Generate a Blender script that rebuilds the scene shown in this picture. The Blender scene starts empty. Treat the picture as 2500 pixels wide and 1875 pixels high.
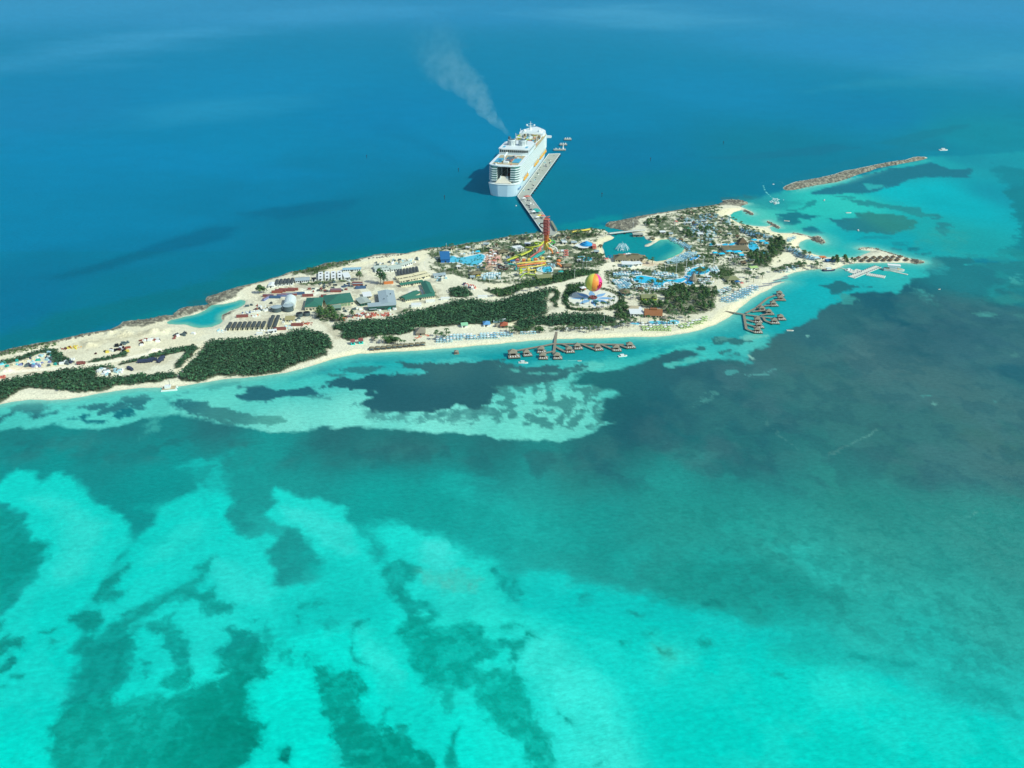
import bpy, bmesh, math, random
import numpy as np
from mathutils import Vector, Matrix
R = math.radians
scene = bpy.context.scene
col = scene.collection
# ---------------------------------------------------------------- camera
CAM_H, PITCH, FPX = 348.0, R(26.6), 2100.0
cam_d = bpy.data.cameras.new('camera'); cam = bpy.data.objects.new('camera', cam_d); col.objects.link(cam)
cam.location = (0, 0, CAM_H); cam.rotation_euler = (R(90) - PITCH, 0, 0)
cam_d.sensor_width = 36; cam_d.lens = 36 * FPX / 2500.0
cam_d.clip_start = 1; cam_d.clip_end = 200000
scene.camera = cam
# ---------------------------------------------------------------- sky, sun, exposure
SUN = Vector((0.647, -0.35, 0.672)).normalized()
EL = math.asin(SUN.z); AZ = math.atan2(SUN.x, SUN.y)
world = bpy.data.worlds.new('World'); scene.world = world; world.use_nodes = True
wn = world.node_tree; bg = wn.nodes['Background']
sky = wn.nodes.new('ShaderNodeTexSky'); sky.sky_type = 'NISHITA'; sky.sun_disc = False
sky.sun_elevation = EL; sky.sun_rotation = AZ; sky.altitude = 300
wn.links.new(sky.outputs[0], bg.inputs[0]); bg.inputs[1].default_value = 0.14
sl = bpy.data.lights.new('sun', 'SUN'); sl.energy = 3.7; sl.angle = R(0.5); sl.color = (0.94, 1.0, 0.90)
so = bpy.data.objects.new('sun', sl); col.objects.link(so)
so.rotation_euler = SUN.to_track_quat('Z', 'Y').to_euler(); so.location = (300, -200, 900)
scene.view_settings.view_transform = 'Standard'; scene.view_settings.look = 'None'
scene.view_settings.exposure = 0.0; scene.view_settings.gamma = 1.0
scene.render.engine = 'CYCLES'
scene.cycles.volume_bounces = 0
# ---------------------------------------------------------------- photo to ground
CROPS = dict(A=(0,700,4.424), B=(400,600,5.53), C=(700,560,5.53), D=(1000,500,5.53), E=(1350,460,5.53),
  F=(1650,400,5.53), G=(1150,280,7.373), H=(1200,460,8.848), I=(1850,340,4.424), J=(1200,700,5.53),
  K=(1550,600,5.53), L=(700,700,5.53), M=(1380,660,12.29), N=(0,900,2.4578), O=(0,0,0.8848),
  Q=(800,900,2.4578), R=(1600,600,2.4578), S=(0,1200,2.4578), T=(800,1200,2.4578), U=(1600,1200,2.4578),
  V=(0,0,1.769), W=(1250,0,1.769))
CP, SP = math.cos(PITCH), math.sin(PITCH)
def px(s):
    k = s[0]; a, b = s[1:].split(','); o = CROPS[k]
    return o[0] + float(a)/o[2], o[1] + float(b)/o[2]
def G(s, z=0.0):
    """the point at height z seen at a place of the photograph"""
    x, y = px(s) if isinstance(s, str) else s
    a, b = (x-1250)/FPX, (y-937.5)/FPX
    dy, dz = CP - b*SP, -SP - b*CP
    t = (CAM_H - z)/(-dz)
    return Vector((a*t, dy*t, z))
ZP = [0.0]   # height of the surface the traced points lie on
def GP(s, z=None): return [G(k, ZP[0] if z is None else z) for k in s.split()]
# ---------------------------------------------------------------- noise and polygon painting
rng = np.random.RandomState(7)
TBL = rng.rand(256, 256)
def vn(x, y):
    xi = np.floor(x).astype(int); yi = np.floor(y).astype(int); fx = x-xi; fy = y-yi
    fx = fx*fx*(3-2*fx); fy = fy*fy*(3-2*fy)
    a = TBL[xi&255, yi&255]; b = TBL[(xi+1)&255, yi&255]; c = TBL[xi&255, (yi+1)&255]; d = TBL[(xi+1)&255, (yi+1)&255]
    return (a*(1-fx)+b*fx)*(1-fy) + (c*(1-fx)+d*fx)*fy
def fbm(x, y, s, o=4, seed=0):
    v = 0; w = 1.0; t = 0; x = x/s + seed*17.3; y = y/s + seed*9.7
    for i in range(o):
        v = v + w*vn(x, y); t += w; w *= 0.55; x = x*2.03+11.1; y = y*2.03+5.7
    return v/t
def sdist(PX, PY, poly):
    """signed distance, positive inside"""
    n = len(poly); d = np.full(PX.shape, 1e18); ins = np.zeros(PX.shape, bool)
    for i in range(n):
        ax, ay = poly[i][0], poly[i][1]; bx, by = poly[(i+1)%n][0], poly[(i+1)%n][1]
        ex, ey = bx-ax, by-ay; L = ex*ex+ey*ey
        if L < 1e-9: continue
        t = np.clip(((PX-ax)*ex+(PY-ay)*ey)/L, 0, 1)
        d = np.minimum(d, (PX-ax-t*ex)**2+(PY-ay-t*ey)**2)
        if ay != by:
            c = ((ay > PY) != (by > PY)) & (PX < (bx-ax)*(PY-ay)/(by-ay)+ax)
            ins ^= c
    d = np.sqrt(d); return np.where(ins, d, -d)
def lin(h):
    c = [int(h[i:i+2], 16)/255 for i in (1, 3, 5)]
    return np.array([v/12.92 if v <= .04045 else ((v+.055)/1.055)**2.4 for v in c])
def idw(X, Y, ctl, p=3.6):
    num = np.zeros(X.shape+(3,)); den = np.zeros(X.shape)
    for s in ctl.split():
        k, h = s.split('#'); g = G(k); w = 1.0/(((X-g.x)**2+((Y-g.y)*0.6)**2)+400.0)**(p/2)
        num += w[..., None]*lin('#'+h); den += w
    return num/den[..., None]
def paint(X, Y, C, poly, colour, soft=4, amp=5, ns=18, op=1.0, tex=0, ts=10, tl=0.5, seed=1):
    P = GP(poly) if isinstance(poly, str) else poly
    mg = soft + amp*1.6 + 3
    x0 = min(p[0] for p in P)-mg; x1 = max(p[0] for p in P)+mg; y0 = min(p[1] for p in P)-mg; y1 = max(p[1] for p in P)+mg
    idx = np.where((X > x0)&(X < x1)&(Y > y0)&(Y < y1))
    if len(idx[0]) == 0: return
    x, y = X[idx], Y[idx]
    sd = sdist(x, y, P)
    if amp: sd = sd + amp*4.5*(fbm(x, y, ns, 5, seed)-0.5) + amp*1.6*(fbm(x, y, ns*.22, 3, seed+5)-0.5)
    m = np.clip((sd+soft)/(2*soft), 0, 1); m = m*m*(3-2*m)*op
    if tex:
        t = fbm(x, y*0.8, ts, 4, seed+3); t = np.clip((t-tl+0.06)/0.12, 0, 1)
        m = m*(1-tex+tex*t)
    cc = idw(x, y, colour) if ' ' in colour else lin(colour)
    C[idx] = C[idx]*(1-m[..., None]) + cc*m[..., None]
def catmull(P, n=4):
    P = [Vector(p) for p in P]; out = []; m = len(P)
    for i in range(m):
        a, b, c, d = P[i-1], P[i], P[(i+1) % m], P[(i+2) % m]
        for k in range(n):
            t = k/n; out.append(0.5*((2*b)+(c-a)*t+(2*a-5*b+4*c-d)*t*t+(3*b-a-3*c+d)*t**3))
    return out
# ---------------------------------------------------------------- coast lines traced on the ground
ISLAND = ("O-120,772 A-100,715 A0,705 A130,662 A400,610 A640,570 A850,520 A1000,490 A1180,465 A1280,420 A1320,375 A1500,355 A1620,345 A1780,305 "
 "A1870,312 A1885,275 A1960,230 B150,900 B260,830 B560,800 B600,780 B560,720 B600,680 B720,650 B850,600 B1000,550 B1250,500 B1400,455 B1560,410 "
 "B1680,360 B1740,345 B1850,330 B2000,300 C520,450 C830,430 C1000,390 C1200,340 C1400,325 C1600,325 C1850,265 D180,600 D250,585 D500,570 "
 "D700,530 D1000,490 D1200,455 D1450,405 D1780,375 D2000,350 D2212,345 E60,575 E250,560 E450,548 E690,545 E700,500 E740,455 E850,440 E1000,410 E1150,375 "
 "E1400,335 E1700,290 F150,600 F400,570 F550,550 F640,515 F620,490 F700,480 F850,490 F960,510 F980,540 F870,572 F930,600 F1045,655 F1060,680 F1020,690 "
 "F940,650 F890,625 F780,655 F740,690 F750,740 F830,790 F950,825 F1080,840 F1215,845 F1300,828 F1230,790 F1215,772 F1250,765 F1320,800 F1405,845 F1415,862 "
 "F1380,868 F1310,840 F1260,862 F1300,912 F1400,932 F1540,935 F1600,928 F1750,955 F1830,985 F1920,968 F1965,985 F2010,1030 F2020,1068 F1980,1080 F1900,1050 "
 "F1840,1018 F1760,1020 F1680,1060 F1660,1110 F1700,1160 F1800,1200 F1950,1240 I720,1270 I850,1272 I1000,1282 I1080,1270 I1160,1235 I1230,1212 I1180,1205 "
 "I1110,1195 I1085,1176 I1130,1163 I1250,1175 I1400,1215 I1550,1260 I1700,1300 I1790,1312 I1800,1330 I1740,1345 I1600,1335 I1300,1335 I1050,1340 I950,1355 "
 "I900,1375 I860,1400 I780,1420 I715,1425 I680,1400 I560,1410 I400,1440 I250,1500 I120,1560 K2050,480 K1900,540 K1750,620 K1600,700 K1500,780 K1400,850 "
 "K1330,920 K1250,980 K1100,1060 K900,1130 K700,1180 K450,1220 K200,1235 J1900,675 J1600,690 J1300,700 J1000,705 J800,715 J600,725 J400,745 J200,762 "
 "L2212,830 L1900,855 L1600,870 L1300,885 L1000,905 L800,940 L600,985 L400,1050 L200,1110 L0,1160 O600,808 O540,815 O480,820 A2130,1050 A1950,1075 "
 "A1750,1090 A1500,1095 A1250,1125 A1050,1160 A850,1195 A720,1215 A560,1225 A350,1225 A200,1232 A80,1255 A0,1275 A-100,1300 O-120,890")
LAGOON = ("E560,540 E640,495 E700,505 E770,530 E960,570 E1075,600 E1075,630 E1235,640 E1245,680 E1290,700 E1350,718 E1240,765 E1230,790 E1290,785 E1380,735 "
 "E1450,692 E1550,690 E1650,715 E1740,760 E1772,805 E1740,860 E1650,910 E1500,970 E1400,985 E1300,960 E1200,925 E1000,885 E880,905 E800,940 E720,935 "
 "E700,880 E680,820 E655,770 E690,730 E800,690 E825,660 E770,625 E740,590 E690,555 E600,552")
POND = ("B45,1035 B100,1000 B300,955 B450,920 B560,870 B640,805 B800,790 B950,760 B1040,728 B1110,745 B1090,790 B1000,840 B880,880 B800,930 B780,980 B800,1010 "
 "B760,1050 B640,1095 B480,1108 B370,1090 B280,1060 B150,1062 B60,1055")
ROCKISLE = ("I275,525 I300,500 I400,460 I660,415 I850,370 I940,335 I1050,320 I1280,270 I1480,235 I1600,220 I1680,190 I1800,188 I1842,200 I1780,222 I1650,245 "
 "I1500,275 I1300,310 I1180,352 I1080,382 I960,430 I850,462 I600,502 I400,547 I310,552 I280,540")
# ---------------------------------------------------------------- sea bed seen through the water, far haze and cloud reflections painted in: (polygon, colour, softness, amp, scale, opacity, tex, tex scale, tex level)
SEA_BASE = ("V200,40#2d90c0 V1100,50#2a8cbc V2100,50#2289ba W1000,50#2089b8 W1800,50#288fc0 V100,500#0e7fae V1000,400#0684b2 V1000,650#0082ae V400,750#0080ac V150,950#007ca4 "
 "V600,1100#00779c V1700,500#007fae V1200,800#007aa2 V100,1300#00729a V500,1250#007694 V1400,1020#00708e V1900,980#007690 V2000,600#0080ac "
 "W500,680#00779e W900,400#0684b0 W1500,200#208cbc W2000,250#2890b8 W2100,600#0a8a9c W1500,480#027fa8 W1200,680#047a94 W700,820#007890 W300,850#007690 W400,500#007fa8")  # farthest rows paler: part of the distant haze is in the colour
SHELF_CTL = ("N0,250#48cfc0 N600,180#58d4c4 N1200,130#5cd8c8 N1800,60#40c8bc N1700,340#84ecd8 N1200,240#70e0cc N300,330#58dccc N550,350#60e2d0 "
 "Q100,300#84eeda Q700,320#86f0dc Q1200,400#7aecd6 Q1400,200#78e4d0 Q1500,30#58d0c0 L700,1050#18b0ae L400,1100#50d0c4 L1400,930#18aeae J300,880#18aaac J1000,870#12a8aa "
 "J1700,850#1cb4b0 J1600,1080#50cfc0 K400,1350#38c4b8 K800,1350#48ccc0 K1000,1180#10b0b0 K1500,1220#58ccbe K1700,900#18b0b4 K2100,700#12b0b4 K2000,1100#08a8ac "
 "R900,250#0eb4b8 R1100,180#1cb0b2 R1500,200#2cb8b4 "
 "N0,560#0c9690 N300,600#0a9a92 N900,760#04968e N1000,600#089c94 N1500,600#14a49a N1700,700#1a9c92 Q300,820#0ca89c Q700,800#0ca89c Q1000,1000#12b6aa Q1600,900#1aa094 Q1200,700#249a90 "
 "U200,150#30aa9a U700,300#36b0a0 U1300,300#40ac9c U2000,300#429e90 U400,550#1aac9e U1300,650#2cc0b0 U2000,800#36b4a4 U800,750#14c4b6 U1700,1000#1cccbe U2150,1200#20d0c2 Q1200,900#26bcae")
SHELF_S = SHELF_CTL[SHELF_CTL.index("N0,560"):]
BRIGHT_CTL = ("S500,200#10dccc S100,1400#00dccb S1000,500#08dccc S1300,400#04dccc S1900,150#20e0d0 S1800,1400#00e2d0 S1400,650#1ee0d0 T200,700#08dece T100,1400#00dccc "
 "T700,400#24e2d2 T900,650#22deca T1300,600#04d2c4 T1400,750#04ccc0 T1600,1000#0cd2c6 T1500,1300#26ded0 T900,1600#06decd T400,1200#0cdece U300,800#04ccc0 U300,1300#00cec0 "
 "U1000,1200#0cd2c4 U1000,1550#00d4c5 U2000,1550#00d4c5 U1800,1350#06d0c2")
MEADOW_CTL = ("N100,420#1c7c7a N700,400#20787a N1300,360#256c70 N2000,400#246c6e N600,520#12908a Q500,430#24706f Q1000,470#246a6c Q1000,600#1c847e Q1600,550#225f66 Q1850,350#1a545c "
 "Q1500,700#28887e N1500,560#1c9289 R100,1000#1a5a64 R600,1000#23656a R1000,850#34706e R800,700#386a6a R1300,700#406e6e R1000,550#2c6870 R1700,450#124f60 R1500,550#1a5662 "
 "R2000,700#22606c R2000,950#38706c R1500,1000#2f6c6c R600,1250#226a6c R1500,1300#30726e R2100,1300#3c726a R300,1400#248880 R200,1550#1f9c90 R1200,1550#2c8478 R1900,450#145a6a "
 "R2100,200#1a7a84 R1800,200#1c7c84 R1500,330#165a6a R250,800#2a6068 R1700,850#3c6e6c")
SEA = [
 # north: darker and lighter bands of open water; the pale streaks paint cloud reflections
 ("V180,1202 V400,1140 V700,1045 V900,985 V1020,982 V980,1025 V700,1095 V400,1182 V220,1206", "#006486", 14, 6, 60, .8),
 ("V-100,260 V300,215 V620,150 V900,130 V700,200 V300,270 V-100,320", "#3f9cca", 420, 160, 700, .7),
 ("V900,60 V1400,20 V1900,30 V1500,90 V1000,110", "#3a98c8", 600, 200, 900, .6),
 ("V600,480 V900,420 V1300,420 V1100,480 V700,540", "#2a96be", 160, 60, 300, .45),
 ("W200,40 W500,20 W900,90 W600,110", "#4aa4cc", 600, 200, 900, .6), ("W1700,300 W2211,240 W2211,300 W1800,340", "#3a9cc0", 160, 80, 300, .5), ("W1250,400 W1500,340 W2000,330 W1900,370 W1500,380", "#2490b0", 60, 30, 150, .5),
 ("V0,560 V600,600 V1100,700 V1500,760 V1100,780 V500,720 V0,700", "#0084b4", 30, 15, 90, .5),
 ("V1030,925 V1250,882 V1560,856 V1500,905 V1200,952", "#006486", 14, 6, 60, .75),
 ("V0,830 V400,850 V700,900 V1000,950 V700,1010 V300,1060 V0,1080", "#0080aa", 30, 10, 60, .6),
 ("V-100,1490 V0,1440 V300,1350 V700,1270 V1000,1180 V1400,1090 V1900,1010 V2200,990 V2260,1040 V1900,1100 V1300,1200 V900,1300 V500,1400 V200,1500 V-100,1540", "#007384", 16, 10, 50, .9),
 ("A-50,720 A300,620 A800,510 A1150,440 A1300,380 A1700,290 A1900,250 B560,700 B1000,540 B1500,410 C300,480 C1000,370 C1600,310 D200,570 D900,480 D1500,380 D1700,350 D2200,320 D2200,400 C1000,440 A1300,440 A600,600 A-50,760", "#008088", 9, 8, 40, .8),
 ("B0,960 B130,880 B400,800 B600,640 B720,620 B560,830 B140,960", "#1a6a74", 5, 5, 15, .8),
 ("E0,500 E300,440 E700,380 E1000,330 E1000,420 E700,470 E500,560 E0,580", "#009098", 12, 10, 30, .8),
 ("E1000,350 E1300,300 E1700,230 F300,540 F550,500 F560,560 E1700,310 E1150,390 E1000,410", "#257a86", 7, 6, 25, .7),
 ("F560,470 F800,440 F1000,430 F1150,440 F1050,470 F980,520 F850,500 F640,500", "#2a6f78", 4, 5, 14, .8),
 ("W820,680 W1000,670 W1400,620 W1500,640 W1300,670 W1000,690", "#10708c", 6, 5, 30, .7),
 ("W1560,620 W1800,560 W2000,530 W1900,570 W1700,630", "#12788c", 8, 5, 30, .6),
 ("W1100,790 W1300,740 W1600,650 W1850,600 W1900,640 W1700,670 W1400,740 W1180,810", "#107a90", 9, 5, 30, .6),
 # east bay
 ("F700,800 F700,640 F860,560 F1000,480 F1200,430 F1450,370 I300,500 I700,470 I1000,410 I1500,270 I1850,190 I2200,170 I6500,0 I6500,1400 I2200,1300 I1700,1700 I300,1700 I-200,1700 I0,1300 F1500,1100", 
  "I100,640#28a0a4 I600,750#2cc8ba I900,700#30ccbe I1500,530#00bcc4 I1900,550#00b8c2 I2100,700#00b0ba I2150,200#1492a2 I1900,230#1ca4ac I1100,1080#06a8b0 I1600,1100#08a4ac I1900,1000#18aaaa I2200,1100#18a0a2 "
  "I300,1000#30bfb0 I650,1180#38c4b6 I50,850#4acab8 I900,1150#12b2b4 I1000,1400#18aab0 I1500,1500#20b0ae I900,1500#10b0b4 I2000,1400#24a4a4 I1500,400#18a8b0 I2600,600#0c98a8 I800,1230#3cc8b8", 10, 8, 30, 1),
 ("I430,560 I620,520 I1000,450 I1300,330 I1700,250 I1850,215 I1850,235 I1500,310 I1200,390 I1000,450 I700,520 I560,565", "#36b8b4", 3, 3, 20, .8),
 ("I590,600 I570,560 I800,505 I1000,440 I1400,320 I1700,285 I1850,250 I1950,280 I2100,330 I2300,320 I2300,420 I1800,408 I1600,440 I1500,500 I1300,560 I1150,585 I950,580 I800,598 I700,600", "#1f7284", 3, 3, 14, .95),
 ("I1140,485 I1330,488 I1400,510 I1300,525 I1200,555 I1160,530", "#30b0b0", 2, 3, 10, .9),
 ("I500,430 I640,560 I740,575 I650,552", "#58c8bc", 2, 1, 10, .0),
 ("I930,655 I1200,660 I1500,720 I1750,740 I1850,800 I1950,820 I1750,850 I1560,790 I1400,750 I1200,735", "#258c8c", 3, 5, 12, .9),
 ("I800,600 I1000,615 I1080,640 I950,640 I820,615", "#258c90", 2, 3, 10, .8),
 ("I780,850 I900,872 I1080,842 I1000,790 I1200,790 I1600,830 I1700,900 I1650,985 I1450,1022 I1150,1010 I950,990 I850,940", "I850,900#207684 I1100,960#24787e I1400,900#308478 I1600,900#2e8880", 3, 6, 16, .95),
 ("I220,890 I250,800 I440,790 I480,820 I650,830 I560,870 I440,860 I465,910 I400,935 I280,930", "#16747f", 3, 4, 12, .95),
 ("I430,965 I520,940 I600,938 I690,985 I680,1010 I560,1012 I480,995", "#167282", 2, 3, 12, .95),
 ("I350,772 I480,742 I560,682 I655,658 I640,690 I560,742 I440,770", "#1f9090", 2, 3, 10, .9),
 ("F700,400 F820,430 F1100,430 F1250,500 F1500,490 F1750,540 F1500,600 F1300,620 F1100,600 F1000,580", "#1c8e92", 6, 10, 20, .5, .6, 8),
 ("I1880,800 I1950,810 I1950,880 I2080,940 I2080,1000 I2000,1050 I1940,1000 I1960,940", "#248488", 3, 6, 12, .9),
 ("I1700,1000 I1900,980 I2212,1000 I2212,1250 I2000,1240 I1750,1150", "#2ea29c", 5, 12, 25, .6, .7, 12),
 ("I1420,1190 I1480,1182 I1565,1188 I1530,1207", "#177a84", 2, 2, 8, .9), ("I1590,1202 I1700,1168 I1792,1180 I1680,1217", "#177a84", 2, 2, 8, .9),
 ("I1680,1235 I1780,1240 I1885,1228 I1850,1262 I1720,1258", "#1f7c84", 2, 2, 8, .8), ("I1060,1060 I1250,1045 I1500,1060 I1300,1080 I1080,1085", "#148e96", 3, 4, 10, .7),
 ("I1900,1310 I2000,1270 I2300,1280 I2300,1380 I2000,1360", "#1c7880", 3, 5, 12, .9),
 ("I1480,1120 I1600,1110 I1620,1150 I1500,1160", "#148e96", 3, 4, 8, .8),
 ("W2130,830 W2211,780 W2400,750 W2400,1300 W2200,1120 W2150,1080 W2190,980 W2150,900", "#107f88", 5, 9, 25, .9),
 ("W2060,700 W2250,740 W2300,800 W2160,830 W2100,760", "#107f8c", 8, 9, 25, .7),
 # south shelf
 ("O-3500,900 O-400,850 A400,900 B1000,1400 C1000,1300 J500,300 K800,600 K1800,500 I700,1390 I1000,1360 I1700,1345 I2000,1330 O5500,800 O6000,1900 O-3500,1900", SHELF_CTL, 3, 2, 20, 1),
 # inshore patches
 ("L200,1235 L500,1070 L900,975 L1400,925 L2212,880 J600,795 J1200,785 J1900,745 K0,1295 K600,1265 K1100,1160 K1400,1030 K1700,1200 K1500,1250 K900,1330 K400,1390 J2212,850 J1500,1000 J900,1040 J300,1010 L2212,960 L1500,1015 L900,1050 L700,1095 L300,1215", "#0c9ca0", 6, 8, 18, .75),
 ("L300,1190 L500,1090 L900,1010 L860,1050 L500,1150 L350,1220", "#128890", 3, 6, 8, .7, .8, 6),
 ("N-60,330 N-60,290 N0,280 N60,232 N150,208 N280,212 N300,250 N200,292 N100,272 N0,315", "#226f74", 3, 4, 12, .92),
 ("N210,300 N300,262 N390,245 N330,290", "#246f76", 3, 4, 10, .85),
 ("N430,250 N520,212 N640,200 N655,225 N560,242 N450,262", "#24727a", 2, 4, 10, .92), ("N610,262 N680,200 N860,138 N885,190 N850,242 N760,222 N640,268", "#24727a", 2, 4, 10, .92),
 ("N430,312 N500,270 N560,270 N540,300 N640,315 N600,324 N470,322", "#06707c", 2, 3, 9, .95), ("N650,292 N700,252 N760,240 N825,250 N785,280 N690,302", "#06707c", 2, 3, 9, .95),
 ("N1000,215 N1060,195 N1240,194 N1350,232 N1500,270 N1640,268 N1715,310 N1650,332 N1400,332 N1250,310 N1100,252", "N1050,215#1c6a74 N1400,290#35807c N1650,300#52a898", 2, 4, 12, .92),
 ("N940,180 N1010,165 N1130,140 N1100,160 N980,200", "#2a8286", 2, 4, 8, .7), ("N1190,120 N1300,80 N1430,72 N1400,100 N1230,135", "#3c9a94", 3, 4, 8, .7),
 ("N1420,162 N1500,132 N1480,112 N1425,98 N1560,102 N1700,130 N1870,112 N1900,150 N1962,150 N1950,160 N1780,172 N1600,202 N1480,195", "#1c5f6e", 2, 3, 12, .95),
 ("N1840,180 N1900,168 N1985,170 N1960,188", "#3c8e8a", 2, 2, 8, .8),
 ("L740,1110 L940,1060 L1300,1080 L1340,1090 L1170,1130 L1100,1162 L830,1165 L810,1125", "#2c7d80", 2, 3, 10, .92), ("L520,1160 L600,1160 L790,1182 L780,1212 L540,1200", "#347d7e", 2, 3, 8, .9),
 ("L415,1405 L430,1370 L520,1300 L740,1225 L860,1240 L1230,1190 L1740,1180 L1780,1110 L1600,1090 L1560,1040 L1900,1012 L2212,1005 J200,1005 J300,1045 J600,1085 J900,1075 J1290,1030 J1330,1095 J1200,1160 J900,1290 "
  "Q1200,100 Q1050,115 Q1010,175 Q1080,205 Q1000,238 Q850,238 Q600,252 Q400,278 Q250,272 Q260,250 Q150,212 Q330,165 Q180,155 Q290,132 L1000,1370 L750,1395 L640,1380", 
  "L1200,1300#154f5c L2100,1450#0f4c5a L2100,1150#34686a L1700,1080#30686c J400,1060#33686a J800,1150#2f6468 Q500,150#14505c Q900,170#1c545c J1100,1090#307474 L600,1320#1f5c68", 2, 5, 16, .96),
 ("Q1000,240 Q1010,180 Q1060,110 Q1200,90 Q1400,70 Q1500,60 Q1700,60 Q1750,140 Q1650,230 Q1650,330 Q1500,360 Q1200,340 Q900,300 Q600,300 Q600,260", "#3f8a82", 4, 6, 14, .9, 1, 6.5, .50),
 ("Q150,240 Q300,280 Q900,240 Q1000,260 Q900,310 Q450,310 Q180,280", "#4c9890", 3, 6, 10, .8, .9, 9, .5),
 ("J0,1000 J200,1100 J500,1150 J900,1140 J1290,1090 J1200,1120 J900,1160 J500,1170 J300,1130 J100,1040", "#5cc4b4", 2, 3, 8, .8, .8, 6, .46),
 ("J1300,1020 J1330,1100 J1150,1200 J980,1290 J1000,1400 J1100,1400 J1080,1300 J1250,1180 J1500,1100 J1500,1020", "#5ed2c2", 2, 3, 12, .9),
 # sea grass meadow
 ("N-3500,400 N0,365 N150,356 N240,346 N300,325 N370,320 N345,350 N400,370 N560,376 N700,350 N850,300 N920,292 N1000,290 N1080,275 N1200,300 N1350,340 N1500,350 N1600,370 N1800,375 N2000,350 Q0,350 "
  "Q200,350 Q460,360 Q700,380 Q940,395 Q1010,422 Q1200,433 Q1340,439 Q1450,432 Q1560,395 Q1640,340 Q1710,320 Q1640,300 Q1640,230 Q1700,172 Q1740,148 Q1650,125 Q1450,92 Q1550,42 "
  "J1150,1240 J1250,1190 J1350,1165 J1500,1165 J1700,1120 J1900,1060 J2100,1010 K0,1620 K200,1560 K400,1480 K500,1440 K700,1420 K860,1440 K880,1470 K800,1500 K640,1540 K400,1600 K370,1655 K600,1620 "
  "K800,1560 K1050,1530 K1200,1540 K1500,1570 K1560,1600 K1600,1600 K1520,1480 K1600,1410 K1700,1370 K1850,1290 K1950,1220 K2050,1130 K2212,1080 R970,430 R990,390 R1100,332 R1130,312 R1220,285 R1400,270 "
  "R1440,290 R1500,240 R1640,170 R1640,110 R1700,72 R1800,80 R1850,112 R2000,100 R2212,90 R7000,60 O6000,1900 O-3500,1900 N-3500,470", MEADOW_CTL+' '+SHELF_S, 3, 3, 22, 1),
 ("N860,400 N880,330 N920,260 N960,230 N1000,190 N980,260 N940,330 N890,400 N840,420", "#4cc0b0", 4, 5, 10, .55, .6, 5),
 ("N900,140 N1000,150 N1000,250 N930,290 N880,240", "#58d0c0", 4, 5, 10, .6, .5, 6),
 ("R1000,240 R1100,220 R1290,250 R1180,262 R1050,292 R1060,266", "#1f6a74", 2, 3, 10, .92), ("R1100,295 R1190,290 R1215,320 R1190,352 R1110,350", "#3c9c94", 3, 5, 8, .85),
 ("R1540,250 R1600,255 R1650,290 R1700,355 R1620,345 R1560,290", "#46a8a0", 3, 5, 8, .7, .7, 5), ("R1640,120 R1740,110 R1780,150 R1700,180 R1620,170", "#2a9c9c", 3, 5, 10, .7, .5, 6),
 ("R1900,60 R2212,30 R2400,100 R2400,300 R2250,300 R2100,290 R1980,330 R2000,260 R2060,200 R2000,140 R1900,130", "#1f9090", 5, 12, 25, .75, .7, 18, .5),
 ("R2120,190 R2180,168 R2190,242 R2150,235", "#40aaa2", 3, 4, 8, .8), ("R1935,412 R1990,395 R2068,412 R2045,436 R1980,432", "#50b0a2", 2, 3, 6, .9), ("R2150,410 R2212,408 R2240,440", "#48a69a", 2, 3, 6, .8),
 ("R2000,300 R2150,290 R2260,320 R2200,345 R2060,345", "#2a8c88", 5, 5, 10, .8), ("R2120,640 R2165,635 R2170,660 R2130,665", "#5aa890", 1.5, 2, 5, .7, .5, 3),
 ("R1600,900 R1640,892 R1656,902 R1610,912", "#4fae9e", 1, .8, 4, .9), ("R1655,942 R1680,935 R1700,945 R1670,950", "#7cc4b0", 1, .8, 4, .9), ("R2045,935 R2080,925 R2085,938 R2055,945", "#4a9a90", 1, .8, 4, .8),
 ("R530,774 R640,765 R718,740 R720,746 R640,778 R545,782", "#70cabc", 1, 1.2, 4, .9), ("R405,775 R440,752 R500,742 R505,752 R450,778", "#50b4aa", 1.2, 2, 5, .9), ("R560,655 R608,672 R600,684 R570,668", "#9cd8c4", .8, .5, 4, .95),
 ("R215,958 R270,930 R300,900 R370,868 R385,880 R320,930 R240,962", "#5cb0a2", 1.5, 3, 5, .85, .9, 4, .5), ("R880,535 R915,538 R908,548", "#7cc4b4", .8, .5, 3, .9),
 ("R40,725 R120,695 R220,670 R300,660 R240,690 R120,715 R60,735", "#54c0b2", 1.5, 2.5, 7, .9), ("R400,655 R520,640 R600,700 R575,715 R560,690 R480,680 R420,690", "#3aaea8", 1.5, 3, 6, .9),
 ("R660,1050 R700,1090 R840,1200 R860,1215 R730,1120 R670,1070", "#5a9c92", .8, .5, 6, .5), ("R1330,1105 R1150,1210 R1020,1275 R1180,1180 R1320,1100", "#6aa89a", .8, .5, 6, .55),
 ("R1870,1622 R1940,1595 R2010,1588 R2000,1592 R1935,1600", "#7cc0ae", .7, .4, 6, .6),
 ("R1000,650 R1090,670 R1060,700 R980,700", "#45787a", 6, 5, 10, .6), ("R1180,610 R1310,640 R1280,670 R1200,660", "#487a7a", 6, 5, 10, .6), ("R1170,1050 R1300,1060 R1460,1090 R1300,1100", "#2a5f64", 4, 5, 10, .6),
 # inshore patches by the eastern cabins
 ("K1055,1262 K1130,1230 K1300,1232 K1370,1282 K1550,1270 K1530,1300 K1400,1352 K1280,1322 K1150,1342 K1060,1332", "#2d6e6e", 1.5, 3, 8, .93), ("K830,1402 K900,1362 K1000,1370 K990,1412 K860,1432", "#2d6e6e", 1.5, 2, 6, .93),
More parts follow.
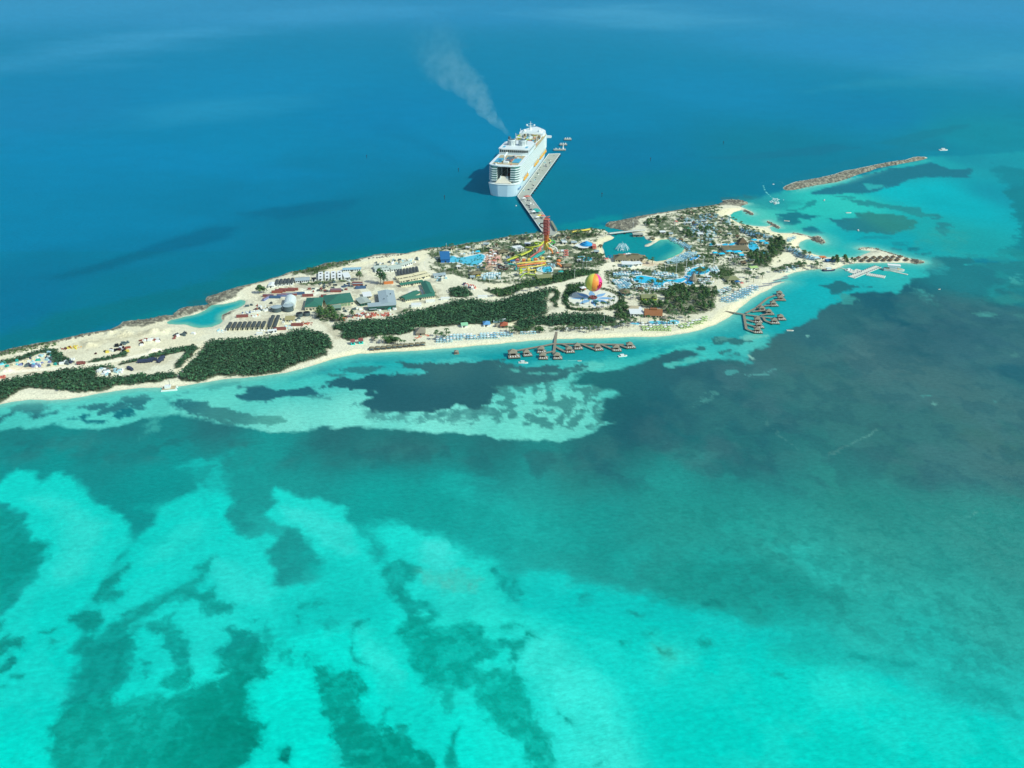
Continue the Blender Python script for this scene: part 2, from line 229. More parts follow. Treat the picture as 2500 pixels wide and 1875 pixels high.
 ("K1150,1442 K1350,1412 K1340,1442 K1200,1472", "#327474", 1.5, 2, 6, .9), ("K1380,1250 K1500,1202 K1830,1212 K1500,1282", "#78d0be", 2, 2, 8, .9),
 ("K1130,1240 K1280,1235 K1180,1300 K1120,1290", "#58a89a", 1.5, 3, 5, .6), ("K1300,1480 K1450,1470 K1440,1500 K1320,1500", "#327474", 1.5, 2, 6, .8),
 # soft mottling of the meadow
 ("N-300,420 N1500,430 Q500,430 Q1600,480 K600,1660 K1600,1640 R1000,500 R1300,300 R2400,200 R2400,1300 R1200,1300 Q1700,620 Q700,560 N1200,520 N-300,520", "#377a78", 20, 8, 40, .38, 1, 34, .52),
 ("R0,800 R1000,500 R1400,320 R2400,300 R2400,1500 R600,1400 R0,1300", "#45767a", 20, 8, 40, .38, 1, 60, .5),
 ("N-300,420 N1500,430 Q500,430 Q1600,480 K600,1660 K1600,1640 R1000,500 R1300,300 R2400,200 R2400,1500 R1200,1450 Q1700,720 Q700,600 N1200,540 N-300,520", "#1c5862", 20, 8, 40, .35, 1, 16, .55),
 # foreground: sand lobes on grass
 ("N-200,700 N0,700 N50,650 N120,590 N200,622 N260,682 N310,630 N360,620 N480,690 N560,780 N640,830 N740,900 N780,1000 S790,310 S700,460 S540,640 S500,720 S460,800 S460,900 S440,1050 S380,1200 S330,1400 S340,1750 S-300,1750 S-300,850 S0,740 "
  "S100,640 S200,520 S265,420 S230,380 S290,330 S200,290 S140,210 S130,130 S50,70 S-50,60 N-200,900", BRIGHT_CTL, 3.5, 1.3, 12, 1),
 ("T250,230 T360,200 T450,190 T540,250 T650,270 T800,330 T870,400 T920,380 T1000,400 T1000,520 T1130,540 T1200,500 T1400,500 T1500,540 T1650,590 T1900,580 T2000,640 U250,700 U450,700 U560,790 U740,850 U700,960 U800,1000 U1000,1060 U1400,1120 U1700,1210 U1750,1270 U2000,1310 U2400,1430 U2400,1750 T900,1750 T700,1200 T500,900 T560,560 T340,430 T330,330", BRIGHT_CTL, 9, 4, 16, 1),
 ("S1190,-20 S1050,50 S950,110 S930,190 S850,270 S790,310 S700,460 S540,640 S460,860 S430,1100 S330,1400 S340,1750 T1600,1750 T1500,1200 T1300,700 T1100,560 T870,440 T800,360 T640,285 T540,265 T450,200 T380,220 T350,330 T380,430 T260,430 "
  "T230,300 T140,200 T60,80 S1990,70 S1910,40 S1850,60 S1750,10 S1650,-30 S1630,20 S1660,60 S1590,140 S1630,200 S1760,220 S1780,260 S1850,300 S1960,500 S1870,550 S1660,580 S1620,450 S1570,360 S1630,330 S1630,280 S1550,255 S1480,290 "
  "S1420,220 S1350,150 S1420,80 S1400,40 S1300,0", BRIGHT_CTL, 3.5, 1.3, 12, 1),
 ("N1150,560 N1350,540 N1400,640 N1380,760 N1250,780 N1150,760 N1200,650", "#14c8bc", 9, 8, 20, .7, .6, 9),
 ("Q860,700 Q1000,800 Q1300,900 Q1200,1000 Q900,900 Q700,700", "#1cc4b6", 20, 12, 30, .6), ("U650,330 U900,360 U1000,470 U1200,520 U1150,570 U1000,540 U850,430", "#34d4c4", 5, 6, 16, .75),
 ("U400,180 U560,180 U620,240 U460,240", "#28b8a8", 8, 8, 16, .7), ("U1300,520 U1500,540 U1480,620 U1350,600", "#38bcac", 8, 8, 16, .7), ("U1440,680 U1540,660 U1540,700 U1480,710", "#34ccbc", 4, 4, 10, .8),
 ("S200,20 S400,80 S600,210 S570,330 S500,480 S400,560 S330,520 S380,350 S400,240 S300,120", "#34e4d4", 9, 3, 20, .9), ("S850,420 S1080,200 S1190,190 S1190,260 S1000,400 S880,450", "#26e2d2", 8, 3, 20, .8),
 ("S1300,400 S1500,500 S1640,620 S1600,690 S1450,680 S1300,600 S1250,500", "#30e2d4", 8, 3, 20, .8), ("S1700,100 S1900,130 S2080,220 S2150,360 S2050,380 S1850,240 S1700,180", "#3ae6d8", 7, 3, 20, .9),
 ("T530,290 T700,305 T750,380 T720,460 T600,460 T530,380", "#42e8da", 6, 3, 16, .9), ("T1250,850 T1380,870 T1600,1100 T1800,1350 T1850,1750 T1500,1750 T1350,1250 T1150,1000 T1180,900", "#3ce2d4", 12, 3, 20, .85),
 ("T650,600 T900,560 T1150,700 T1300,830 T1100,850 T900,790 T650,780", "#2adfcf", 10, 3, 20, .7), ("U0,850 U200,870 U300,960 U100,1080 U0,1100", "#34dccc", 10, 4, 20, .7), ("U950,1130 U1300,1130 U1450,1250 U1100,1250", "#28dac8", 12, 4, 20, .6),
 ("T180,800 T300,850 T420,1000 T440,1200 T300,1150 T180,980", "#2ee2d4", 6, 3, 14, .8),
 ("S60,60 S1200,60 S1900,200 T900,400 T1800,600 U500,800 U2400,1450 U2400,1750 S-200,1750 S-200,900", "#0cc4b6", 10, 5, 20, .28, 1, 17, .56),
 ("S60,60 S1200,60 S1900,200 T900,400 T1800,600 U500,800 U2400,1450 U2400,1750 S-200,1750 S-200,900", "#2ce0d2", 10, 5, 20, .22, 1, 24, .56),
 ("N800,1000 N700,1180 S640,560 S500,720 S480,800 S620,700 S760,520 S860,330 N900,1020", "#08c6b8", 9, 3, 20, .6),
 ("S1200,470 S1000,560 S760,700 S620,840 S900,720 S1200,620 S1600,760 S1700,900 S2212,700 S1900,560 S1700,700 S1450,720 S1260,600", "#08c4b6", 9, 4, 20, .55),
 ("T-100,430 T200,430 T330,560 T330,760 T460,860 T460,1000 T300,900 T250,760 T0,700", "#0acabb", 9, 3, 20, .6),
 ("T1150,560 T1500,600 T1900,640 U300,800 U700,900 U600,1050 U200,950 T1750,900 T1450,800 T1250,700", "#04c4b8", 12, 5, 20, .6),
 ("T1600,1000 T2000,1100 U200,1100 U700,1250 U500,1700 T2000,1750 T1900,1500", "#02ccc0", 16, 5, 20, .5), ("T300,1100 T560,1250 T760,1500 T720,1700 T640,1600 T520,1450 T380,1280", "#0accbe", 7, 3, 12, .6),
 ("T820,1200 T960,1350 T1100,1560 T1200,1720 T1000,1720 T860,1500 T790,1380", "#14dccc", 7, 3, 12, .6),
 ("U900,250 U1400,420 U2000,700 U2300,900 U2300,1000 U1700,760 U1200,620 U800,400", "#3ccaba", 14, 8, 24, .45, 1, 14, .5), ("Q800,760 Q1200,860 Q1600,1040 U300,330 U900,520 U800,620 Q1500,1150 Q1000,960", "#1cc2b4", 14, 8, 24, .4, 1, 16, .5),
 ("U1200,700 U1800,880 U2300,1060 U2300,1250 U1700,1100 U1200,900", "#28d4c4", 12, 8, 24, .4, 1, 10, .5),
 # foreground: grass patches on sand
 ("S-60,100 S60,110 S130,180 S150,240 S200,290 S290,332 S230,380 S262,420 S180,530 S90,640 S0,700 S-200,740", "S100,150#0aa598 S100,420#009484 S50,600#08ac9e", 2, 5, 10, .9, .15, 8),
 ("S540,660 S560,600 S640,530 S700,470 S800,435 S740,500 S690,560 S725,605 S660,640 S580,662", "#0a9e90", .8, 1.6, 5, .92),
 ("S640,640 S700,590 S800,580 S730,620 S700,650", "#0ca89a", .8, 2, 3, .8, .8, 3), ("S700,440 S740,390 S780,370 S740,410", "#0ca89a", .8, 1, 3, .8),
 ("S420,740 S520,720 S612,740 S590,800 S540,860 S470,872 S420,810", "#06998a", 1, 2, 6, .95),
 ("S600,860 S720,770 S800,680 S900,640 S1060,600 S1150,530 S1200,450 S1300,400 S1225,480 S1130,570 S1170,622 S1255,590 S1290,660 S1450,690 S1400,740 S1250,745 S1130,662 S1000,682 S900,740 S800,800 S740,850 S640,890", "#10ac9e", 1.2, 3, 6, .9, .35, 6, .42),
 ("S780,860 S850,780 S980,760 S1060,730 S1060,800 S960,840 S880,790 S800,870", "#10b0a2", .8, 3, 5, .8, .8, 4, .5),
 ("S460,900 S560,860 S720,790 S800,870 S860,940 S770,1000 S780,1090 S740,1150 S680,1170 S680,1260 S800,1220 S980,1220 S1080,1180 S1300,1140 S1400,1080 S1560,1080 S1600,1090 S1560,1130 S1500,1150 S1500,1250 S1480,1290 S1470,1370 S1550,1440 S1560,1500 S1500,1560 S1450,1620 S1430,1750 S340,1750 S320,1500 S330,1380 S380,1200 S440,1040",
   "S600,1050#008e80 S480,1000#0cb0a2 S850,1150#10c4b6 S750,1380#0eae9e S500,1330#068f80 S900,1450#0cb4a5 S1300,1450#008676 S1400,1200#029486 S1000,1600#008c7c S450,1600#0eac9e S1450,1480#007a6c", 1.6, 4, 8, .95, .12, 7),
 ("S1010,850 S1100,860 S1132,930 S1120,1100 S1090,1172 S1000,1166 S962,1140 S1022,1090 S1020,950", "S1060,950#0cb6a8 S1040,1130#049484", .9, 1.6, 6, .92), ("S940,840 S1000,800 S1120,840 S1000,870", "#10b0a2", .8, 2, 4, .8, .6, 3),
 ("S1360,850 S1480,860 S1560,900 S1585,1000 S1540,1110 S1300,1090 S1330,960", "#06998b", 1.2, 4, 7, .95, .3, 4, .42), ("S1500,750 S1600,860 S1750,960 S1900,1000 S1850,1080 S1650,1010 S1580,960", "#0cbcae", 2, 5, 7, .7, .8, 4, .5),
 ("S820,1030 S890,1045 S860,1065", "#069c8e", .7, 1, 3, .9), ("S830,1100 S870,1100 S850,1116", "#069c8e", .7, 1, 3, .9), ("S240,872 S270,850 S345,835 S330,850 S280,875", "#0a9888", .5, 1, 3, .9), ("S310,905 S340,905 S330,925", "#0a9888", .5, .6, 3, .9),
 ("S-80,900 S0,890 S80,875 S140,900 S180,940 S100,945 S0,985 S-80,1000", "#069484", .9, 2, 5, .95), ("S-60,1080 S0,1070 S70,985 S132,990 S110,1030 S30,1082", "#058e80", .7, 1.2, 4, .95), ("S98,1104 S150,1068 S172,1070 S165,1096 S120,1108", "#069484", .5, .8, 3, .95), ("S0,1160 S40,1160 S20,1172", "#069484", .5, .8, 3, .9), ("S-60,780 S0,780 S60,800 S30,840 S-60,870", "#0aa092", 1, 3, 5, .8),
 ("S1660,1540 S1690,1520 S1716,1590 S1705,1650 S1670,1655 S1655,1620", "#007468", .6, .8, 3, .95), ("S1560,1400 S1600,1400 S1590,1440", "#00a294", .7, 1, 3, .9), ("S1800,650 S1900,640 S1970,670 S1880,700 S1800,690", "#10b8aa", 1.5, 3, 5, .8, .5, 4),
 ("S1780,730 S1810,740 S1790,780", "#0aa092", .5, .8, 3, .8), ("S1920,780 S2020,760 S2010,840 S1940,840", "#10bcae", 2, 3, 5, .7),
 ("T360,440 T430,420 T560,480 T540,520 T480,600 T480,680 T590,660 T622,740 T600,790 T720,822 T800,770 T900,800 T900,870 T1000,900 T1030,870 T1100,900 T1180,890 T1200,872 T1130,1012 T1090,1020 T1100,950 T1020,930 T1000,990 T880,1050 T900,1100 T830,1172 T700,1190 T600,1180 T550,1100 T500,1060 T490,980 T440,880 T390,870 T480,800 T470,720 T350,600 T350,500",
   "T450,500#10b2a4 T520,740#06a494 T600,1000#04b0a2 T800,900#08b4a4 T1100,950#10aa9e T850,1100#0ab4a6", .9, 1.8, 6, .96),
 ("T530,745 T545,710 T575,705 T590,740 T570,762", "#1cd8c8", .6, .4, 3, 1),
 ("T540,480 T640,500 T760,490 T900,510 T860,570 T760,580 T640,560", "#4ac8b6", 2.5, 4, 6, .75, .6, 5, .48),
 ("T900,1080 T1100,1060 T1200,1150 T1230,1300 T1330,1430 T1372,1600 T1400,1750 T1250,1750 T1150,1550 T1050,1430 T950,1300 T880,1180", "#0ab0a0", 1.2, 4, 7, .9, .45, 4, .45),
 ("T600,1180 T760,1180 T740,1330 T700,1320 T640,1260", "#12c0b2", 2, 5, 7, .7, .6, 4),
 ("T-60,1040 T60,1080 T150,1090 T205,1210 T150,1260 T200,1380 T280,1420 T340,1380 T320,1460 T450,1500 T560,1560 T640,1650 T700,1750 T130,1750 T90,1550 T30,1400 T-30,1300 T-60,1200", "T50,1150#049888 T100,1350#069c8e T350,1600#009080", 1, 3, 6, .93, .4, 3.5, .42),
 ("T150,800 T255,780 T165,830 T152,960 T190,1010 T262,1062 T130,1012 T135,900", "#0aa598", .5, 1, 3, .85, .4, 3), ("T320,1380 T340,1280 T400,1270 T350,1320", "#0ca698", .5, 1, 3, .8), ("T400,1400 T450,1400 T460,1500 T410,1470", "#0aa294", .6, 1, 3, .8),
 ("T700,1560 T745,1440 T780,1420 T770,1480 T730,1560 T780,1680 T700,1680 T660,1600", "#08a092", .6, 1.4, 3, .85, .3, 3),
 ("T1040,820 T1120,812 T1180,825 T1100,830", "#12b0a2", .6, 1, 3, .85), ("T1175,858 T1250,865 T1285,878 T1200,885", "#0aa090", .5, 1, 3, .9), ("T945,455 T985,445 T1005,520 T965,485", "#0c9c90", .8, 1, 4, .8),
 ("T1000,500 T1120,520 T1180,600 T1150,665 T1080,600 T1010,560", "#10b2a6", 1.5, 3, 5, .8, .4, 4), ("T1510,620 T1590,605 T1600,660 T1540,665", "#10aea4", 1.5, 2, 4, .7, .3, 3), ("T1810,735 T1930,735 T1880,762", "#14a89c", .8, 1, 4, .8), ("T1910,858 T1990,830 T1950,855", "#14a89c", .5, .8, 3, .8), ("T1750,905 T1830,895 T1800,915", "#14a89c", .5, .8, 3, .8),
 ("T1370,1345 T1450,1375 T1470,1405 T1400,1370", "#12a89c", .5, 1, 3, .8), ("T1600,1640 T1640,1620 T1620,1650", "#12a89c", .5, .8, 3, .8),
 ("U690,965 U750,880 U900,858 U1050,880 U1100,960 U1350,1022 U1650,1062 U1500,1100 U1200,1062 U900,1012", "#12b4a6", 3, 4, 8, .6), ("U1700,1120 U2000,1150 U2212,1250 U2212,1360 U2000,1290 U1750,1230", "#12b0a2", 3, 5, 8, .8, .5, 6),
 ("U640,1060 U740,1060 U750,1095 U660,1085", "#12b2a6", 1.5, 2, 5, .7), ("U260,885 U330,890 U330,930 U270,915", "#12a89c", 1, 2, 4, .7), ("U20,920 U100,930 U90,985 U30,980", "#30b4a2", 2, 2, 5, .7),
 ("U0,500 U600,420 U1100,600 U1200,720 U900,760 U600,780 U250,690 U0,640", "#129484", 8, 8, 16, .6, .7, 8, .47), ("U300,640 U420,640 U400,670 U320,665", "#0a8478", 2, 3, 5, .8), ("U1180,1000 U1330,1010 U1260,1040", "#0a9a8c", 1.5, 3, 5, .8), ("U1450,1040 U1550,1055 U1500,1075", "#0c9a8e", 1.5, 2, 5, .8),
 ("U-100,0 U2400,0 U2400,1200 U1800,1100 U1000,800 U300,600 U-100,500", "#1a8478", 20, 10, 30, .35, 1, 6, .56),
 ("T500,0 T1600,100 T1800,500 T1300,430 T800,280 T400,120", "#109488", 15, 10, 30, .3, 1, 6, .55),
]
# ---------------------------------------------------------------- ground cover and surfaces painted on the island
FOR = dict(
 left=("A1915,950 A1990,880 A2100,750 A2212,640 B520,1345 B620,1290 B760,1265 B960,1250 B1250,1245 B1430,1220 B1650,1180 B1760,1140 B1900,1120 B2000,1145 L270,575 L380,600 L470,600 L540,650 L600,720 L630,790 L600,815 L550,820 "
  "L540,900 L400,940 L300,975 L200,1010 L60,1060 O600,800 O540,806 O470,808 A2130,1010 A1950,995"),
 mid=("L610,525 L700,485 L900,460 L1100,430 L1200,440 L1400,430 L1500,400 L1560,370 L1700,320 L1900,280 L2212,215 D150,1420 D400,1360 D600,1290 D850,1275 D1000,1300 D1150,1300 D1350,1240 D1600,1190 D1800,1150 D1900,1130 D1990,1140 "
  "D1900,1190 D1870,1250 D1850,1330 D1860,1440 D1750,1490 D1500,1550 D1380,1580 D1200,1590 D900,1600 D500,1620 D250,1640 D0,1650 L1900,545 L1750,570 L1600,625 L1300,645 L1100,660 L1000,690 L860,715 L780,690 L690,650 L740,640 L770,600 L700,580 L640,570"),
 hedge=("D1000,1130 D1100,1180 D1200,1230 D1300,1215 D1400,1190 D1560,1110 D1750,1090 D2000,1040 E150,1250 E300,1200 E450,1170 E640,1140 E620,1100 E400,1080 E250,1100 E120,1080 D2080,900 D1900,960 D1750,1005 D1600,1010 D1450,1060 D1300,1110 D1100,1130"),
 south=("J300,480 J370,440 J560,410 J700,390 J900,380 J1000,345 J1100,360 J1300,360 J1450,350 J1550,380 J1680,420 J1690,470 J1600,490 J1300,520 J1080,520 J1000,500 J800,520 J700,500 J560,500 J520,560 J400,610 J250,560 J350,530"),
 west=("A-150,1010 A0,1005 A200,970 A400,930 A600,900 A900,870 A1080,850 A1220,830 A1230,870 A1100,885 A1020,900 A1040,960 A1200,975 A1400,940 A1500,930 A1560,920 A1620,960 A1700,920 A1850,910 A1905,930 A1890,970 A1700,1010 "
  "A1500,1030 A1250,1050 A1150,1085 A900,1120 A700,1110 A560,1090 A300,1070 A200,1110 A100,1180 A0,1215 A-150,1260"),
 westup=("A-100,840 A0,800 A150,760 A300,710 A480,660 A590,650 A640,690 A700,740 A770,770 A800,800 A700,790 A620,830 A560,800 A520,700 A440,700 A300,760 A120,810 A0,830"),
 strip=("A930,800 A1000,770 A1200,740 A1380,680 A1400,700 A1350,740 A1200,770 A1050,800 A950,812"),
 fork=("A1260,825 A1400,780 A1600,740 A1800,670 A2000,630 A2110,620 A2140,650 A2080,720 A2010,790 A1950,860 A1880,870 A1900,790 A2000,710 A2010,680 A1800,730 A1600,770 A1400,815 A1280,840"),
 knoll=("C1510,1180 C1600,1150 C1700,1120 C1650,1190"),
 path=("D520,1160 D620,1100 D750,1120 D830,1160 D850,1210 D760,1240 D620,1240 D540,1220"),
 disc=("E180,1300 E260,1280 E430,1270 E430,1390 E300,1400 E220,1450 E200,1510 E240,1590 E330,1610 E420,1625 E640,1630 E560,1650 E300,1640 E180,1610 E130,1540 E110,1450 E160,1370"),
 disc2=("E880,1500 E1000,1510 E1020,1530 E900,1600 E780,1640 E700,1620 E800,1580 E860,1540"),
 walk=("D1900,1130 D1980,1120 D2030,1160 D2020,1250 D1990,1300 D2010,1370 D1960,1370 D1930,1300 D1880,1320 D1900,1260 D1960,1200"),
)
SCRUB = ["D270,830 D400,870 D560,860 D700,900 D760,960 D900,1010 D1200,1040 D1500,1010 D1650,1000 D1600,1040 D1300,1060 D1000,1060 D820,1010 D640,950 D400,930 D280,880",
 "D1300,500 D1500,520 D1700,520 D1750,560 D1500,600 D1300,550", "D900,600 D1000,580 D1120,600 D1100,640 D950,650", "D250,660 D400,640 D480,650 D420,690 D300,700",
 "E700,1130 E780,1110 E900,1100 E1100,1110 E1250,1100 E1300,1140 E1100,1140 E800,1160 E760,1200 E760,1330 E860,1390 E1000,1390 E940,1420 E800,1360 E720,1260",
 "E1380,1090 E1500,1060 E1650,1040 E1800,1000 E1900,970 E2050,970 E2200,980 E2200,1010 E2000,1020 E1800,1060 E1750,1130 E1620,1150 E1480,1110",
 "K1060,380 K1150,320 K1250,290 K1340,320 K1345,390 K1270,440 K1180,455 K1080,440", "K1450,340 K1520,325 K1590,350 K1560,385 K1470,390", "K1180,500 K1260,440 K1400,480 K1380,530 K1230,540",
 "E80,620 E300,600 E500,610 E700,620 E560,660 E300,680 E100,660", "E300,900 E350,870 E680,880 E700,1010 E560,1060 E300,1060 E260,960", "E1200,1380 E1500,1380 E1650,1400 E1500,1440 E1200,1420",
 "K0,590 K300,600 K500,560 K900,560 K1100,560 K1000,600 K400,640 K0,630", "E1250,600 E1400,580 E1600,600 E1560,650 E1350,650", "B1800,370 B2000,330 B2212,290 B2212,360 B2000,400",
 "C60,580 C300,510 C520,470 C820,450 C840,480 C560,540 C300,580 C100,620", "B1850,520 B2212,500 B2212,520 B1850,540", "C170,735 C600,690 C900,690 C900,705 C500,740 C200,750",
 "L1310,720 L1360,670 L1440,660 L1510,700 L1500,750 L1400,770 L1320,750", "J560,500 J640,540 J700,560 J690,610 J600,590 J430,600", "J780,560 J1000,540 J1300,540 J1700,480 J1900,470 J1700,520 J1300,570 J1000,590 J820,600",
 "F1300,1420 F1400,1390 F1550,1350 F1740,1330 F1740,1380 F1500,1420 F1280,1460", "F960,1240 F1100,1190 F1230,1190 F1250,1040 F1400,1000 F1470,1060 F1450,1180 F1290,1280 F1250,1380 F1080,1380",
 "K120,830 K60,760 K100,700 K400,740 K460,600 K560,500 K620,560 K900,570 K1100,600 K1110,680 K1080,800 K1060,880 K900,910 K700,930 K500,930 K370,900 K350,850",
 "J1690,280 J1800,260 J1830,350 J1900,400 J1950,430 J1700,460 J1650,400", "J1030,290 J1300,300 J1600,300 J1600,320 J1300,325 J1040,320", "E1700,940 E1900,900 E2200,880 E2200,960 E1900,960",
 "C1480,1130 C1690,1050 C1690,1090 C1500,1150", "C1990,830 C2040,930 C2030,950 C1990,900", "C400,1100 C620,1080 C800,1180 C780,1240 C500,1260 C400,1200"]
GROUND = [
 # rough bright quarry ground at the west end
 ("A-150,720 A600,600 A1300,450 A1800,330 A2212,440 A2212,640 A1900,700 A1200,830 A500,930 A-150,1000", "#d4ccaa", 5, 8, 20, .7, .5, 14), ("A600,640 A1000,560 A1400,480 A1800,420 A1700,500 A1300,600 A900,680", "#c4bb98", 4, 8, 10, .6, .7, 9),
 ("A-50,930 A300,860 A700,880 A400,920 A0,980", "#ccb79a", 3, 5, 10, .7, .5, 6), ("A1300,850 A1600,780 A1900,740 A1880,860 A1700,880 A1500,930", "#bcb698", 4, 6, 12, .8),
 ("B930,1040 B1050,1020 B1350,960 B1340,1040 B1200,1050 B900,1100", "#bbb395", 3, 4, 10, .7), ("B1000,480 B1400,460 B1300,700 B1200,800 B1100,700", "#d6cfb0", 3, 5, 12, .6),
 ("C400,560 C800,480 C1150,400 C1900,280 C2000,300 C1800,440 C1200,460 C900,520 C500,620", "#ded6b2", 3, 5, 12, .8), ("C200,800 C440,780 C460,900 C240,900", "#eae6cc", 1.5, 1, 8, .9),
 ("C480,1260 C560,1280 C760,1390 C760,1480 C640,1480 C540,1380", "#b5ae92", 3, 3, 8, .8), ("C1100,560 C1180,560 C1200,760 C1020,780 C1020,640", "#d8d0b0", 2, 3, 8, .7),
 ("D1870,1380 D2000,1330 D2060,1380 D1870,1450", "#a8a68e", 2, 2, 6, .8),
 ("A0,925 A500,880 A850,850 A1250,790 A1700,690 A2212,620 A2212,650 A1700,720 A1250,815 A850,875 A500,905 A0,955", "#e6dfc4", 1, 1, 6, .9), ("A500,740 A900,700 A1250,560 A1500,520 A1500,535 A1250,580 A900,730 A500,770", "#bdb597", 1.5, 3, 6, .7, .5, 4), ("A150,720 A560,640 A640,650 A200,750", "#e4dcc0", 1, 1, 6, .9), ("A900,600 A1400,520 A1900,470 A1900,480 A1400,540 A900,640", "#a9a286", 1, 3, 5, .6, .6, 4), ("B1300,940 B1560,940 B1560,1100 B1520,1100 B1500,960 B1320,980", "#bcb498", 1, 1, 5, .7), ("C1030,1080 C1300,1120 C1500,1080 C1650,1060 C1650,1080 C1400,1140 C1000,1160", "#c9c2a6", 1.5, 2, 5, .8, .4, 4),
 ("B1250,700 B1500,560 C100,640 C800,560 C1150,500 C1700,420 C2000,600 C2100,800 C2050,980 C1500,1150 C800,1200 C400,1260 B1500,1100 B1200,1000 B900,1100 B950,980 B1300,840", "#aaa48c", 4, 8, 12, .75, 1, 8, .51), ("C1040,600 C1180,640 C1200,780 C1100,800 C480,880 C480,850 C1020,780", "#c8c2aa", 1.5, 2, 6, .7),
 # beach
 ("K1250,800 K1500,720 K1800,560 K2212,420 K2212,460 K1600,760 K1300,960 K900,1130 K0,1230 J1500,680 L2212,820 L1000,900 L400,1040 L400,1000 L900,850 L2212,790 J600,690 J1900,620 K500,1160 K1000,1000", "#e0d8b0", 3, 2, 20, .7),
 # the park: planted and paved mixture
 ("D300,620 D900,520 D1500,430 D1780,400 D2212,380 E560,600 E600,700 E560,780 E640,900 E700,1000 E640,1080 D2212,920 D1600,1000 D1000,1040 D780,980 D500,900 D300,800", "#45583c", 3, 6, 10, .9, 1, 7, .48),
 ("E1250,400 E1600,340 F100,640 F500,600 F700,800 F1000,900 F1400,1000 F1500,1100 F1300,1400 F800,1500 E1800,1350 E1000,1380 E780,1300 E720,1140 E1300,1080 E1500,1000 E1780,900 E1780,760 E1600,680 E1300,650", "#475a3e", 3, 6, 10, .9, 1, 6.5, .465),
 ("D1000,600 D1250,620 D1250,800 D1100,900 D950,860 D980,700", "#c9a88e", 2, 3, 6, .8, .3, 4), ("E0,850 E150,900 E300,1000 E100,1060 E0,1000", "#c8c8b0", 2, 3, 6, .5, .5, 4),
 ("E1100,940 E1300,980 E1500,1020 E1300,1060 E1100,1020", "#cdb494", 2, 2, 6, .8, .3, 4),
 ("F700,1340 F1000,1300 F1200,1330 F1150,1420 F800,1420", "#a8a894", 2, 2, 6, .8),
 # paths
 ("D620,1280 D900,1260 D1100,1240 D1000,1160 D850,1090 D700,1010 D600,960 D450,920 D300,900 D220,860 D170,810 D160,850 D210,900 D300,930 D580,960 D680,1040 D820,1110 D980,1180 D1080,1240", "#dcd6ba", 1, .5, 8, 1),
 ("D1060,1250 D1200,1235 D1300,1220 D1430,1180 D1600,1100 D1800,1070 D1980,1050 D2212,1010 E430,1170 E600,1140 E700,1020 E760,1030 E760,1090 E700,1140 E640,1160 E430,1200 E200,1270 E60,1300 D2050,1160 D1900,1100 D1700,1110 D1550,1160 D1400,1210 D1250,1260 D1100,1290", "#ddd8ba", 1, .7, 8, 1),
 ("E640,1150 E700,1160 E730,1210 E740,1280 E800,1340 E870,1390 E960,1420 E900,1430 E840,1410 E760,1350 E700,1310 E690,1240", "#dcd6ba", 1, .4, 6, 1),
 ("D2050,1180 D2212,1150 E0,1300 E60,1400 E70,1500 E160,1590 E300,1610 E220,1650 D2212,1420 D2000,1380 D2030,1280", "#dcd6b8", 1.2, .6, 6, 1),
 ("D1000,1060 D1200,1065 D1390,1068 D1350,1085 D1250,1115 D1100,1130 D1050,1100", "#d8d2b0", 1, .6, 6, 1), ("D1400,1640 D1500,1590 D1800,1530 D2050,1470 D2212,1430 E0,1560 E160,1600 E600,1640 J1500,330 J1300,335 J1050,320 J1000,345 J880,375 J560,405 J370,430 J250,480 J0,520 J0,470 L2212,530 D1100,1590", "#e2dab4", 1.5, 1, 8, 1),
 ("A1890,870 A1950,870 A2040,740 A2140,640 A2212,610 A2240,640 A2120,740 A2010,880 A1920,940 A1880,940", "#dcd4b2", .8, .6, 6, 1),
 ("E700,1020 E800,990 E920,1040 E1100,1060 E1300,1080 E1250,1100 E900,1090 E760,1090", "#e0dabe", 1, .6, 6, 1), ("E600,1060 E700,1040 E740,1080 E400,1080 E500,1065", "#dcd6b8", .8, .5, 6, .9),
 ("F1320,1250 F1500,1200 F1750,1300 F1900,1360 F1750,1400 F1500,1330 F1300,1400 F1250,1360", "#ded8b6", 2, 2, 8, .95), ("F760,1400 F1000,1380 F1200,1420 F1180,1500 F1000,1480 F800,1440", "#d0cab0", 1.5, 2, 5, .8, .5, 3),
 ("E560,740 E620,680 E760,635 E825,650 E800,690 E690,730 E655,770 E690,900 E640,900 E590,860 E620,800", "#d6cfaa", 1, .6, 5, 1), ("E1290,700 E1400,670 E1550,670 E1700,700 E1780,760 E1800,840 E1740,900 E1560,980 E1400,1010 E1250,980 E1250,940 E1400,985 E1770,800 E1550,690", "#ddd4aa", 1, 1, 6, 1),
 ("F500,640 F700,600 F880,600 F760,700 F800,780 F1100,850 F1300,920 F1540,930 F1800,1000 F1640,1060 F1640,1140 F2000,1250 F1800,1240 F1560,1120 F1420,1000 F1200,940 F900,840 F700,740", "#e2dab2", 1.5, 1, 8, .95),
 # lawns
 ("K1090,390 K1150,330 K1300,335 K1335,380 K1270,430 K1190,450 K1100,440", "#5a6a3a", 1, .6, 6, 1), ("E1490,1070 E1620,1060 E1790,1070 E1760,1130 E1640,1150 E1500,1110", "#56663a", 1, .6, 6, 1),
 ("D930,590 D1030,580 D1120,600 D1080,640 D960,640", "#6d7a4c", 1, .6, 6, .9), ("K230,580 K500,560 K300,620 K0,620", "#5a6640", 1, 1, 6, .6), ("E1300,560 E1420,590 E1560,600 E1500,640", "#606c48", 1, 1, 6, .7),
 ("C1690,840 C1800,830 C1830,905 C1700,910", "#5c6a42", .6, .2, 6, 1), ("E60,780 E160,780 E200,830 E100,850", "#5a6a48", 1, .6, 6, .9),
]
FORKEYS = list(FOR)
for k in FORKEYS: GROUND.append((GP(FOR[k], 3.4), "#3a4a34", 1.2, 1.5, 5, .95))
for a in SCRUB: GROUND.append((a, "#44523a", 1.2, 3, 6, .8, .3, 4, .42))
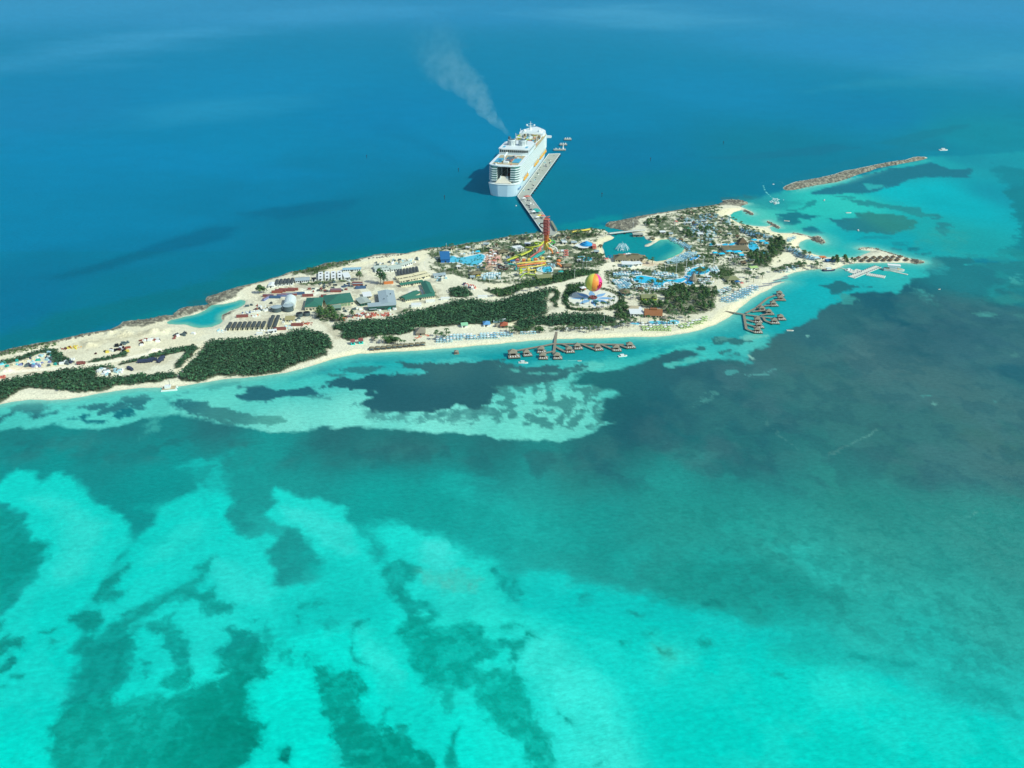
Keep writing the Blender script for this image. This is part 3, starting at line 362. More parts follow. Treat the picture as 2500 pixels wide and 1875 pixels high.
GROUND += [("J600,150 J800,90 J900,60 J880,240 J700,260", "#a8a88c", 1, 3, 3, .6, 1, 2.5, .55), ("A500,1000 A900,960 A950,1060 A600,1090", "#6a6a5c", 2, 4, 6, .6)]
ROCKS = [("A-150,690 A0,680 A400,590 A850,500 A1180,440 A1280,400 A1320,350 A1620,325 A1780,290 A1880,255 A1960,210 B150,880 B260,810 B560,780 B540,720 B600,650 B850,570 B1250,470 B1560,380 B1740,320 B2000,280 C520,430 C830,410 "
   "C1200,320 C1600,300 C1850,245 C2212,215 D500,550 D1000,470 D1450,385 D1780,355 D2000,330 E60,555 E450,530 E640,530 E640,480 E850,420 E1150,355 E1700,270 F400,545 F620,480 F900,470 F1000,520 F900,575 F700,560 F550,575 F150,625 "
   "E1700,310 E1400,355 E1250,400 E1150,430 E1200,480 E1050,560 E960,580 E770,545 E700,520 E690,560 E450,565 E100,590 D2000,380 D1780,395 D1450,430 D1000,515 D700,550 D500,590 D250,610 C1800,300 C1500,350 C1200,365 C1000,415 C830,450 C300,530 C60,600 "
   "B1900,350 B1740,375 B1500,440 B1250,520 B1050,600 B980,700 B700,780 B620,820 B560,850 B300,930 B130,980 A1900,330 A1800,360 A1550,440 A1350,435 A1200,490 A850,550 A640,600 A400,660 A0,760 A-150,780", 0),
  (ROCKISLE, 0), ("F895,618 F930,600 F1050,650 F1070,685 F1000,690", 0), ("F1215,860 F1310,840 F1200,770 F1250,755 F1420,850 F1420,870 F1380,870 F1330,840 F1240,862", 0),
  ("F1530,935 F1600,922 F1750,950 F1840,985 F1920,962 F1970,980 F2020,1030 F2030,1075 F1980,1085 F1900,1055 F1790,975 F1740,962 F1600,938", 0), ("I1640,1305 I1700,1295 I1800,1310 I1810,1335 I1740,1350 I1660,1335", 0),
  ("I1080,1176 I1130,1155 I1250,1168 I1400,1208 I1550,1252 I1700,1296 I1690,1303 I1540,1262 I1390,1222 I1250,1184 I1130,1170 I1100,1180 I1120,1194 I1180,1200 I1330,1215 I1330,1222 I1180,1210 I1100,1200", 0),
  ("I1000,1342 I1300,1330 I1660,1330 I1660,1340 I1300,1340 I1000,1350", 0), ("I680,1405 I720,1430 I790,1425 I900,1380 I880,1365 I780,1405", 0), ("E1225,770 E1350,722 E1290,700 E1245,690 E1240,650 E1225,650 E1235,700 E1330,720 E1225,760", 0), ("B780,960 B800,900 B900,870 B1000,850 B950,900 B830,960 B800,1000", 0)]
MOUNDS = [("A1150,480 A1400,460 A1450,520 A1300,560 A1100,540", 5), ("A850,600 A1000,560 A1100,640 A900,680", 4), ("A1450,500 A1700,440 A1900,440 A1800,520 A1500,540", 4), ("A1550,690 A1700,660 A1800,680 A1600,730", 4), ("A0,860 A200,830 A300,900 A0,940", 3), ("A1020,900 A1200,880 A1200,970 A1050,950", 4), ("A1450,590 A1700,570 A1700,630 A1500,640", 3)]
# ---------------------------------------------------------------- materials
def S(h): return tuple(lin(h))
MATS = {}
def mat(name, h, rough=0.75, var=0.12, scale=0.6, metal=0.0, bump=0.0, spec=0.3, detail=3):
    if name in MATS: return MATS[name]
    m = bpy.data.materials.new(name); m.use_nodes = True; nt = m.node_tree; b = nt.nodes['Principled BSDF']
    b.inputs['Roughness'].default_value = rough; b.inputs['Metallic'].default_value = metal; b.inputs['Specular IOR Level'].default_value = spec
    tc = nt.nodes.new('ShaderNodeTexCoord'); nz = nt.nodes.new('ShaderNodeTexNoise'); nz.inputs['Scale'].default_value = scale; nz.inputs['Detail'].default_value = detail
    nt.links.new(tc.outputs['Object'], nz.inputs['Vector'])
    mx = nt.nodes.new('ShaderNodeMix'); mx.data_type = 'RGBA'; c = S(h) if isinstance(h, str) else h
    mx.inputs[6].default_value = (*[max(0, v*(1-var)) for v in c], 1); mx.inputs[7].default_value = (*[min(1, v*(1+var)) for v in c], 1)
    nt.links.new(nz.outputs['Fac'], mx.inputs[0]); nt.links.new(mx.outputs[2], b.inputs['Base Color'])
    if bump:
        bp = nt.nodes.new('ShaderNodeBump'); bp.inputs['Strength'].default_value = bump; bp.inputs['Distance'].default_value = 0.3
        nt.links.new(nz.outputs['Fac'], bp.inputs['Height']); nt.links.new(bp.outputs[0], b.inputs['Normal'])
    MATS[name] = m; return m
def attr_mat(name, rough, fine, bump, spec, amp=0.25, water=False):
    m = bpy.data.materials.new(name); m.use_nodes = True; nt = m.node_tree; b = nt.nodes['Principled BSDF']; L = nt.links.new
    at = nt.nodes.new('ShaderNodeAttribute'); at.attribute_name = 'tone'
    ge = nt.nodes.new('ShaderNodeNewGeometry')
    mp = nt.nodes.new('ShaderNodeMapping'); mp.inputs['Rotation'].default_value = (0, 0, R(-12 if water else 10)); mp.inputs['Scale'].default_value = (0.8, 1.3, 1) if water else (1, 1, 1)
    L(ge.outputs['Position'], mp.inputs['Vector'])
    n1 = nt.nodes.new('ShaderNodeTexNoise'); n1.inputs['Scale'].default_value = fine; ROUGH = rough; n1.inputs['Detail'].default_value = 6; n1.inputs['Roughness'].default_value = 0.65
    L(mp.outputs[0], n1.inputs['Vector'])
    mr = nt.nodes.new('ShaderNodeMapRange'); mr.inputs['From Min'].default_value = 0.3; mr.inputs['From Max'].default_value = 0.7
    mr.inputs['To Min'].default_value = 1-amp; mr.inputs['To Max'].default_value = 1+amp; L(n1.outputs['Fac'], mr.inputs['Value'])
    vm = nt.nodes.new('ShaderNodeVectorMath'); vm.operation = 'SCALE'; L(at.outputs['Color'], vm.inputs[0]); L(mr.outputs[0], vm.inputs['Scale'])
    L(vm.outputs[0], b.inputs['Base Color'])
    b.inputs['Roughness'].default_value = rough; b.inputs['Specular IOR Level'].default_value = spec
    if water: b.inputs['IOR'].default_value = 1.33
    n2 = nt.nodes.new('ShaderNodeTexNoise'); n2.inputs['Scale'].default_value = 0.42 if water else 0.35; n2.inputs['Detail'].default_value = 5; n2.inputs['Roughness'].default_value = 0.6
    mp2 = nt.nodes.new('ShaderNodeMapping'); mp2.inputs['Rotation'].default_value = (0, 0, R(-25)); mp2.inputs['Scale'].default_value = (0.8, 1.5, 1) if water else (1, 1, 1)
    L(ge.outputs['Position'], mp2.inputs['Vector']); L(mp2.outputs[0], n2.inputs['Vector'])
    bp = nt.nodes.new('ShaderNodeBump'); bp.inputs['Strength'].default_value = bump; bp.inputs['Distance'].default_value = 1.0
    L(n2.outputs['Fac'], bp.inputs['Height']); L(bp.outputs[0], b.inputs['Normal'])
    if water:   # light coming back from below plus a tinted mirror of the sky that grows toward grazing angles
        df = nt.nodes.new('ShaderNodeBsdfDiffuse'); gl = nt.nodes.new('ShaderNodeBsdfAnisotropic'); fr = nt.nodes.new('ShaderNodeFresnel'); fr.inputs['IOR'].default_value = 1.33
        gl.inputs['Color'].default_value = (.08, .58, .66, 1); gl.inputs['Roughness'].default_value = .28
        ms = nt.nodes.new('ShaderNodeMixShader'); k = nt.nodes.new('ShaderNodeMath'); k.operation = 'MULTIPLY'; k.inputs[1].default_value = .16
        L(vm.outputs[0], df.inputs['Color']); L(bp.outputs[0], df.inputs['Normal']); L(bp.outputs[0], gl.inputs['Normal']); L(fr.outputs[0], k.inputs[0]); L(k.outputs[0], ms.inputs[0])
        L(df.outputs[0], ms.inputs[1]); L(gl.outputs[0], ms.inputs[2]); L(ms.outputs[0], nt.nodes['Material Output'].inputs['Surface'])
    return m
def grid_mesh(name, X, Y, Z, C, material, keep=None):
    r, c = X.shape; co = np.stack([X, Y, Z], -1).reshape(-1, 3)
    i = np.arange(r-1)[:, None]*c + np.arange(c-1)[None, :]
    q = np.stack([i, i+1, i+c+1, i+c], -1).reshape(-1, 4)
    if keep is not None:
        q = q[keep.reshape(-1)]
        used = np.zeros(r*c, bool); used[q.reshape(-1)] = True; mp = np.cumsum(used)-1
        co = co[used]; q = mp[q]; C = C.reshape(-1, 3)[used]
    me = bpy.data.meshes.new(name); me.vertices.add(len(co)); me.vertices.foreach_set('co', co.astype(np.float32).reshape(-1))
    me.loops.add(q.size); me.loops.foreach_set('vertex_index', q.reshape(-1).astype(np.int32))
    me.polygons.add(len(q)); me.polygons.foreach_set('loop_start', (np.arange(len(q))*4).astype(np.int32))
    me.polygons.foreach_set('use_smooth', np.ones(len(q), bool))
    me.update(calc_edges=True)
    ca = me.color_attributes.new('tone', 'FLOAT_COLOR', 'POINT')
    ca.data.foreach_set('color', np.concatenate([C.reshape(-1, 3), np.ones((len(co), 1))], 1).astype(np.float32).reshape(-1))
    me.materials.append(material)
    o = bpy.data.objects.new(name, me); col.objects.link(o); return o
def fan(xs, ys):
    """world points of a level-of-detail grid, finer near the island"""
    b = (ys-937.5)/FPX; t = CAM_H/(SP+b*CP); yy = (CP-b*SP)*t
    a = (xs-1250)/FPX
    return a[None, :]*t[:, None], np.repeat(yy[:, None], len(xs), 1)
# ---------------------------------------------------------------- the sea
WK = np.array([1.0, .93, .87])   # water albedo factor
ysea = np.concatenate([np.array([-112, -111, -109.5, -107, -104, -100, -94, -86, -76, -62, -45, -25]), np.arange(-10, 1960, 3.4), np.arange(1970, 2900, 60)])
xsea = np.concatenate([-np.array([9000, 6000, 4000, 2600, 1700, 1100, 850.]), np.arange(-700, -180, 8), np.arange(-180, 2690, 3.4), np.arange(2690, 3300, 8), np.array([ 3450, 3700, 4200, 5100, 6500, 8500, 11500.])])
X, Y = fan(xsea, ysea)
Cw = idw(X, Y, SEA_BASE)
mo = 0.93+0.14*fbm(X, Y*1.4, 45, 5, 21)+0.10*(fbm(X, Y*1.6, 9, 4, 22)-.5)
# warp the ground positions a little so that every edge of the sea bed is ragged at several scales
def wob(s, k, seed): return k*2*(fbm(X, Y, s, 3, seed)-.5)
XW = X+wob(26, 5, 31)+wob(6.5, 2.6, 33)+wob(1.9, 1.0, 35); YW = Y+wob(26, 5, 32)+wob(6.5, 2.6, 34)+wob(1.9, 1.0, 36)
fg = [k for k, a in enumerate(SEA) if a[0].startswith('S-60,100')][0]
for k, a in enumerate(SEA):
    a = list(a)
    if k >= fg:
        h_ = a[:8]; h_[2] = a[2]+4.5; h_[3] = 1; h_[5] = .34; h_ = h_[:6]; paint(XW, YW, Cw, *h_, seed=1+k%13)
        a[2] = a[2]*1.5+.5; a[3] = a[3]*.8; a = a+[.3, 2.2, .41][0:3] if len(a) == 6 else a
    paint(XW, YW, Cw, *a, seed=1+k%13)
    if k >= fg and SEA[k][2] < 3 and SEA[k][1] not in ('#1cd8c8', '#4ac8b6'): paint(XW, YW, Cw, a[0], '#00806f', 2.4, 2, 6, .38, 1, 5, .48, seed=3+k%7)
dk = np.clip((.30-Cw[..., 1])/.14, 0, 1)*(Y < 1080)*np.clip((Y-430)/150, 0, 1)
Cw = Cw*(1+dk[..., None]*np.array([.24, -.03, -.10]))
coast = [GP(ISLAND), GP(ROCKISLE)]; LAG = GP(LAGOON); PND = GP(POND)
def landsd(x, y):
    d = sdist(x, y, coast[0]); d = np.maximum(d, sdist(x, y, coast[1]))
    return np.minimum(np.minimum(d, -sdist(x, y, LAG)), -sdist(x, y, PND))
Cw = Cw*mo[..., None]
near = (Y > 560)&(Y < 1750)&(abs(X) < 700)
xn, yn = X[near], Y[near]
ld = landsd(xn, yn) + 2.0*(fbm(xn, yn, 9, 4, 3)-.5)
lg = sdist(xn, yn, LAG); pd = sdist(xn, yn, PND)
c = Cw[near]
def mixin(c, m, h): m = np.clip(m, 0, 1)[:, None]; return c*(1-m) + lin(h)*m
c = mixin(c, np.clip((lg+3)/6, 0, 1), '#0a949a'); m_ = (lg > -2)
c = mixin(c, m_*np.clip(1-(lg)/16, 0, 1)*np.clip((xn-G('E1250,700').x)/25, 0, 1), '#66ccb4')
c = mixin(c, np.clip((pd+3)/6, 0, 1), '#10a8ac')
c = mixin(c, (pd > -2)*np.clip(1-(pd)/9, 0, 1), '#7cc8ac')
south = (lg < -4)&(pd < -4)&(sdist(xn, yn, GP('O-400,830 A400,900 B1000,1200 C1000,1100 D1500,1200 E1500,900 F900,700 F880,560 F1000,520 F1150,560 I500,520 I2300,160 O2900,800 O2700,1900 O-500,1900')) > 0)
c = mixin(c, south*np.clip(1+ld/10, 0, 1)**1.6*.95, '#b4e6cc'); c = mixin(c, south*np.clip(1+ld/26, 0, 1)*.6, '#66ccbe')
Cw[near] = c
water_m = attr_mat('sea_water', 0.30, 0.26, 0.42, 0.02, 0.15, True)
sea = grid_mesh('sea', X, Y, np.zeros_like(X), Cw*(WK if False else np.where((Y < 1050)[..., None], WK, np.array([1.0, .94, .87]))), water_m); sea['kind'] = 'structure'
# ---------------------------------------------------------------- the island ground
yg = np.arange(360, 1035, 1.7); xg = np.arange(-190, 2330, 2.1)
X, Y = fan(xg, yg)
SD = landsd(X, Y); n1 = fbm(X, Y, 9, 5, 2); n2 = fbm(X, Y, 3.2, 4, 5); n3 = fbm(X, Y, 30, 4, 8)
SDn = SD + 3.0*(n1-.5)
ROCKY = [ISLAND.split('E690')[0]]  # the north shore
Cg = np.ones(X.shape+(3,))*lin('#d2ceb2'); Cg = Cg*(0.90+0.2*n3[..., None])
rock = np.zeros(X.shape); ZP[0] = 1.6
for k, (a, h, s, am, sc, op, *t) in enumerate(GROUND): paint(X, Y, Cg, a, h, s, am, sc, op, *t, seed=2+k%11)
for a, wd in ROCKS:
    pl = GP(a); sd = sdist(X, Y, pl)+4*(n1-.5); rock = np.maximum(rock, np.clip(sd/2, 0, 1))
rock *= (SD > -6)
rc = lin('#6e6c58')[None, None]*(1-n2[..., None]*0) ; rmix = np.clip((n2-.38)/.3, 0, 1)[..., None]
rcol = lin('#4a4a40')*(1-rmix) + lin('#96937e')*rmix
rcol = rcol*(0.7+0.6*fbm(X, Y, 1.7, 3, 9)[..., None])
Cg = Cg*(1-rock[..., None]*.92) + rcol*rock[..., None]*.92
wet = np.clip(1-SDn/3.0, 0, 1)*(1-rock); Cg = Cg*(1-.22*wet[..., None])
weed = np.exp(-((SDn-7.5-3*n3)/.9)**2)*np.clip((n2-.42)*6, 0, 1)*(1-rock); Cg = Cg*(1-.22*weed[..., None])
edge = np.clip(1-np.abs(SDn)/2.5, 0, 1)*rock; Cg = Cg*(1-.45*edge[..., None])
Z = np.where(SDn > 0, np.minimum(SDn*0.16, 1.6)+np.minimum(SDn*.01, .5), SDn*0.3)
Z = Z + rock*np.clip(SDn/4, 0, 1)*(n2*2.6-.6) + np.clip(SDn/10, 0, 1)*(n3-.5)*.8
for pl, hh in MOUNDS:
    sd = sdist(X, Y, GP(pl)); Z = Z + np.clip(sd/8, 0, 1)*hh*fbm(X, Y, 11, 4, 4)**1.5*2
Z = np.maximum(Z, -3)
kv = SD > -9; keep = kv[:-1, :-1]|kv[1:, :-1]|kv[:-1, 1:]|kv[1:, 1:]
ground_m = attr_mat('island_ground', 0.9, 0.8, 0.6, 0.15, 0.26)
Cg = np.clip(Cg*1.2, 0, .92)
ground = grid_mesh('ground', X, Y, Z, Cg, ground_m, keep); ground['kind'] = 'structure'
ZG_X, ZG_Y = xg, yg; ZG = Z
def gz(x, y):
    """height of the ground at a world point"""
    zax = y*CP + CAM_H*SP; b = (CAM_H*CP - y*SP)/zax
    i = int(round((937.5+b*FPX-yg[0])/1.7)); j = int(round((1250+FPX*x/zax-xg[0])/2.1))
    if 0 <= i < ZG.shape[0] and 0 <= j < ZG.shape[1]: return max(float(ZG[i, j]), 0.0)
    return 0.0
# ---------------------------------------------------------------- mesh kit
class MB:
    def __init__(s): s.v = []; s.f = []; s.m = []
    def add(s, vs, fs, m=0):
        o = len(s.v); s.v += [tuple(p) for p in vs]; s.f += [tuple(i+o for i in f) for f in fs]; s.m += [m]*len(fs); return s
    def box(s, x, y, z, sx, sy, sz, rot=0, m=0, top=1.0):
        """centre x,y, base z"""
        c, n = math.cos(rot), math.sin(rot); vs = []
        for k, (h, t) in enumerate(((0, 1), (sz, top))):
            for a, b in ((-1, -1), (1, -1), (1, 1), (-1, 1)):
                u, v = a*sx/2*t, b*sy/2*t; vs.append((x+u*c-v*n, y+u*n+v*c, z+h))
        return s.add(vs, [(3, 2, 1, 0), (4, 5, 6, 7), (0, 1, 5, 4), (1, 2, 6, 5), (2, 3, 7, 6), (3, 0, 4, 7)], m)
    def prism(s, P, z0, z1, m=0, ms=None):
        n = len(P); a = sum(P[i][0]*P[(i+1) % n][1]-P[(i+1) % n][0]*P[i][1] for i in range(n))
        if a < 0: P = P[::-1]
        vs = [(p[0], p[1], z0) for p in P]+[(p[0], p[1], z1) for p in P]
        s.add(vs, [tuple(range(n, 2*n))], m)
        return s.add(vs, [(i, (i+1) % n, n+(i+1) % n, n+i) for i in range(n)]+[tuple(range(n-1, -1, -1))], m if ms is None else ms)
    def cyl(s, x, y, z, r, h, n=10, r2=None, m=0, cap=True):
        r2 = r if r2 is None else r2
        vs = [(x+r*math.cos(2*math.pi*i/n), y+r*math.sin(2*math.pi*i/n), z) for i in range(n)]+[(x+r2*math.cos(2*math.pi*i/n), y+r2*math.sin(2*math.pi*i/n), z+h) for i in range(n)]
        fs = [(i, (i+1) % n, n+(i+1) % n, n+i) for i in range(n)]
        if cap: fs += [tuple(range(n, 2*n)), tuple(range(n-1, -1, -1))]
        return s.add(vs, fs, m)
    def tube(s, P, r, n=6, m=0, r2=None):
        P = [Vector(p) for p in P]; k = len(P); vs = []; fs = []
        for i, p in enumerate(P):
            t = (P[min(i+1, k-1)]-P[max(i-1, 0)]).normalized(); u = t.cross(Vector((0, 0, 1)))
            u = Vector((1, 0, 0)) if u.length < 1e-3 else u.normalized(); w = u.cross(t)
            rr = r if r2 is None else r+(r2-r)*i/(k-1)
            vs += [p+(u*math.cos(2*math.pi*j/n)+w*math.sin(2*math.pi*j/n))*rr for j in range(n)]
        for i in range(k-1): fs += [(i*n+j, i*n+(j+1) % n, (i+1)*n+(j+1) % n, (i+1)*n+j) for j in range(n)]
        fs += [tuple(range(n-1, -1, -1)), tuple(range((k-1)*n, k*n))]
        return s.add(vs, fs, m)
    def ell(s, x, y, z, rx, ry, rz, n=12, k=8, lo=-1.0, m=0):
        vs = []; fs = []; a0 = math.asin(lo)
        for i in range(k+1):
            a = a0+(math.pi/2-a0)*i/k
            vs += [(x+rx*math.cos(a)*math.cos(2*math.pi*j/n), y+ry*math.cos(a)*math.sin(2*math.pi*j/n), z+rz*math.sin(a)) for j in range(n)]
        for i in range(k): fs += [(i*n+j, i*n+(j+1) % n, (i+1)*n+(j+1) % n, (i+1)*n+j) for j in range(n)]
        return s.add(vs, fs, m)
    def roof(s, kind, x0, y0, x1, y1, z, h, ov=0.6, m=0):
        x0 -= ov; y0 -= ov; x1 += ov; y1 += ov; cx, cy = (x0+x1)/2, (y0+y1)/2; w, d = x1-x0, y1-y0; t = 0.25
        base = [(x0, y0, z), (x1, y0, z), (x1, y1, z), (x0, y1, z)]
        if kind == 'hip':
            if w > d: r = [(x0+d/2, cy, z+h), (x1-d/2, cy, z+h)]; f = [(0, 1, 5, 4), (1, 2, 5), (2, 3, 4, 5), (3, 0, 4)]
            else: r = [(cx, y0+w/2, z+h), (cx, y1-w/2, z+h)]; f = [(0, 1, 4), (1, 2, 5, 4), (2, 3, 5), (3, 0, 4, 5)]
            return s.add(base+r, f+[(3, 2, 1, 0)], m)
        if kind == 'gable': return s.add(base+[(x0, cy, z+h), (x1, cy, z+h)], [(0, 1, 5, 4), (1, 2, 5), (2, 3, 4, 5), (3, 0, 4), (3, 2, 1, 0)], m)
        if kind == 'gabley': return s.add(base+[(cx, y0, z+h), (cx, y1, z+h)], [(0, 1, 4), (1, 2, 5, 4), (2, 3, 5), (3, 0, 4, 5), (3, 2, 1, 0)], m)
        if kind == 'pyramid': return s.add(base+[(cx, cy, z+h)], [(0, 1, 4), (1, 2, 4), (2, 3, 4), (3, 0, 4), (3, 2, 1, 0)], m)
        if kind == 'shed': return s.add(base+[(x0, y0, z+t), (x1, y0, z+t), (x1, y1, z+h), (x0, y1, z+h)], [(4, 5, 6, 7), (0, 1, 5, 4), (1, 2, 6, 5), (2, 3, 7, 6), (3, 0, 4, 7), (3, 2, 1, 0)], m)
        if kind == 'barrel':
            n = 10; vs = []
            for i in range(n+1):
                a = math.pi*i/n; vs += [(cx-w/2*math.cos(a), y0, z+h*math.sin(a)), (cx-w/2*math.cos(a), y1, z+h*math.sin(a))]
            return s.add(vs, [(2*i, 2*i+1, 2*i+3, 2*i+2)[::-1] for i in range(n)]+[tuple(range(0, 2*n+2, 2))[::-1], tuple(range(1, 2*n+2, 2))], m)
        return s.box(cx, cy, z, w, d, max(h, .3), 0, m)
    def mesh(s, name, mats, smooth=False):
        me = bpy.data.meshes.new(name); me.from_pydata(s.v, [], s.f); ms = mats if isinstance(mats, (list, tuple)) else [mats]
        for q in ms: me.materials.append(q)
        me.polygons.foreach_set('material_index', [min(i, len(ms)-1) for i in s.m])
        if smooth: me.polygons.foreach_set('use_smooth', [True]*len(me.polygons))
        me.update(); return me
    def build(s, name, mats, parent=None, smooth=False):
        o = bpy.data.objects.new(name, s.mesh(name, mats, smooth)); col.objects.link(o)
        if parent is not None: o.parent = parent
        return o
def tag(o, label, cat, group=None, kind=None):
    if label: o['label'] = label
    if cat: o['category'] = cat
    if group: o['group'] = group
    if kind: o['kind'] = kind
    return o
def thing(name, label, cat, loc=(0, 0, 0), rot=0, group=None):
    o = bpy.data.objects.new(name, None); o.empty_display_size = 0.5; col.objects.link(o); o.location = loc; o.rotation_euler = (0, 0, rot)
    return tag(o, label, cat, group)
def dup(root, loc=None, rot=None, label=None, group=None, scale=None):
    r = root.copy(); col.objects.link(r)
    if loc is not None: r.location = loc
    if rot is not None: r.rotation_euler = (0, 0, rot)
    if scale: r.scale = (scale,)*3
    if label: r['label'] = label
    if group: r['group'] = group
    for c in list(root.children):
        d = c.copy(); col.objects.link(d); d.parent = r
        for g in c.children: e = g.copy(); col.objects.link(e); e.parent = d
    return r
def at(s, dz=0.0):
    """ground position under a traced place"""
    g = G(s, 1.6); return Vector((g.x, g.y, gz(g.x, g.y)+dz))
rnd = random.Random(11)
def inside(poly, x, y):
    c = False; n = len(poly)
    for i in range(n):
        a, b = poly[i], poly[(i+1) % n]
        if (a[1] > y) != (b[1] > y) and x < (b[0]-a[0])*(y-a[1])/(b[1]-a[1])+a[0]: c = not c
    return c
def scatter(poly, n, mind=0.0, zz=1.6):
    P = GP(poly, zz) if isinstance(poly, str) else poly; out = []
    x0 = min(p[0] for p in P); x1 = max(p[0] for p in P); y0 = min(p[1] for p in P); y1 = max(p[1] for p in P); tries = 0
    while len(out) < n and tries < n*30:
        tries += 1; x = rnd.uniform(x0, x1); y = rnd.uniform(y0, y1)
        if inside(P, x, y) and (mind == 0 or all((x-a)**2+(y-b)**2 > mind*mind for a, b in out[-400:])): out.append((x, y))
    return out
# colours of the place
white = mat('white_paint', '#e6eae4', .5, .05); cream = mat('cream_wall', '#dcd6b8', .8, .06); concrete = mat('pale_concrete', '#a9ada0', .9, .22, .12, detail=6)
greenroof = mat('green_roof', '#35715e', .6, .10, .3); greyroof = mat('grey_metal_roof', '#9fb0b2', .45, .08, .3); greenwall = mat('green_wall', '#2f5f52', .7, .1)
brownroof = mat('brown_roof', '#7a7358', .85, .16, .5); thatch = mat('thatch', '#8c8674', .95, .25, 1.5); darkthatch = mat('dark_thatch', '#6a5c46', .95, .25, 1.5); timber = mat('timber_deck', '#8c8472', .9, .18, .8)
darkroof = mat('dark_grey_roof', '#4a5250', .7, .12, .5); black = mat('black_rubber', '#1c2224', .7, .1); glass = mat('dark_glass', '#25373c', .15, .2, .3, spec=.6); tank_m = mat('tank_steel', '#56686a', .5, .12, .4)
redc = mat('red_steel', '#8a524c', .6, .18, .6); bluec = mat('blue_steel', '#466484', .6, .18, .6); orange = mat('orange_plastic', '#d68048', .5, .1); yellow = mat('yellow_plastic', '#d8c656', .5, .1); lime = mat('lime_plastic', '#aac83e', .5, .1)
teal = mat('teal_plastic', '#2ba59a', .5, .1); pinkred = mat('coral_plastic', '#cc7666', .5, .1); red = mat('tower_red', '#bd6a64', .55, .12, .5); maroon = mat('maroon_tube', '#4a2c2a', .5, .1); green = mat('green_plastic', '#48b05a', .5, .1)
skyblue = mat('sky_blue_cloth', '#2aa0dc', .7, .08); cyan = mat('cyan_canopy', '#22c0e0', .7, .1); royal = mat('royal_blue_roof', '#2a6a9c', .6, .08); paleblue = mat('pale_blue_cloth', '#abd2d8', .8, .12, .9); midblue = mat('mid_blue_cloth', '#74acc4', .8, .12)
limecloth = mat('lime_cloth', '#a6c47c', .8, .1); leaf = mat('leaf', '#3a5c3c', .9, .42, .35, spec=.1); leafd = mat('mangrove_leaf', '#3a5c44', .9, .42, .22, spec=.1); palmleaf = mat('palm_leaf', '#41613c', .8, .35, .6, spec=.15); bark = mat('bark', '#8a8270', .95, .2, 1)
grassm = mat('lawn', '#64743c', .95, .15, .3); hedge_m = mat('hedge_leaf', '#46613c', .95, .42, .4, spec=.1); sandbag = mat('sand_heap', '#d8cfae', .95, .08); pooltile = mat('pool_water', '#22c4e4', .15, .10, .25, spec=.5); poolpale = mat('pale_pool_water', '#6cd4e4', .15, .12, .2, spec=.5)
pooldeep = mat('deep_pool_water', '#1a9ed8', .15, .12, .2, spec=.5); boulder = mat('boulder', '#6e6c60', .95, .3, .8)
# ---------------------------------------------------------------- buildings
def building(name, cat, label, a, b, depth, wh, kind, rh, wm, rm, nwin=0, door=True, ov=0.6, group=None, wmat=None, base=0.0):
    A, B = at(a), at(b); w = (B-A).length; rot = math.atan2(B.y-A.y, B.x-A.x)
    z = min(A.z, B.z)-0.3
    t = thing(name, label, cat, (A.x, A.y, z), rot, group)
    if wh > 0: MB().box(w/2, depth/2, 0, w, depth, wh+.3+base).build('wall', wm, t)
    r = MB().roof(kind, 0, 0, w, depth, wh+.3+base, rh, ov)
    if kind in ('hip', 'gable', 'gabley', 'shed') and rh > .5: r.box(w/2, depth/2, wh+.15+base, w+2*ov+.1, depth+2*ov+.1, .14)
    r.build('roof', rm, t)
    if door and wh > 2: MB().box(w*.5 if nwin % 2 == 0 else w*.35, -0.04, .3, 1.6, .12, 2.4).build('door', glass if wmat is None else wmat, t)
    for i in range(nwin):
        u = w*(i+.5)/nwin
        if abs(u-w*.5) < 1.2 and nwin % 2 == 0: continue
        MB().box(u, -0.04, 1.5, min(1.8, w/nwin*.55), .12, 1.4).build('window', glass, t)
    return t, w, rot
B_ = building
B_('warehouse', 'warehouse', 'cream store house under a dark green hipped roof beside the white vaulted shed', 'C252,1105', 'C475,1095', 27, 4.5, 'hip', 3.4, cream, greenroof, 5)
t, w, _ = B_('warehouse', 'warehouse', 'longest cream building with a wide dark green roof in the middle of the work yard', 'C545,1070', 'C905,1030', 29, 4.2, 'hip', 4.2, cream, greenroof, 9)
for k in range(3): MB().box(w*.58+k*3.6, -.05, .6, 3.0, .14, 3.2).build('roller_door', mat('sage_door', '#86a07c', .7, .1), t)
t, w, _ = B_('hall', 'hall', 'large hall with pale grey metal roof behind the green walled workshop', 'C1265,1075', 'C1478,1060', 40, 5.2, 'gabley', 1.6, mat('grey_wall', '#7d8c8a', .7, .1), greyroof, 0)
for q in range(3): MB().box(w*.3+q*4, 12+q*7, 6.6, 1.2, 1.2, .9).build('roof_vent', tank_m, t)
t, w, _ = B_('workshop', 'workshop', 'long green walled workshop with a grey lean-to roof in front of the metal hall', 'C1108,1108', 'C1475,1082', 9, 5, 'shed', .8, greenwall, greyroof, 8)
MB().box(w*.16, -1.2, 2.6, 8, 2.4, .18).build('awning', greyroof, t)
B_('shed', 'shed', 'small green shed with sloping roof set against the longest green roofed building', 'C622,1110', 'C735,1100', 7, 3, 'shed', 1.2, greenwall, mat('sage_roof', '#7f9a88', .6, .1), 2)
B_('shed', 'shed', 'pale grey roofed shed between the long green roof and the metal hall', 'C1000,1045', 'C1140,1020', 16, 3.4, 'gabley', 1.4, greenwall, mat('pale_roof', '#a8b4a8', .6, .1), 2)
B_('shed', 'shed', 'white flat roofed annex behind the pale grey shed', 'C1045,950', 'C1150,940', 14, 3, 'flat', .35, cream, white, 2)
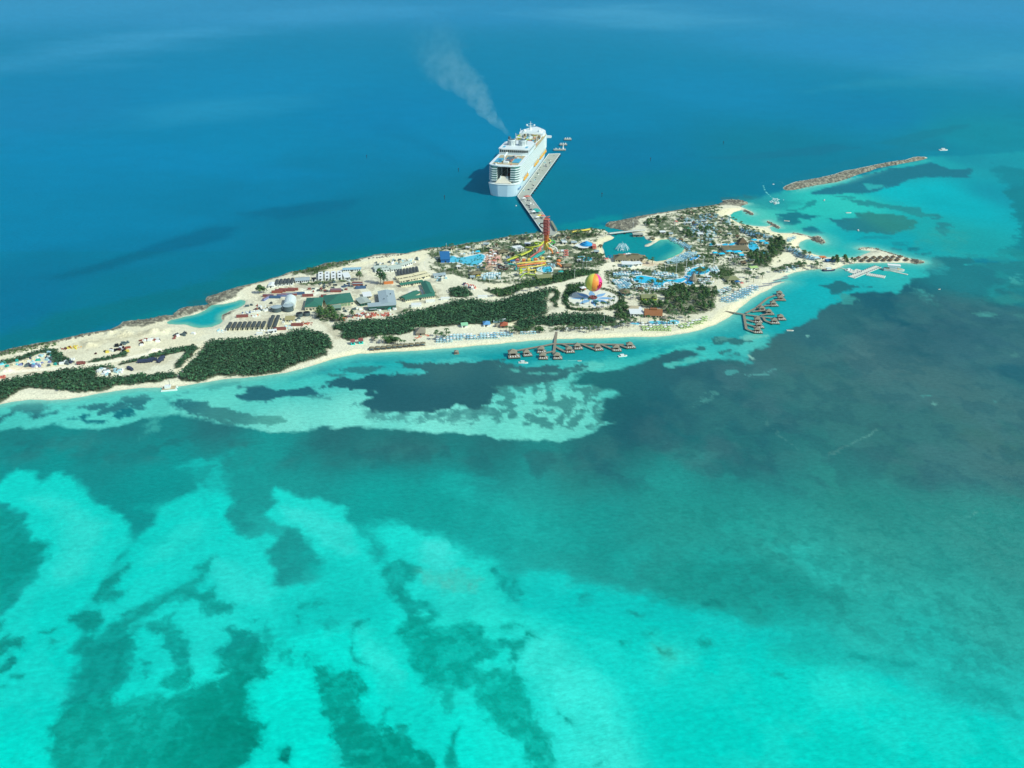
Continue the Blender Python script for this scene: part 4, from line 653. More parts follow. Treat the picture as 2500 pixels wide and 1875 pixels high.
# courtyard lodging: four wings round a lawn
B_('lodge_wing', 'lodge', 'near wing of the green roofed courtyard lodge, long and narrow', 'C1605,990', 'C2000,935', 7, 3.2, 'gable', 2, cream, greenroof, 14)
B_('lodge_wing', 'lodge', 'left wing of the green roofed courtyard lodge', 'C1520,960', 'C1610,985', 24, 3.4, 'gabley', 2, cream, greenroof, 2)
B_('lodge_wing', 'lodge', 'right wing of the green roofed courtyard lodge, the tallest', 'C1885,925', 'C2000,915', 38, 4, 'gabley', 2.6, cream, greenroof, 3)
B_('lodge_wing', 'lodge', 'far wing of the green roofed courtyard lodge', 'C1545,790', 'C1840,745', 6, 3, 'gable', 1.6, cream, greenroof, 10)
for nm, a in (('garden_path', 'C1640,850 C1690,840 C1830,820 C1850,905 C1840,905 C1815,835 C1680,852 C1700,905 C1660,915'), ):
    P = GP(a, 1.6); z = at('C1700,880').z; o = MB().prism(P, z+.02, z+.12).build('courtyard_path', white); tag(o, 'white path framing the small lawns inside the courtyard lodge', 'path')
# rows of cabins
for i, x in enumerate((430, 520, 605, 690)):
    y = 706-i*6; P = 'C%d,%d' % (x, y); Q = 'C%d,%d' % (x+62, y-4)
    t, w, _ = B_('white_cabin', 'cabin', 'white cabin with dark roof hatches, %s of four' % ('first from the left', 'second from the left', 'third from the left', 'last on the right')[i], P, Q, 24, 3, 'flat', .3, white, white, 1, True, .1, 'white cabins with dark roof hatches')
    for yy in (5, 17): MB().box(w*.5, yy, 3.65, 2, 2.2, .5).build('roof_hatch', black, t)
B_('white_cabin', 'cabin', 'broken row of white cabin modules right of the four hatch roofed cabins', 'C782,690', 'C870,680', 18, 3, 'flat', .3, white, white, 2, True, .1)
B_('shed', 'shed', 'long pale blue roofed shed behind the white cabins near the north shore', 'C762,580', 'C1000,572', 7, 3, 'gable', 1.2, white, mat('pale_blue_roof', '#8fb6c4', .5, .08), 8)
B_('shed', 'shed', 'white walled shed with light grey roof left of the white cabins', 'C122,735', 'C308,722', 11, 3, 'gable', 1.4, white, greyroof, 7)
B_('kiosk', 'kiosk', 'tiny white kiosk with a dark roof beside the light grey shed', 'C345,712', 'C395,708', 5, 3, 'flat', .3, white, black, 1)
for i, x in enumerate((1497, 1551, 1604, 1652, 1706)):
    t, w, _ = B_('white_cabin', 'cabin', 'narrow white cabin with dark roof, %s of the far row of five' % ('first', 'second', 'third', 'fourth', 'fifth')[i], 'B%d,%d' % (x, 558-i*4), 'B%d,%d' % (x+42, 556-i*4), 16, 3, 'gabley', .9, white, darkroof, 1, False, .15, 'five white cabins with dark roofs')
B_('shed', 'shed', 'white tarpaulin shed at the left end of the dark roofed cabin row', 'B1415,575', 'B1490,572', 11, 2.6, 'gabley', 1, white, white, 1)
for i in range(10):
    x = 848+i*66 if i < 8 else 1398+(i-8)*72; y = (1150-i*1.5) if i < 8 else 1140; hi = i >= 8
    t, w, _ = B_('grey_cabin', 'cabin', ('long' if hi else 'short')+' arched grey roofed cabin by the big forest, number %s from the left' % ('one two three four five six seven eight nine ten'.split()[i]), 'B%d,%d' % (x, y), 'B%d,%d' % (x+50, y-2), 31 if hi else 14, 2.8, 'barrel', 1.3, cream, darkroof, 1, True, .15, 'arched grey roofed cabins in a row')
B_('cabin', 'cabin', 'white box cabin in front of the two long arched cabins', 'B1408,1195', 'B1530,1180', 4, 2.8, 'flat', .3, white, white, 3, True, .1)
for i, (a, b) in enumerate((('C1195,590', 'C1390,578'), ('C1375,560', 'C1555,530'), ('C1560,520', 'C1700,480'), ('C1180,555', 'C1360,540'), ('C1410,578', 'C1560,560'))):
    t, w, _ = B_('long_cabin', 'cabin', 'long pale roofed cabin, %s of the terraced cluster by the coast road' % ('near left', 'middle', 'far right', 'far left', 'near centre')[i], a, b, 9, 2.8, 'gable', 1.0, white, mat('pale_green_roof', '#b9c6b8', .6, .08), 5, True, .1, 'terraced pale cabins')
    MB().box(w/2, 9.9, 2.0, w, 1.2, .3).build('rear_gutter', black, t)
for i in range(7):
    x = 1500+i*42; MBt = B_('solar_roof', 'shelter', 'dark ribbed shelter roof, strip %s of seven side by side' % ('one two three four five six seven'.split()[i]), 'C%d,%d' % (x, 655-i*8), 'C%d,%d' % (x+34, 653-i*8), 20, 2.4, 'gabley', .7, cream, darkroof, 0, False, .2, 'dark ribbed shelter roofs')
for i, (a, b) in enumerate((('C1530,740', 'C1740,700'), ('C1750,700', 'C1940,650'), ('C1490,700', 'C1720,660'), ('C1730,655', 'C1900,615'))):
    B_('long_cabin', 'cabin', 'long cream cabin north of the courtyard lodge, %s' % ('front row left', 'front row right', 'back row left', 'back row right')[i], a, b, 8, 2.8, 'gable', .9, cream, mat('cream_roof', '#d8d0a8', .7, .08), 6, True, .1, 'cream cabins north of the lodge')
B_('site_office', 'office', 'cream pump house with open top between the tanks and the red scrap', 'B1640,1045', 'B1760,1040', 10, 3.2, 'flat', .4, cream, mat('straw_roof', '#a8a070', .9, .1), 2)
B_('vault_shed', 'shed', 'big white half-round vaulted shed behind the grey tank', 'B1618,858', 'B1772,850', 22, 2.5, 'barrel', 6.0, white, mat('vault_white', '#cfdcd8', .5, .05), 0, True, .1)
# tanks
def tank(s, r, h, label, top, group=None):
    p = at(s); t = thing('storage_tank', label, 'tank', p, 0, group); MB().cyl(0, 0, -.3, r, h+.3, 24).build('shell', tank_m, t)
    if top == 'dome': MB().cyl(0, 0, h, r+.1, .9, 24, .3).build('roof', greyroof, t)
    else: MB().cyl(0, 0, h-.9, r-.35, .92, 24).build('roof', black, t)
    for k in range(3): MB().cyl(0, 0, .8+k*h*.3, r+.08, .18, 24, cap=False).build('band', black, t)
tank('B1530,885', 5.6, 5, 'grey roofed round tank left of the one by the white vault', 'dome', 'grey roofed tanks'); tank('B1685,880', 5.6, 6, 'grey roofed round tank directly in front of the white vault', 'dome', 'grey roofed tanks')
tank('B1835,955', 3.6, 3.6, 'left one of the two black open topped tanks', 'open', 'black open tanks'); tank('B1932,945', 3.6, 3.8, 'right one of the two black open topped tanks', 'open', 'black open tanks')
# park buildings
def tworoof(label, a, b, depth, wh, rh, kind='hip', name='pavilion', cat='pavilion', wm=cream, rm=brownroof, nwin=5, ridge=True, **k):
    t, w, r = B_(name, cat, label, a, b, depth, wh, kind, rh, wm, rm, nwin, True, 1.2, **k)
    if ridge: MB().box(w/2, depth/2, wh+rh-.1, w*.45, depth*.22, .9).build('ridge_vent', rm, t)
    return t
tworoof('wide brown roofed restaurant on the near shore of the heart shaped lagoon, right wing', 'E985,985', 'E1215,995', 15, 3.6, 3.6, name='restaurant', cat='restaurant')
tworoof('left wing of the brown roofed lagoon restaurant, set at an angle', 'E840,1000', 'E1000,1000', 17, 3.6, 3.8, name='restaurant', cat='restaurant')
B_('kitchen_block', 'building', 'white flat roofed kitchen block in front of the lagoon restaurant', 'E932,1070', 'E1060,1072', 11, 4, 'flat', .5, mat('pale_blue_wall', '#9cc6dc', .6, .05), white, 4)
B_('kitchen_block', 'building', 'low white annex right of the kitchen block by the lagoon restaurant', 'E1075,1060', 'E1200,1050', 9, 3, 'flat', .4, white, white, 3)
tworoof('long flat brown roofed pool bar on the northern headland among cyan canopies', 'F660,1200', 'F985,1195', 17, 3.6, 1.0, kind='hip', name='pool_bar', cat='bar')
B_('thatch_hall', 'hall', 'steep thatched hall behind the long brown pool bar', 'F850,1105', 'F965,1105', 12, 3, 'pyramid', 6.5, timber, darkthatch, 2)
tworoof('brown terracotta roofed beach club beside the white terrace', 'K140,975', 'K355,985', 17, 3.4, 4.0, kind='gable', name='beach_club', cat='building', rm=mat('rust_roof', '#94633f', .8, .15), nwin=6)
B_('white_terrace', 'building', 'white flat terrace building left of the rust roofed beach club', 'K-60,960', 'K110,960', 18, 3.2, 'flat', .4, white, white, 4)
B_('hut', 'hut', 'grey green hip roofed hut right of the balloon platform', 'E925,1455', 'E1045,1450', 12, 3, 'hip', 3, mat('pale_cyan_wall', '#8cc8cc', .6, .05), brownroof, 3)
B_('hut', 'hut', 'olive roofed hut with lime green end wall near the dark trees', 'E1200,1520', 'E1400,1515', 11, 3, 'gable', 2.6, lime, mat('olive_roof', '#80865e', .85, .12), 4)
tworoof('olive hipped hut beside the oval lawn facing the beach', 'K1250,500', 'K1400,490', 11, 3, 3, name='hut', cat='hut', rm=mat('olive_roof', '#80865e'), nwin=3, ridge=False)
B_('hut', 'hut', 'grey brown hut between the white terrace palms and the park road', 'J1830,345', 'J2000,345', 10, 3, 'hip', 2.4, cream, mat('stone_roof', '#b0a68a', .9, .1), 3)
B_('ride_shed', 'building', 'olive roofed shed with bright lime front below the slide pools', 'D1735,1035', 'D1920,1015', 12, 3, 'gable', 2.2, lime, mat('olive_roof', '#80865e'), 4)
tworoof('brown roofed snack bar with yellow counter by the wave pool', 'D850,975', 'D965,960', 9, 3, 2.4, name='snack_bar', cat='bar', wm=yellow, nwin=3, ridge=False)
B_('machine_house', 'building', 'royal blue roofed machine house at the deep end of the wave pool', 'D425,790', 'D545,785', 19, 4.2, 'shed', 4.5, mat('blue_wall', '#2a6fb0', .6, .1), royal, 0)
tworoof('brown roofed shop by the northern shore behind the slides', 'D1210,680', 'D1330,672', 10, 3.2, 2.4, name='shop', cat='shop', nwin=3, ridge=False)
B_('shop', 'shop', 'white stepped shop building left of the slide tower', 'D1425,640', 'D1540,625', 11, 4, 'flat', .4, white, white, 4)
B_('hut', 'hut', 'small dark roofed locker hut right of the lime fronted shed', 'E145,1090', 'E260,1085', 9, 3, 'hip', 2.2, timber, brownroof, 2)
B_('hut', 'hut', 'red roofed hut behind the western beach umbrellas', 'J118,565', 'J212,565', 9, 2.6, 'pyramid', 3, timber, mat('brick_roof', '#a35a40', .85, .12), 1)
B_('hut', 'hut', 'pale blue roofed hut by the road behind the western beach', 'D1000,1655', 'D1085,1652', 8, 2.6, 'pyramid', 2.6, white, mat('blue_tin', '#5f9cc8', .6, .1), 1)
B_('hut', 'hut', 'mint green roofed stall left of the pale blue hut', 'D705,1668', 'D785,1662', 7, 2.6, 'gable', 1.8, white, mat('mint_roof', '#8cc89c', .6, .1), 1)
B_('hut', 'hut', 'thatched roof bar with orange canoes in front on the west beach', 'L1745,665', 'L1870,660', 12, 2.6, 'pyramid', 4, timber, thatch, 0)
B_('hut', 'hut', 'turquoise changing hut with red roof, left one of the pair', 'L868,795', 'L925,790', 4, 3.2, 'shed', 1.6, mat('turquoise_wall', '#2cc8bc', .5, .05), redc, 1, False, .2, 'turquoise changing huts')
B_('hut', 'hut', 'turquoise changing hut with red roof, right one of the pair', 'L975,780', 'L1035,775', 4, 3.2, 'shed', 1.6, mat('turquoise_wall', '#2cc8bc'), redc, 1, False, .2, 'turquoise changing huts')
B_('kiosk', 'kiosk', 'lime green roofed kiosk under the trees near the eastern beach', 'F1010,1440', 'F1105,1430', 7, 2.6, 'gable', 1.4, white, limecloth, 1)
B_('kiosk', 'kiosk', 'orange topped stall at the root of the sand spit', 'I680,1300', 'I735,1298', 5, 2.4, 'flat', .4, white, orange, 1)
B_('kiosk', 'kiosk', 'dark blue shed beside the spit trees', 'I745,1335', 'I840,1330', 6, 2.6, 'gable', 1.2, bluec, royal, 1)
B_('shed', 'shed', 'pale shed right of the courtyard lodge near the curving path', 'D335,1000', 'D490,985', 9, 3, 'gable', 1.4, white, greyroof, 4)
# stepped red play tower near the lagoon
for s_, lab in (('D2110,715', 'coral red three storey lookout stand between slides and blue dome'),):
    p = at(s_); t = thing('lookout_stand', lab, 'tower', p, .1)
    for i in range(4): MB().cyl(-2.6+5.2*(i % 2), -2+4*(i//2), -.3, .22, 9.3, 6).build('leg', white, t)
    for k in range(3): MB().box(0, 0, 2.8+k*2.9, 6.4-k*.5, 5-k*.4, .9).build('platform', pinkred, t)
# blue dome pavilion
p = at('E450,800'); t = thing('dome_pavilion', 'bright blue peaked dome over a white ringed carousel pavilion', 'pavilion', p)
MB().cyl(0, 0, 4.0, 8.4, 1.2, 28, 7.6).cyl(0, 0, 5.2, 7.6, 1.6, 28, 4.6).cyl(0, 0, 6.8, 4.6, 1.4, 28, 1.6).cyl(0, 0, 8.2, 1.6, .7, 28, .2).build('dome', skyblue, t, True)
MB().cyl(-5.5, -3, 2.9, 9.5, .7, 28).build('ring_canopy', white, t)
for k in range(8): MB().cyl(-5.5+8.5*math.cos(k*.785), -3+8.5*math.sin(k*.785), -.3, .18, 3.3, 6).build('post', white, t)
MB().cyl(0, 0, -.3, 4, 4.3, 16).build('core', mat('core_wall', '#c0c8c8'), t)
tag(MB().box(9.5, -1, 0, 5, 9, 3.6, .2).roof('gable', 7, -6, 12, 4, 3.6, 1.4, .4).build('gift_shop', pinkred), 'coral pink shop right beside the bright blue dome', 'shop').location = p
# thatched cones
def thatchhut(s_, r, h, label, post=2.4, m_=None, n=8, group=None, cat='shelter', name='thatched_shelter'):
    p = at(s_); t = thing(name, label, cat, p, rnd.uniform(0, 1), group)
    MB().cyl(0, 0, post-.2, r, h*.25, n, r*.72).cyl(0, 0, post-.2+h*.25, r*.72, h*.75, n, .1).build('roof', m_ or thatch, t)
    for k in range(4): MB().cyl(r*.6*math.cos(k*1.57+.4), r*.6*math.sin(k*1.57+.4), -.4, .14, post+.7, 6).build('post', timber, t)
    return t
thatchhut('K785,480', 5.2, 8.5, 'tall steep thatched cone standing at the swim-up bar of the winding pool', 2.2)
thatchhut('K405,995', 4, 2.6, 'round thatched bar between the rust roofed club and the pale pools')
thatchhut('L1170,725', 2.8, 1.8, 'single thatched sunshade behind the row of beach cabanas')
thatchhut('F240,820', 4, 3.4, 'small dark thatched hut among palms on the northern headland', m_=darkthatch)
thatchhut('J70,545', 2.6, 1.8, 'small thatched sunshade left of the red roofed beach hut')
SP_ = ((1085, 1293), (1130, 1312), (1167, 1291), (1212, 1312), (1250, 1290), (1288, 1310), (1320, 1288), (1363, 1308), (1395, 1288), (1433, 1308), (1458, 1286), (1508, 1306), (1535, 1282), (1605, 1306))
for i, (x, y) in enumerate(SP_):
    q = thatchhut('I%d,%d' % (x, y), 3.5, 2.3, 'brown thatched sunshade on the sand spit, number %s from the trees' % ('one two three four five six seven eight nine ten eleven twelve thirteen fourteen'.split()[i]), 2.0, darkthatch, 10, 'thatched sunshades on the spit')
for i, x in enumerate((1150, 1230, 1307, 1378, 1455, 1530, 1608, 1682, 1765, 1840)):
    p = at('L%d,%d' % (x, 845-i*6.4)); t = thing('beach_cabana', 'grey thatched beach cabana, %s from the left of ten' % ('first second third fourth fifth sixth seventh eighth ninth last'.split()[i]), 'cabana', p, .12, 'row of grey beach cabanas')
    MB().roof('hip', -2.2, -1.8, 2.2, 1.8, 2.4, 1.4, .4).build('roof', mat('grey_thatch', '#7d765e', .95, .2, 1.5), t)
    for a, b in ((-2, -1.6), (2, -1.6), (2, 1.6), (-2, 1.6)): MB().box(a, b, -.3, .2, .2, 2.7).build('post', timber, t)
    MB().box(0, 0, -.3, 4.6, 3.8, .5).build('floor', timber, t); MB().box(0, 1.2, .2, 3, .8, .6).build('bench', paleblue, t)
P = [at('L%d,%d' % (x, y)) for x, y in ((1110, 830), (1500, 805), (1860, 765))]
bw = MB()
for a, b in zip(P, P[1:]): d = b-a; bw.box((a.x+b.x)/2, (a.y+b.y)/2, a.z+.1, d.length, 1.4, .2, math.atan2(d.y, d.x))
tag(bw.build('boardwalk', timber), 'narrow grey boardwalk running behind the row of ten beach cabanas', 'boardwalk')
# containers, trailers and trucks
def container(s_, m_, L, label, rot=0, top=None, group=None, name='shipping_container', cat='container', h=2.6):
    p = at(s_); t = thing(name, label, cat, (p.x, p.y, p.z-.1), rot, group)
    MB().box(0, 0, .1, L, 2.5, h).build('body', m_, t); MB().box(0, 0, h+.1, L-.1, 2.4, .12).build('roof', top or m_, t)
    MB().box(L/2, -.02, .2, .1, 2.3, h-.2).build('door', m_ if m_ is not white else greyroof, t); return t
purple = mat('faded_red_top', '#8a6f78', .6, .1); lilac = mat('lilac_steel', '#7d88b0', .6, .1); rust = mat('rust_steel', '#985848', .7, .2)
CN = [('B1530,640', rust, 'rust red container at the left end of the back row under the dark roofed cabins'), ('B1575,625', redc, 'second rust red container in the back row, streaked white'), ('B1625,612', rust, 'third red container in the back row beside the gap'),
 ('B1700,615', redc, 'fourth red container right of the gap in the back row'), ('B1745,605', rust, 'last red container at the right end of the back row'), ('B1410,690', redc, 'red container half buried behind the lilac ones at the left'),
 ('B1385,725', lilac, 'lilac container leaning at the left corner of the stack yard'), ('B1505,710', bluec, 'blue topped container next to the white sacks'), ('B1600,690', lilac, 'lilac roofed container in the middle of the front row'),
 ('B1660,680', bluec, 'blue grey container right of the lilac roofed one'), ('B1725,675', redc, 'red sided container with grey top before the cream yard'), ('B1830,665', bluec, 'lone blue container near the sandy court'),
 ('B1945,690', redc, 'red container lying along the back edge of the first green roof'), ('C500,920', redc, 'small red container between the two green roofed stores'), ('C665,850', redc, 'red container with purple top behind the longest green roof'),
 ('C660,835', redc, 'second red container just behind the purple topped one'), ('C960,765', redc, 'tall red container with grey top in the open yard'), ('C955,745', redc, 'red container immediately behind the tall red one'), ('C1000,805', bluec, 'blue container in front of the tall red one'),
 ('C1370,740', orange, 'orange container at the foot of the big dark tree'), ('B1060,965', redc, 'red container in the scrap heap beside the turquoise pond'), ('B1570,1140', redc, 'dark red container right of the long arched cabins'),
 ('B1800,1085', redc, 'long red container by the forest edge next to the rubble')]
for s_, m_, lab in CN: container(s_, m_, 12 if 'small' not in lab else 6, lab, rnd.uniform(-.1, .2) if 'leaning' not in lab else 1.2, purple if 'purple' in lab or 'lilac' in lab else greyroof if 'grey top' in lab else None, 'shipping containers in the work yard')
for s_, L, lab in (('C1750,1055', 11, 'white box trailer parked at the forest edge, the leftmost and largest'), ('C1752,1035', 11, 'white box trailer just behind the leftmost one'), ('C1940,990', 10, 'white box trailer below the courtyard lodge, second along the track'), ('C2140,955', 10, 'white box trailer right of the courtyard lodge, third along the track'),
   ('D985,1262', 11, 'white box trailer at the end of the track beside the path corner'), ('B1295,1210', 6, 'short white trailer in front of the arched cabins')):
    t = container(s_, white, L, lab, .13, None, 'white trailers along the forest track', 'box_trailer', 'trailer', 2.8)
    for k in (-1, 1): MB().tube([(k*L*.3, -1.35, .0), (k*L*.3, 1.35, .0)], .5, 8).build('wheel', black, t)
for s_, lab in (('J70,485', 'white and blue shuttle cart on the sandy road, left one'), ('J150,470', 'white and blue shuttle cart on the sandy road, right one')):
    t = container(s_, paleblue, 7, lab, .15, white, 'shuttle carts', 'shuttle_cart', 'cart', 2.2)
def truck(s_, rot, m_, label, group='dark trucks on the bright lot'):
    p = at(s_); t = thing('truck', label, 'truck', p, rot, group)
    MB().box(-1, 0, .8, 5.5, 2.4, 2.2).build('cargo_bed', m_, t); MB().box(2.9, 0, .6, 1.9, 2.3, 2.1, top=.85).build('cab', m_, t); MB().box(3.6, 0, 1.6, .5, 2.0, .8).build('windscreen', glass, t)
    for a in (-2.8, -1.2, 2.8):
        for b in (-1.1, 1.1): MB().tube([(a, b-.15, .5), (a, b+.15, .5)], .5, 8).build('wheel', black, t)
navy = mat('navy_steel', '#39445c', .6, .15)
for i, x in enumerate((1535, 1560, 1585, 1610)): truck('A%d,%d' % (x, 828-i*3), .1, navy, 'dark truck in the tight row, %s from the left' % ('first second third fourth'.split()[i]))
truck('A1655,805', .2, navy, 'lone dark truck behind the row on the bright lot'); truck('A1735,815', 1.2, navy, 'dark truck parked askew at the right of the bright lot'); truck('A1750,790', 1.3, navy, 'dark truck behind the askew one, farthest right'); truck('A1410,905', -.6, navy, 'dark truck alone at the lower corner of the bright lot')
truck('A880,845', .2, redc, 'red truck on the track between the two thickets')
# heaps of material, each its own
def heap(s_, r, m_, label, n=9, h=1.4, group=None, cat='heap', name='scrap_heap'):
    p = at(s_); mb = MB()
    for i in range(n):
        a = rnd.uniform(0, 6.28); q = rnd.uniform(0, r); mb.box(p.x+q*math.cos(a)*1.3, p.y+q*math.sin(a), p.z-.2, rnd.uniform(.6, 2.6), rnd.uniform(.6, 2), rnd.uniform(.3, h), rnd.uniform(0, 3), rnd.randrange(len(m_)), top=rnd.uniform(.6, 1))
    return tag(mb.build(name, m_), label, cat, group)
heap('A790,660', 6, [yellow, mat('amber', '#e0a02c')], 'bright yellow heap of pipes at the edge of the quarry', 26, 2); heap('A710,668', 4, [maroon, rust], 'dark rust heap beside the bright yellow pipes', 14); heap('C790,775', 4.5, [bluec, navy], 'blue tarpaulin heap behind the longest green roof', 16, 2.6)
heap('C870,1180', 5, [pinkred, rust, white], 'coral and white rubble heap in front of the workshop yard', 24); heap('C760,1220', 5, [rust, orange], 'orange brick stack at the corner of the middle forest', 20, 1); heap('C1330,1160', 6, [pinkred, white, rust], 'red and white rubble heap at the forest edge before the green workshop', 26); heap('C1180,1170', 4, [pinkred, orange], 'small orange heap left of the pale tent in the yard', 12)
heap('B1920,1060', 6, [orange, rust, pinkred], 'orange scrap heap by the black tanks', 26, 1.6); heap('B1700,1100', 5, [white, paleblue], 'white sack pile left of the long red container', 20); heap('B1130,910', 5, [bluec, white], 'blue and white scrap beside the turquoise pond', 20, 1.6); heap('B1250,950', 4, [white, tank_m, orange], 'scattered white scrap right of the pond heap', 16)
heap('B1270,860', 5, [rust, mat('wood_pallet', '#9a7a54')], 'brown timber stack on the shore above the pond point', 16, 1.6); heap('B1390,855', 5, [tank_m, white, black], 'mixed steel parts beside the brown timber stack', 22); heap('B790,1150', 5, [white, paleblue], 'pale sacks at the left end of the arched cabins', 16); heap('B200,1210', 6, [white, tank_m, redc], 'mixed white and red scrap west of the arched cabins', 20)
heap('B1310,1150', 3, [white], 'little white pile before the arched cabins', 8); heap('L1790,680', 4, [pinkred, orange], 'orange canoes laid out before the thatched beach bar', 12, .5, name='canoe_stack', cat='canoes'); heap('L1920,660', 4, [pinkred, orange], 'orange beach mats right of the thatched beach bar', 12, .4)
PAL = [white, paleblue, teal, lilac, tank_m, poolpale, mat('sand_bag', '#d8cfae'), navy]
k_ = 0
for poly, n, pal, lab in (("A0,860 A30,830 A150,810 A300,780 A450,740 A540,720 A580,800 A640,840 A560,880 A300,880 A0,900", 46, PAL, 'site equipment in the crowded west yard'), ("A570,850 A700,810 A810,790 A830,830 A600,870", 9, [white, tank_m, navy], 'flat bed load between the west thickets'),
   ("A1030,910 A1150,890 A1340,900 A1370,950 A1250,970 A1100,960", 26, [white, paleblue, boulder], 'white debris below the bright lot'), ("A1240,640 A1380,600 A1380,640 A1250,660", 7, [tank_m, black], 'dark machine on the quarry floor'), ("A1000,740 A1200,690 A1390,660 A1380,710 A1100,720", 18, [white, black, yellow, maroon, rust], 'small plant along the quarry thicket'),
   ("A1460,620 A1640,570 A1780,590 A1500,650", 14, [rust, maroon, white], 'rust coloured scrap on the quarry bank'), ("A1840,560 A1880,500 A2120,490 A2100,510 A1900,580", 10, [white, tank_m, redc, darkroof], 'scrap below the turquoise pond'), ("C1230,480 C1420,440 C1700,400 C1700,430 C1300,500", 14, [white, tank_m, cream], 'stored goods near the north shore'),
   ("C800,1180 C980,1150 C1450,1120 C1450,1160 C900,1230", 26, [pinkred, white, rust, cream], 'building waste along the forest edge'), ("C1230,1080 C1480,1070 C1470,1110 C1230,1110", 10, [white, teal], 'white bins before the green workshop'), ("D700,1040 D760,1050 D900,1130 D860,1160 D690,1080", 14, [pinkred, white, navy], 'parked equipment beside the curving path'),
   ("C240,745 C880,705 C1100,780 C1000,830 C560,850 C240,870", 24, [cream, tank_m, redc, darkroof, white], 'goods in the open yard behind the green roofs'), ("C760,1080 C1000,1060 C1050,1110 C1100,1180 C760,1190", 14, [white, cream, tank_m], 'goods in the near yard between trees and workshop'), ("B1100,800 B1450,760 B1470,840 B1380,920 B1150,900", 14, [tank_m, rust, white, darkroof], 'stores on the shore left of the tanks'), ("B1560,960 B1780,965 B1900,1030 B1780,1040 B1560,1060", 10, [white, tank_m, cream], 'parts around the open topped pump house'), ("C1130,440 C1750,390 C1850,430 C1700,460 C1400,480 C1180,520", 20, [white, tank_m, paleblue, cream], 'goods behind the terraced cabins'), ("C1990,640 C2100,620 C2190,640 C2060,760", 12, [white, paleblue, tank_m], 'stores right of the cream cabins'), ("A0,990 A60,970 A50,1000", 4, [pinkred], 'coral red skips at the western edge'), ("C460,760 C620,750 C640,790 C470,860", 12, [cream, tank_m, boulder], 'pallets around the sandy court')):
    pts = scatter(poly, n, 1.5)
    for (x, y) in pts:
        k_ += 1; mb = MB(); L = rnd.uniform(1.6, 5.2); mb.box(0, 0, -.2, L, rnd.uniform(1.2, 2.6), rnd.uniform(1.0, 2.4), 0, 0, rnd.uniform(.75, 1)); mb.box(L*.2, 0, 1.0, L*.35, 1.1, rnd.uniform(.6, 1.6), .3, 0)
        o = mb.build('site_item', rnd.choice(pal)); o.location = (x, y, gz(x, y)); o.rotation_euler = (0, 0, rnd.uniform(-.5, .6)); cn = o.data.materials[0].name.replace('_', ' ').split(); cn = {'white': 'white', 'pale': 'pale blue', 'teal': 'teal', 'lilac': 'lilac', 'tank': 'steel grey', 'sand': 'sand coloured', 'navy': 'dark navy', 'boulder': 'stone grey', 'black': 'black', 'yellow': 'yellow', 'maroon': 'maroon', 'rust': 'rusty', 'red': 'red', 'dark': 'dark grey', 'cream': 'cream', 'coral': 'coral'}.get(cn[0] if o.data.materials[0] is not poolpale else 'pale', 'pale'); tag(o, cn+' boxy load among the '+lab, 'equipment', cn+' '+lab)
# ---------------------------------------------------------------- cruise pier
PZ = 3.2
A0, A1 = G('G860,1435', PZ), G('G1397,708', PZ); d = (A1-A0); d.z = 0; PL = d.length; d.normalize(); nrm = Vector((-d.y, d.x, 0))
t = thing('cruise_pier', 'long angled grey concrete pier that the cruise ship is moored to', 'pier')
B0, B1 = G('G1058,1452', PZ), G('G1606,700', PZ)
C0, C1, C2, C3, C4 = G('H563,172', PZ), G('H1090,925', PZ), G('H1180,1000', PZ), G('H1330,1010', PZ), G('H1415,950', PZ)
MB().prism([A0, A1, B1, B0, C4, C3, C2, C1, C0], PZ-1.3, PZ).build('deck', concrete, t)
curb = MB()
for a, b in ((A0, A1), (A1, B1), (B1, B0), (B0, C4), (A0, C0), (C0, C1)):
    e = b-a; curb.box((a.x+b.x)/2, (a.y+b.y)/2, PZ+.004, e.length, .8, .45, math.atan2(e.y, e.x))
curb.build('kerb', white, t)
pm = mat('pier_pile', '#2b3a3e', .8, .2)
def piles(a, b, n, off, r=1.1):
    e = (b-a); q = Vector((e.y, -e.x, 0)).normalized()*off
    for i in range(n): p = a+e*((i+.5)/n)+q; MB().cyl(p.x, p.y, -3, r, PZ+1.6, 8).build('pile', pm, t)
piles(B0, B1, 20, 1.0, 1.5); piles(C0, C1, 22, -2.4); piles(B0, C4, 14, -1.6); piles(A0, A1, 14, -1.5)
for k, (s_, m_, r, lab) in enumerate((('H770,215', pinkred, 5, 'coral pink shade canopy where the pier bends'), ('H700,255', white, 3.4, 'small white canopy beside the coral one on the pier bend'), ('H955,500', teal, 4.5, 'teal shade sail on the causeway, the farther of two'), ('H1000,535', teal, 5.5, 'larger teal shade sail on the causeway, the nearer of two'),
    ('H1040,632', yellow, 4, 'yellow arch canopy near the shore end of the pier'), ('H905,545', white, 3.6, 'white shade sail left of the teal ones on the causeway'), ('H985,665', white, 3.4, 'white shade sail left of the yellow arch'), ('H1110,640', pinkred, 3.6, 'coral ring canopy next to the yellow arch'))):
    p = G(s_, PZ); t2 = thing('shade_canopy', lab, 'canopy', p, .4)
    MB().roof('pyramid', -r, -r*.8, r, r*.8, 3.4, 1.8, 0).build('cloth', m_, t2)
    for a, b in ((-.9, -.7), (.9, -.7), (.9, .7), (-.9, .7)): MB().cyl(a*r, b*r, 0, .15, 3.5, 6).build('post', white, t2)
gr = MB()
P0, P1 = G('H1290,745', PZ), G('H1395,930', PZ); e = P1-P0
tag(MB().box((P0.x+P1.x)/2, (P0.y+P1.y)/2, PZ, e.length, 3, 3.2, math.atan2(e.y, e.x)).roof('flat', 0, 0, 0, 0, 0, 0, 0).build('arrival_shelter', mat('olive_grey', '#8a9078')), 'long grey arrival shelter along the right edge of the causeway', 'shelter')
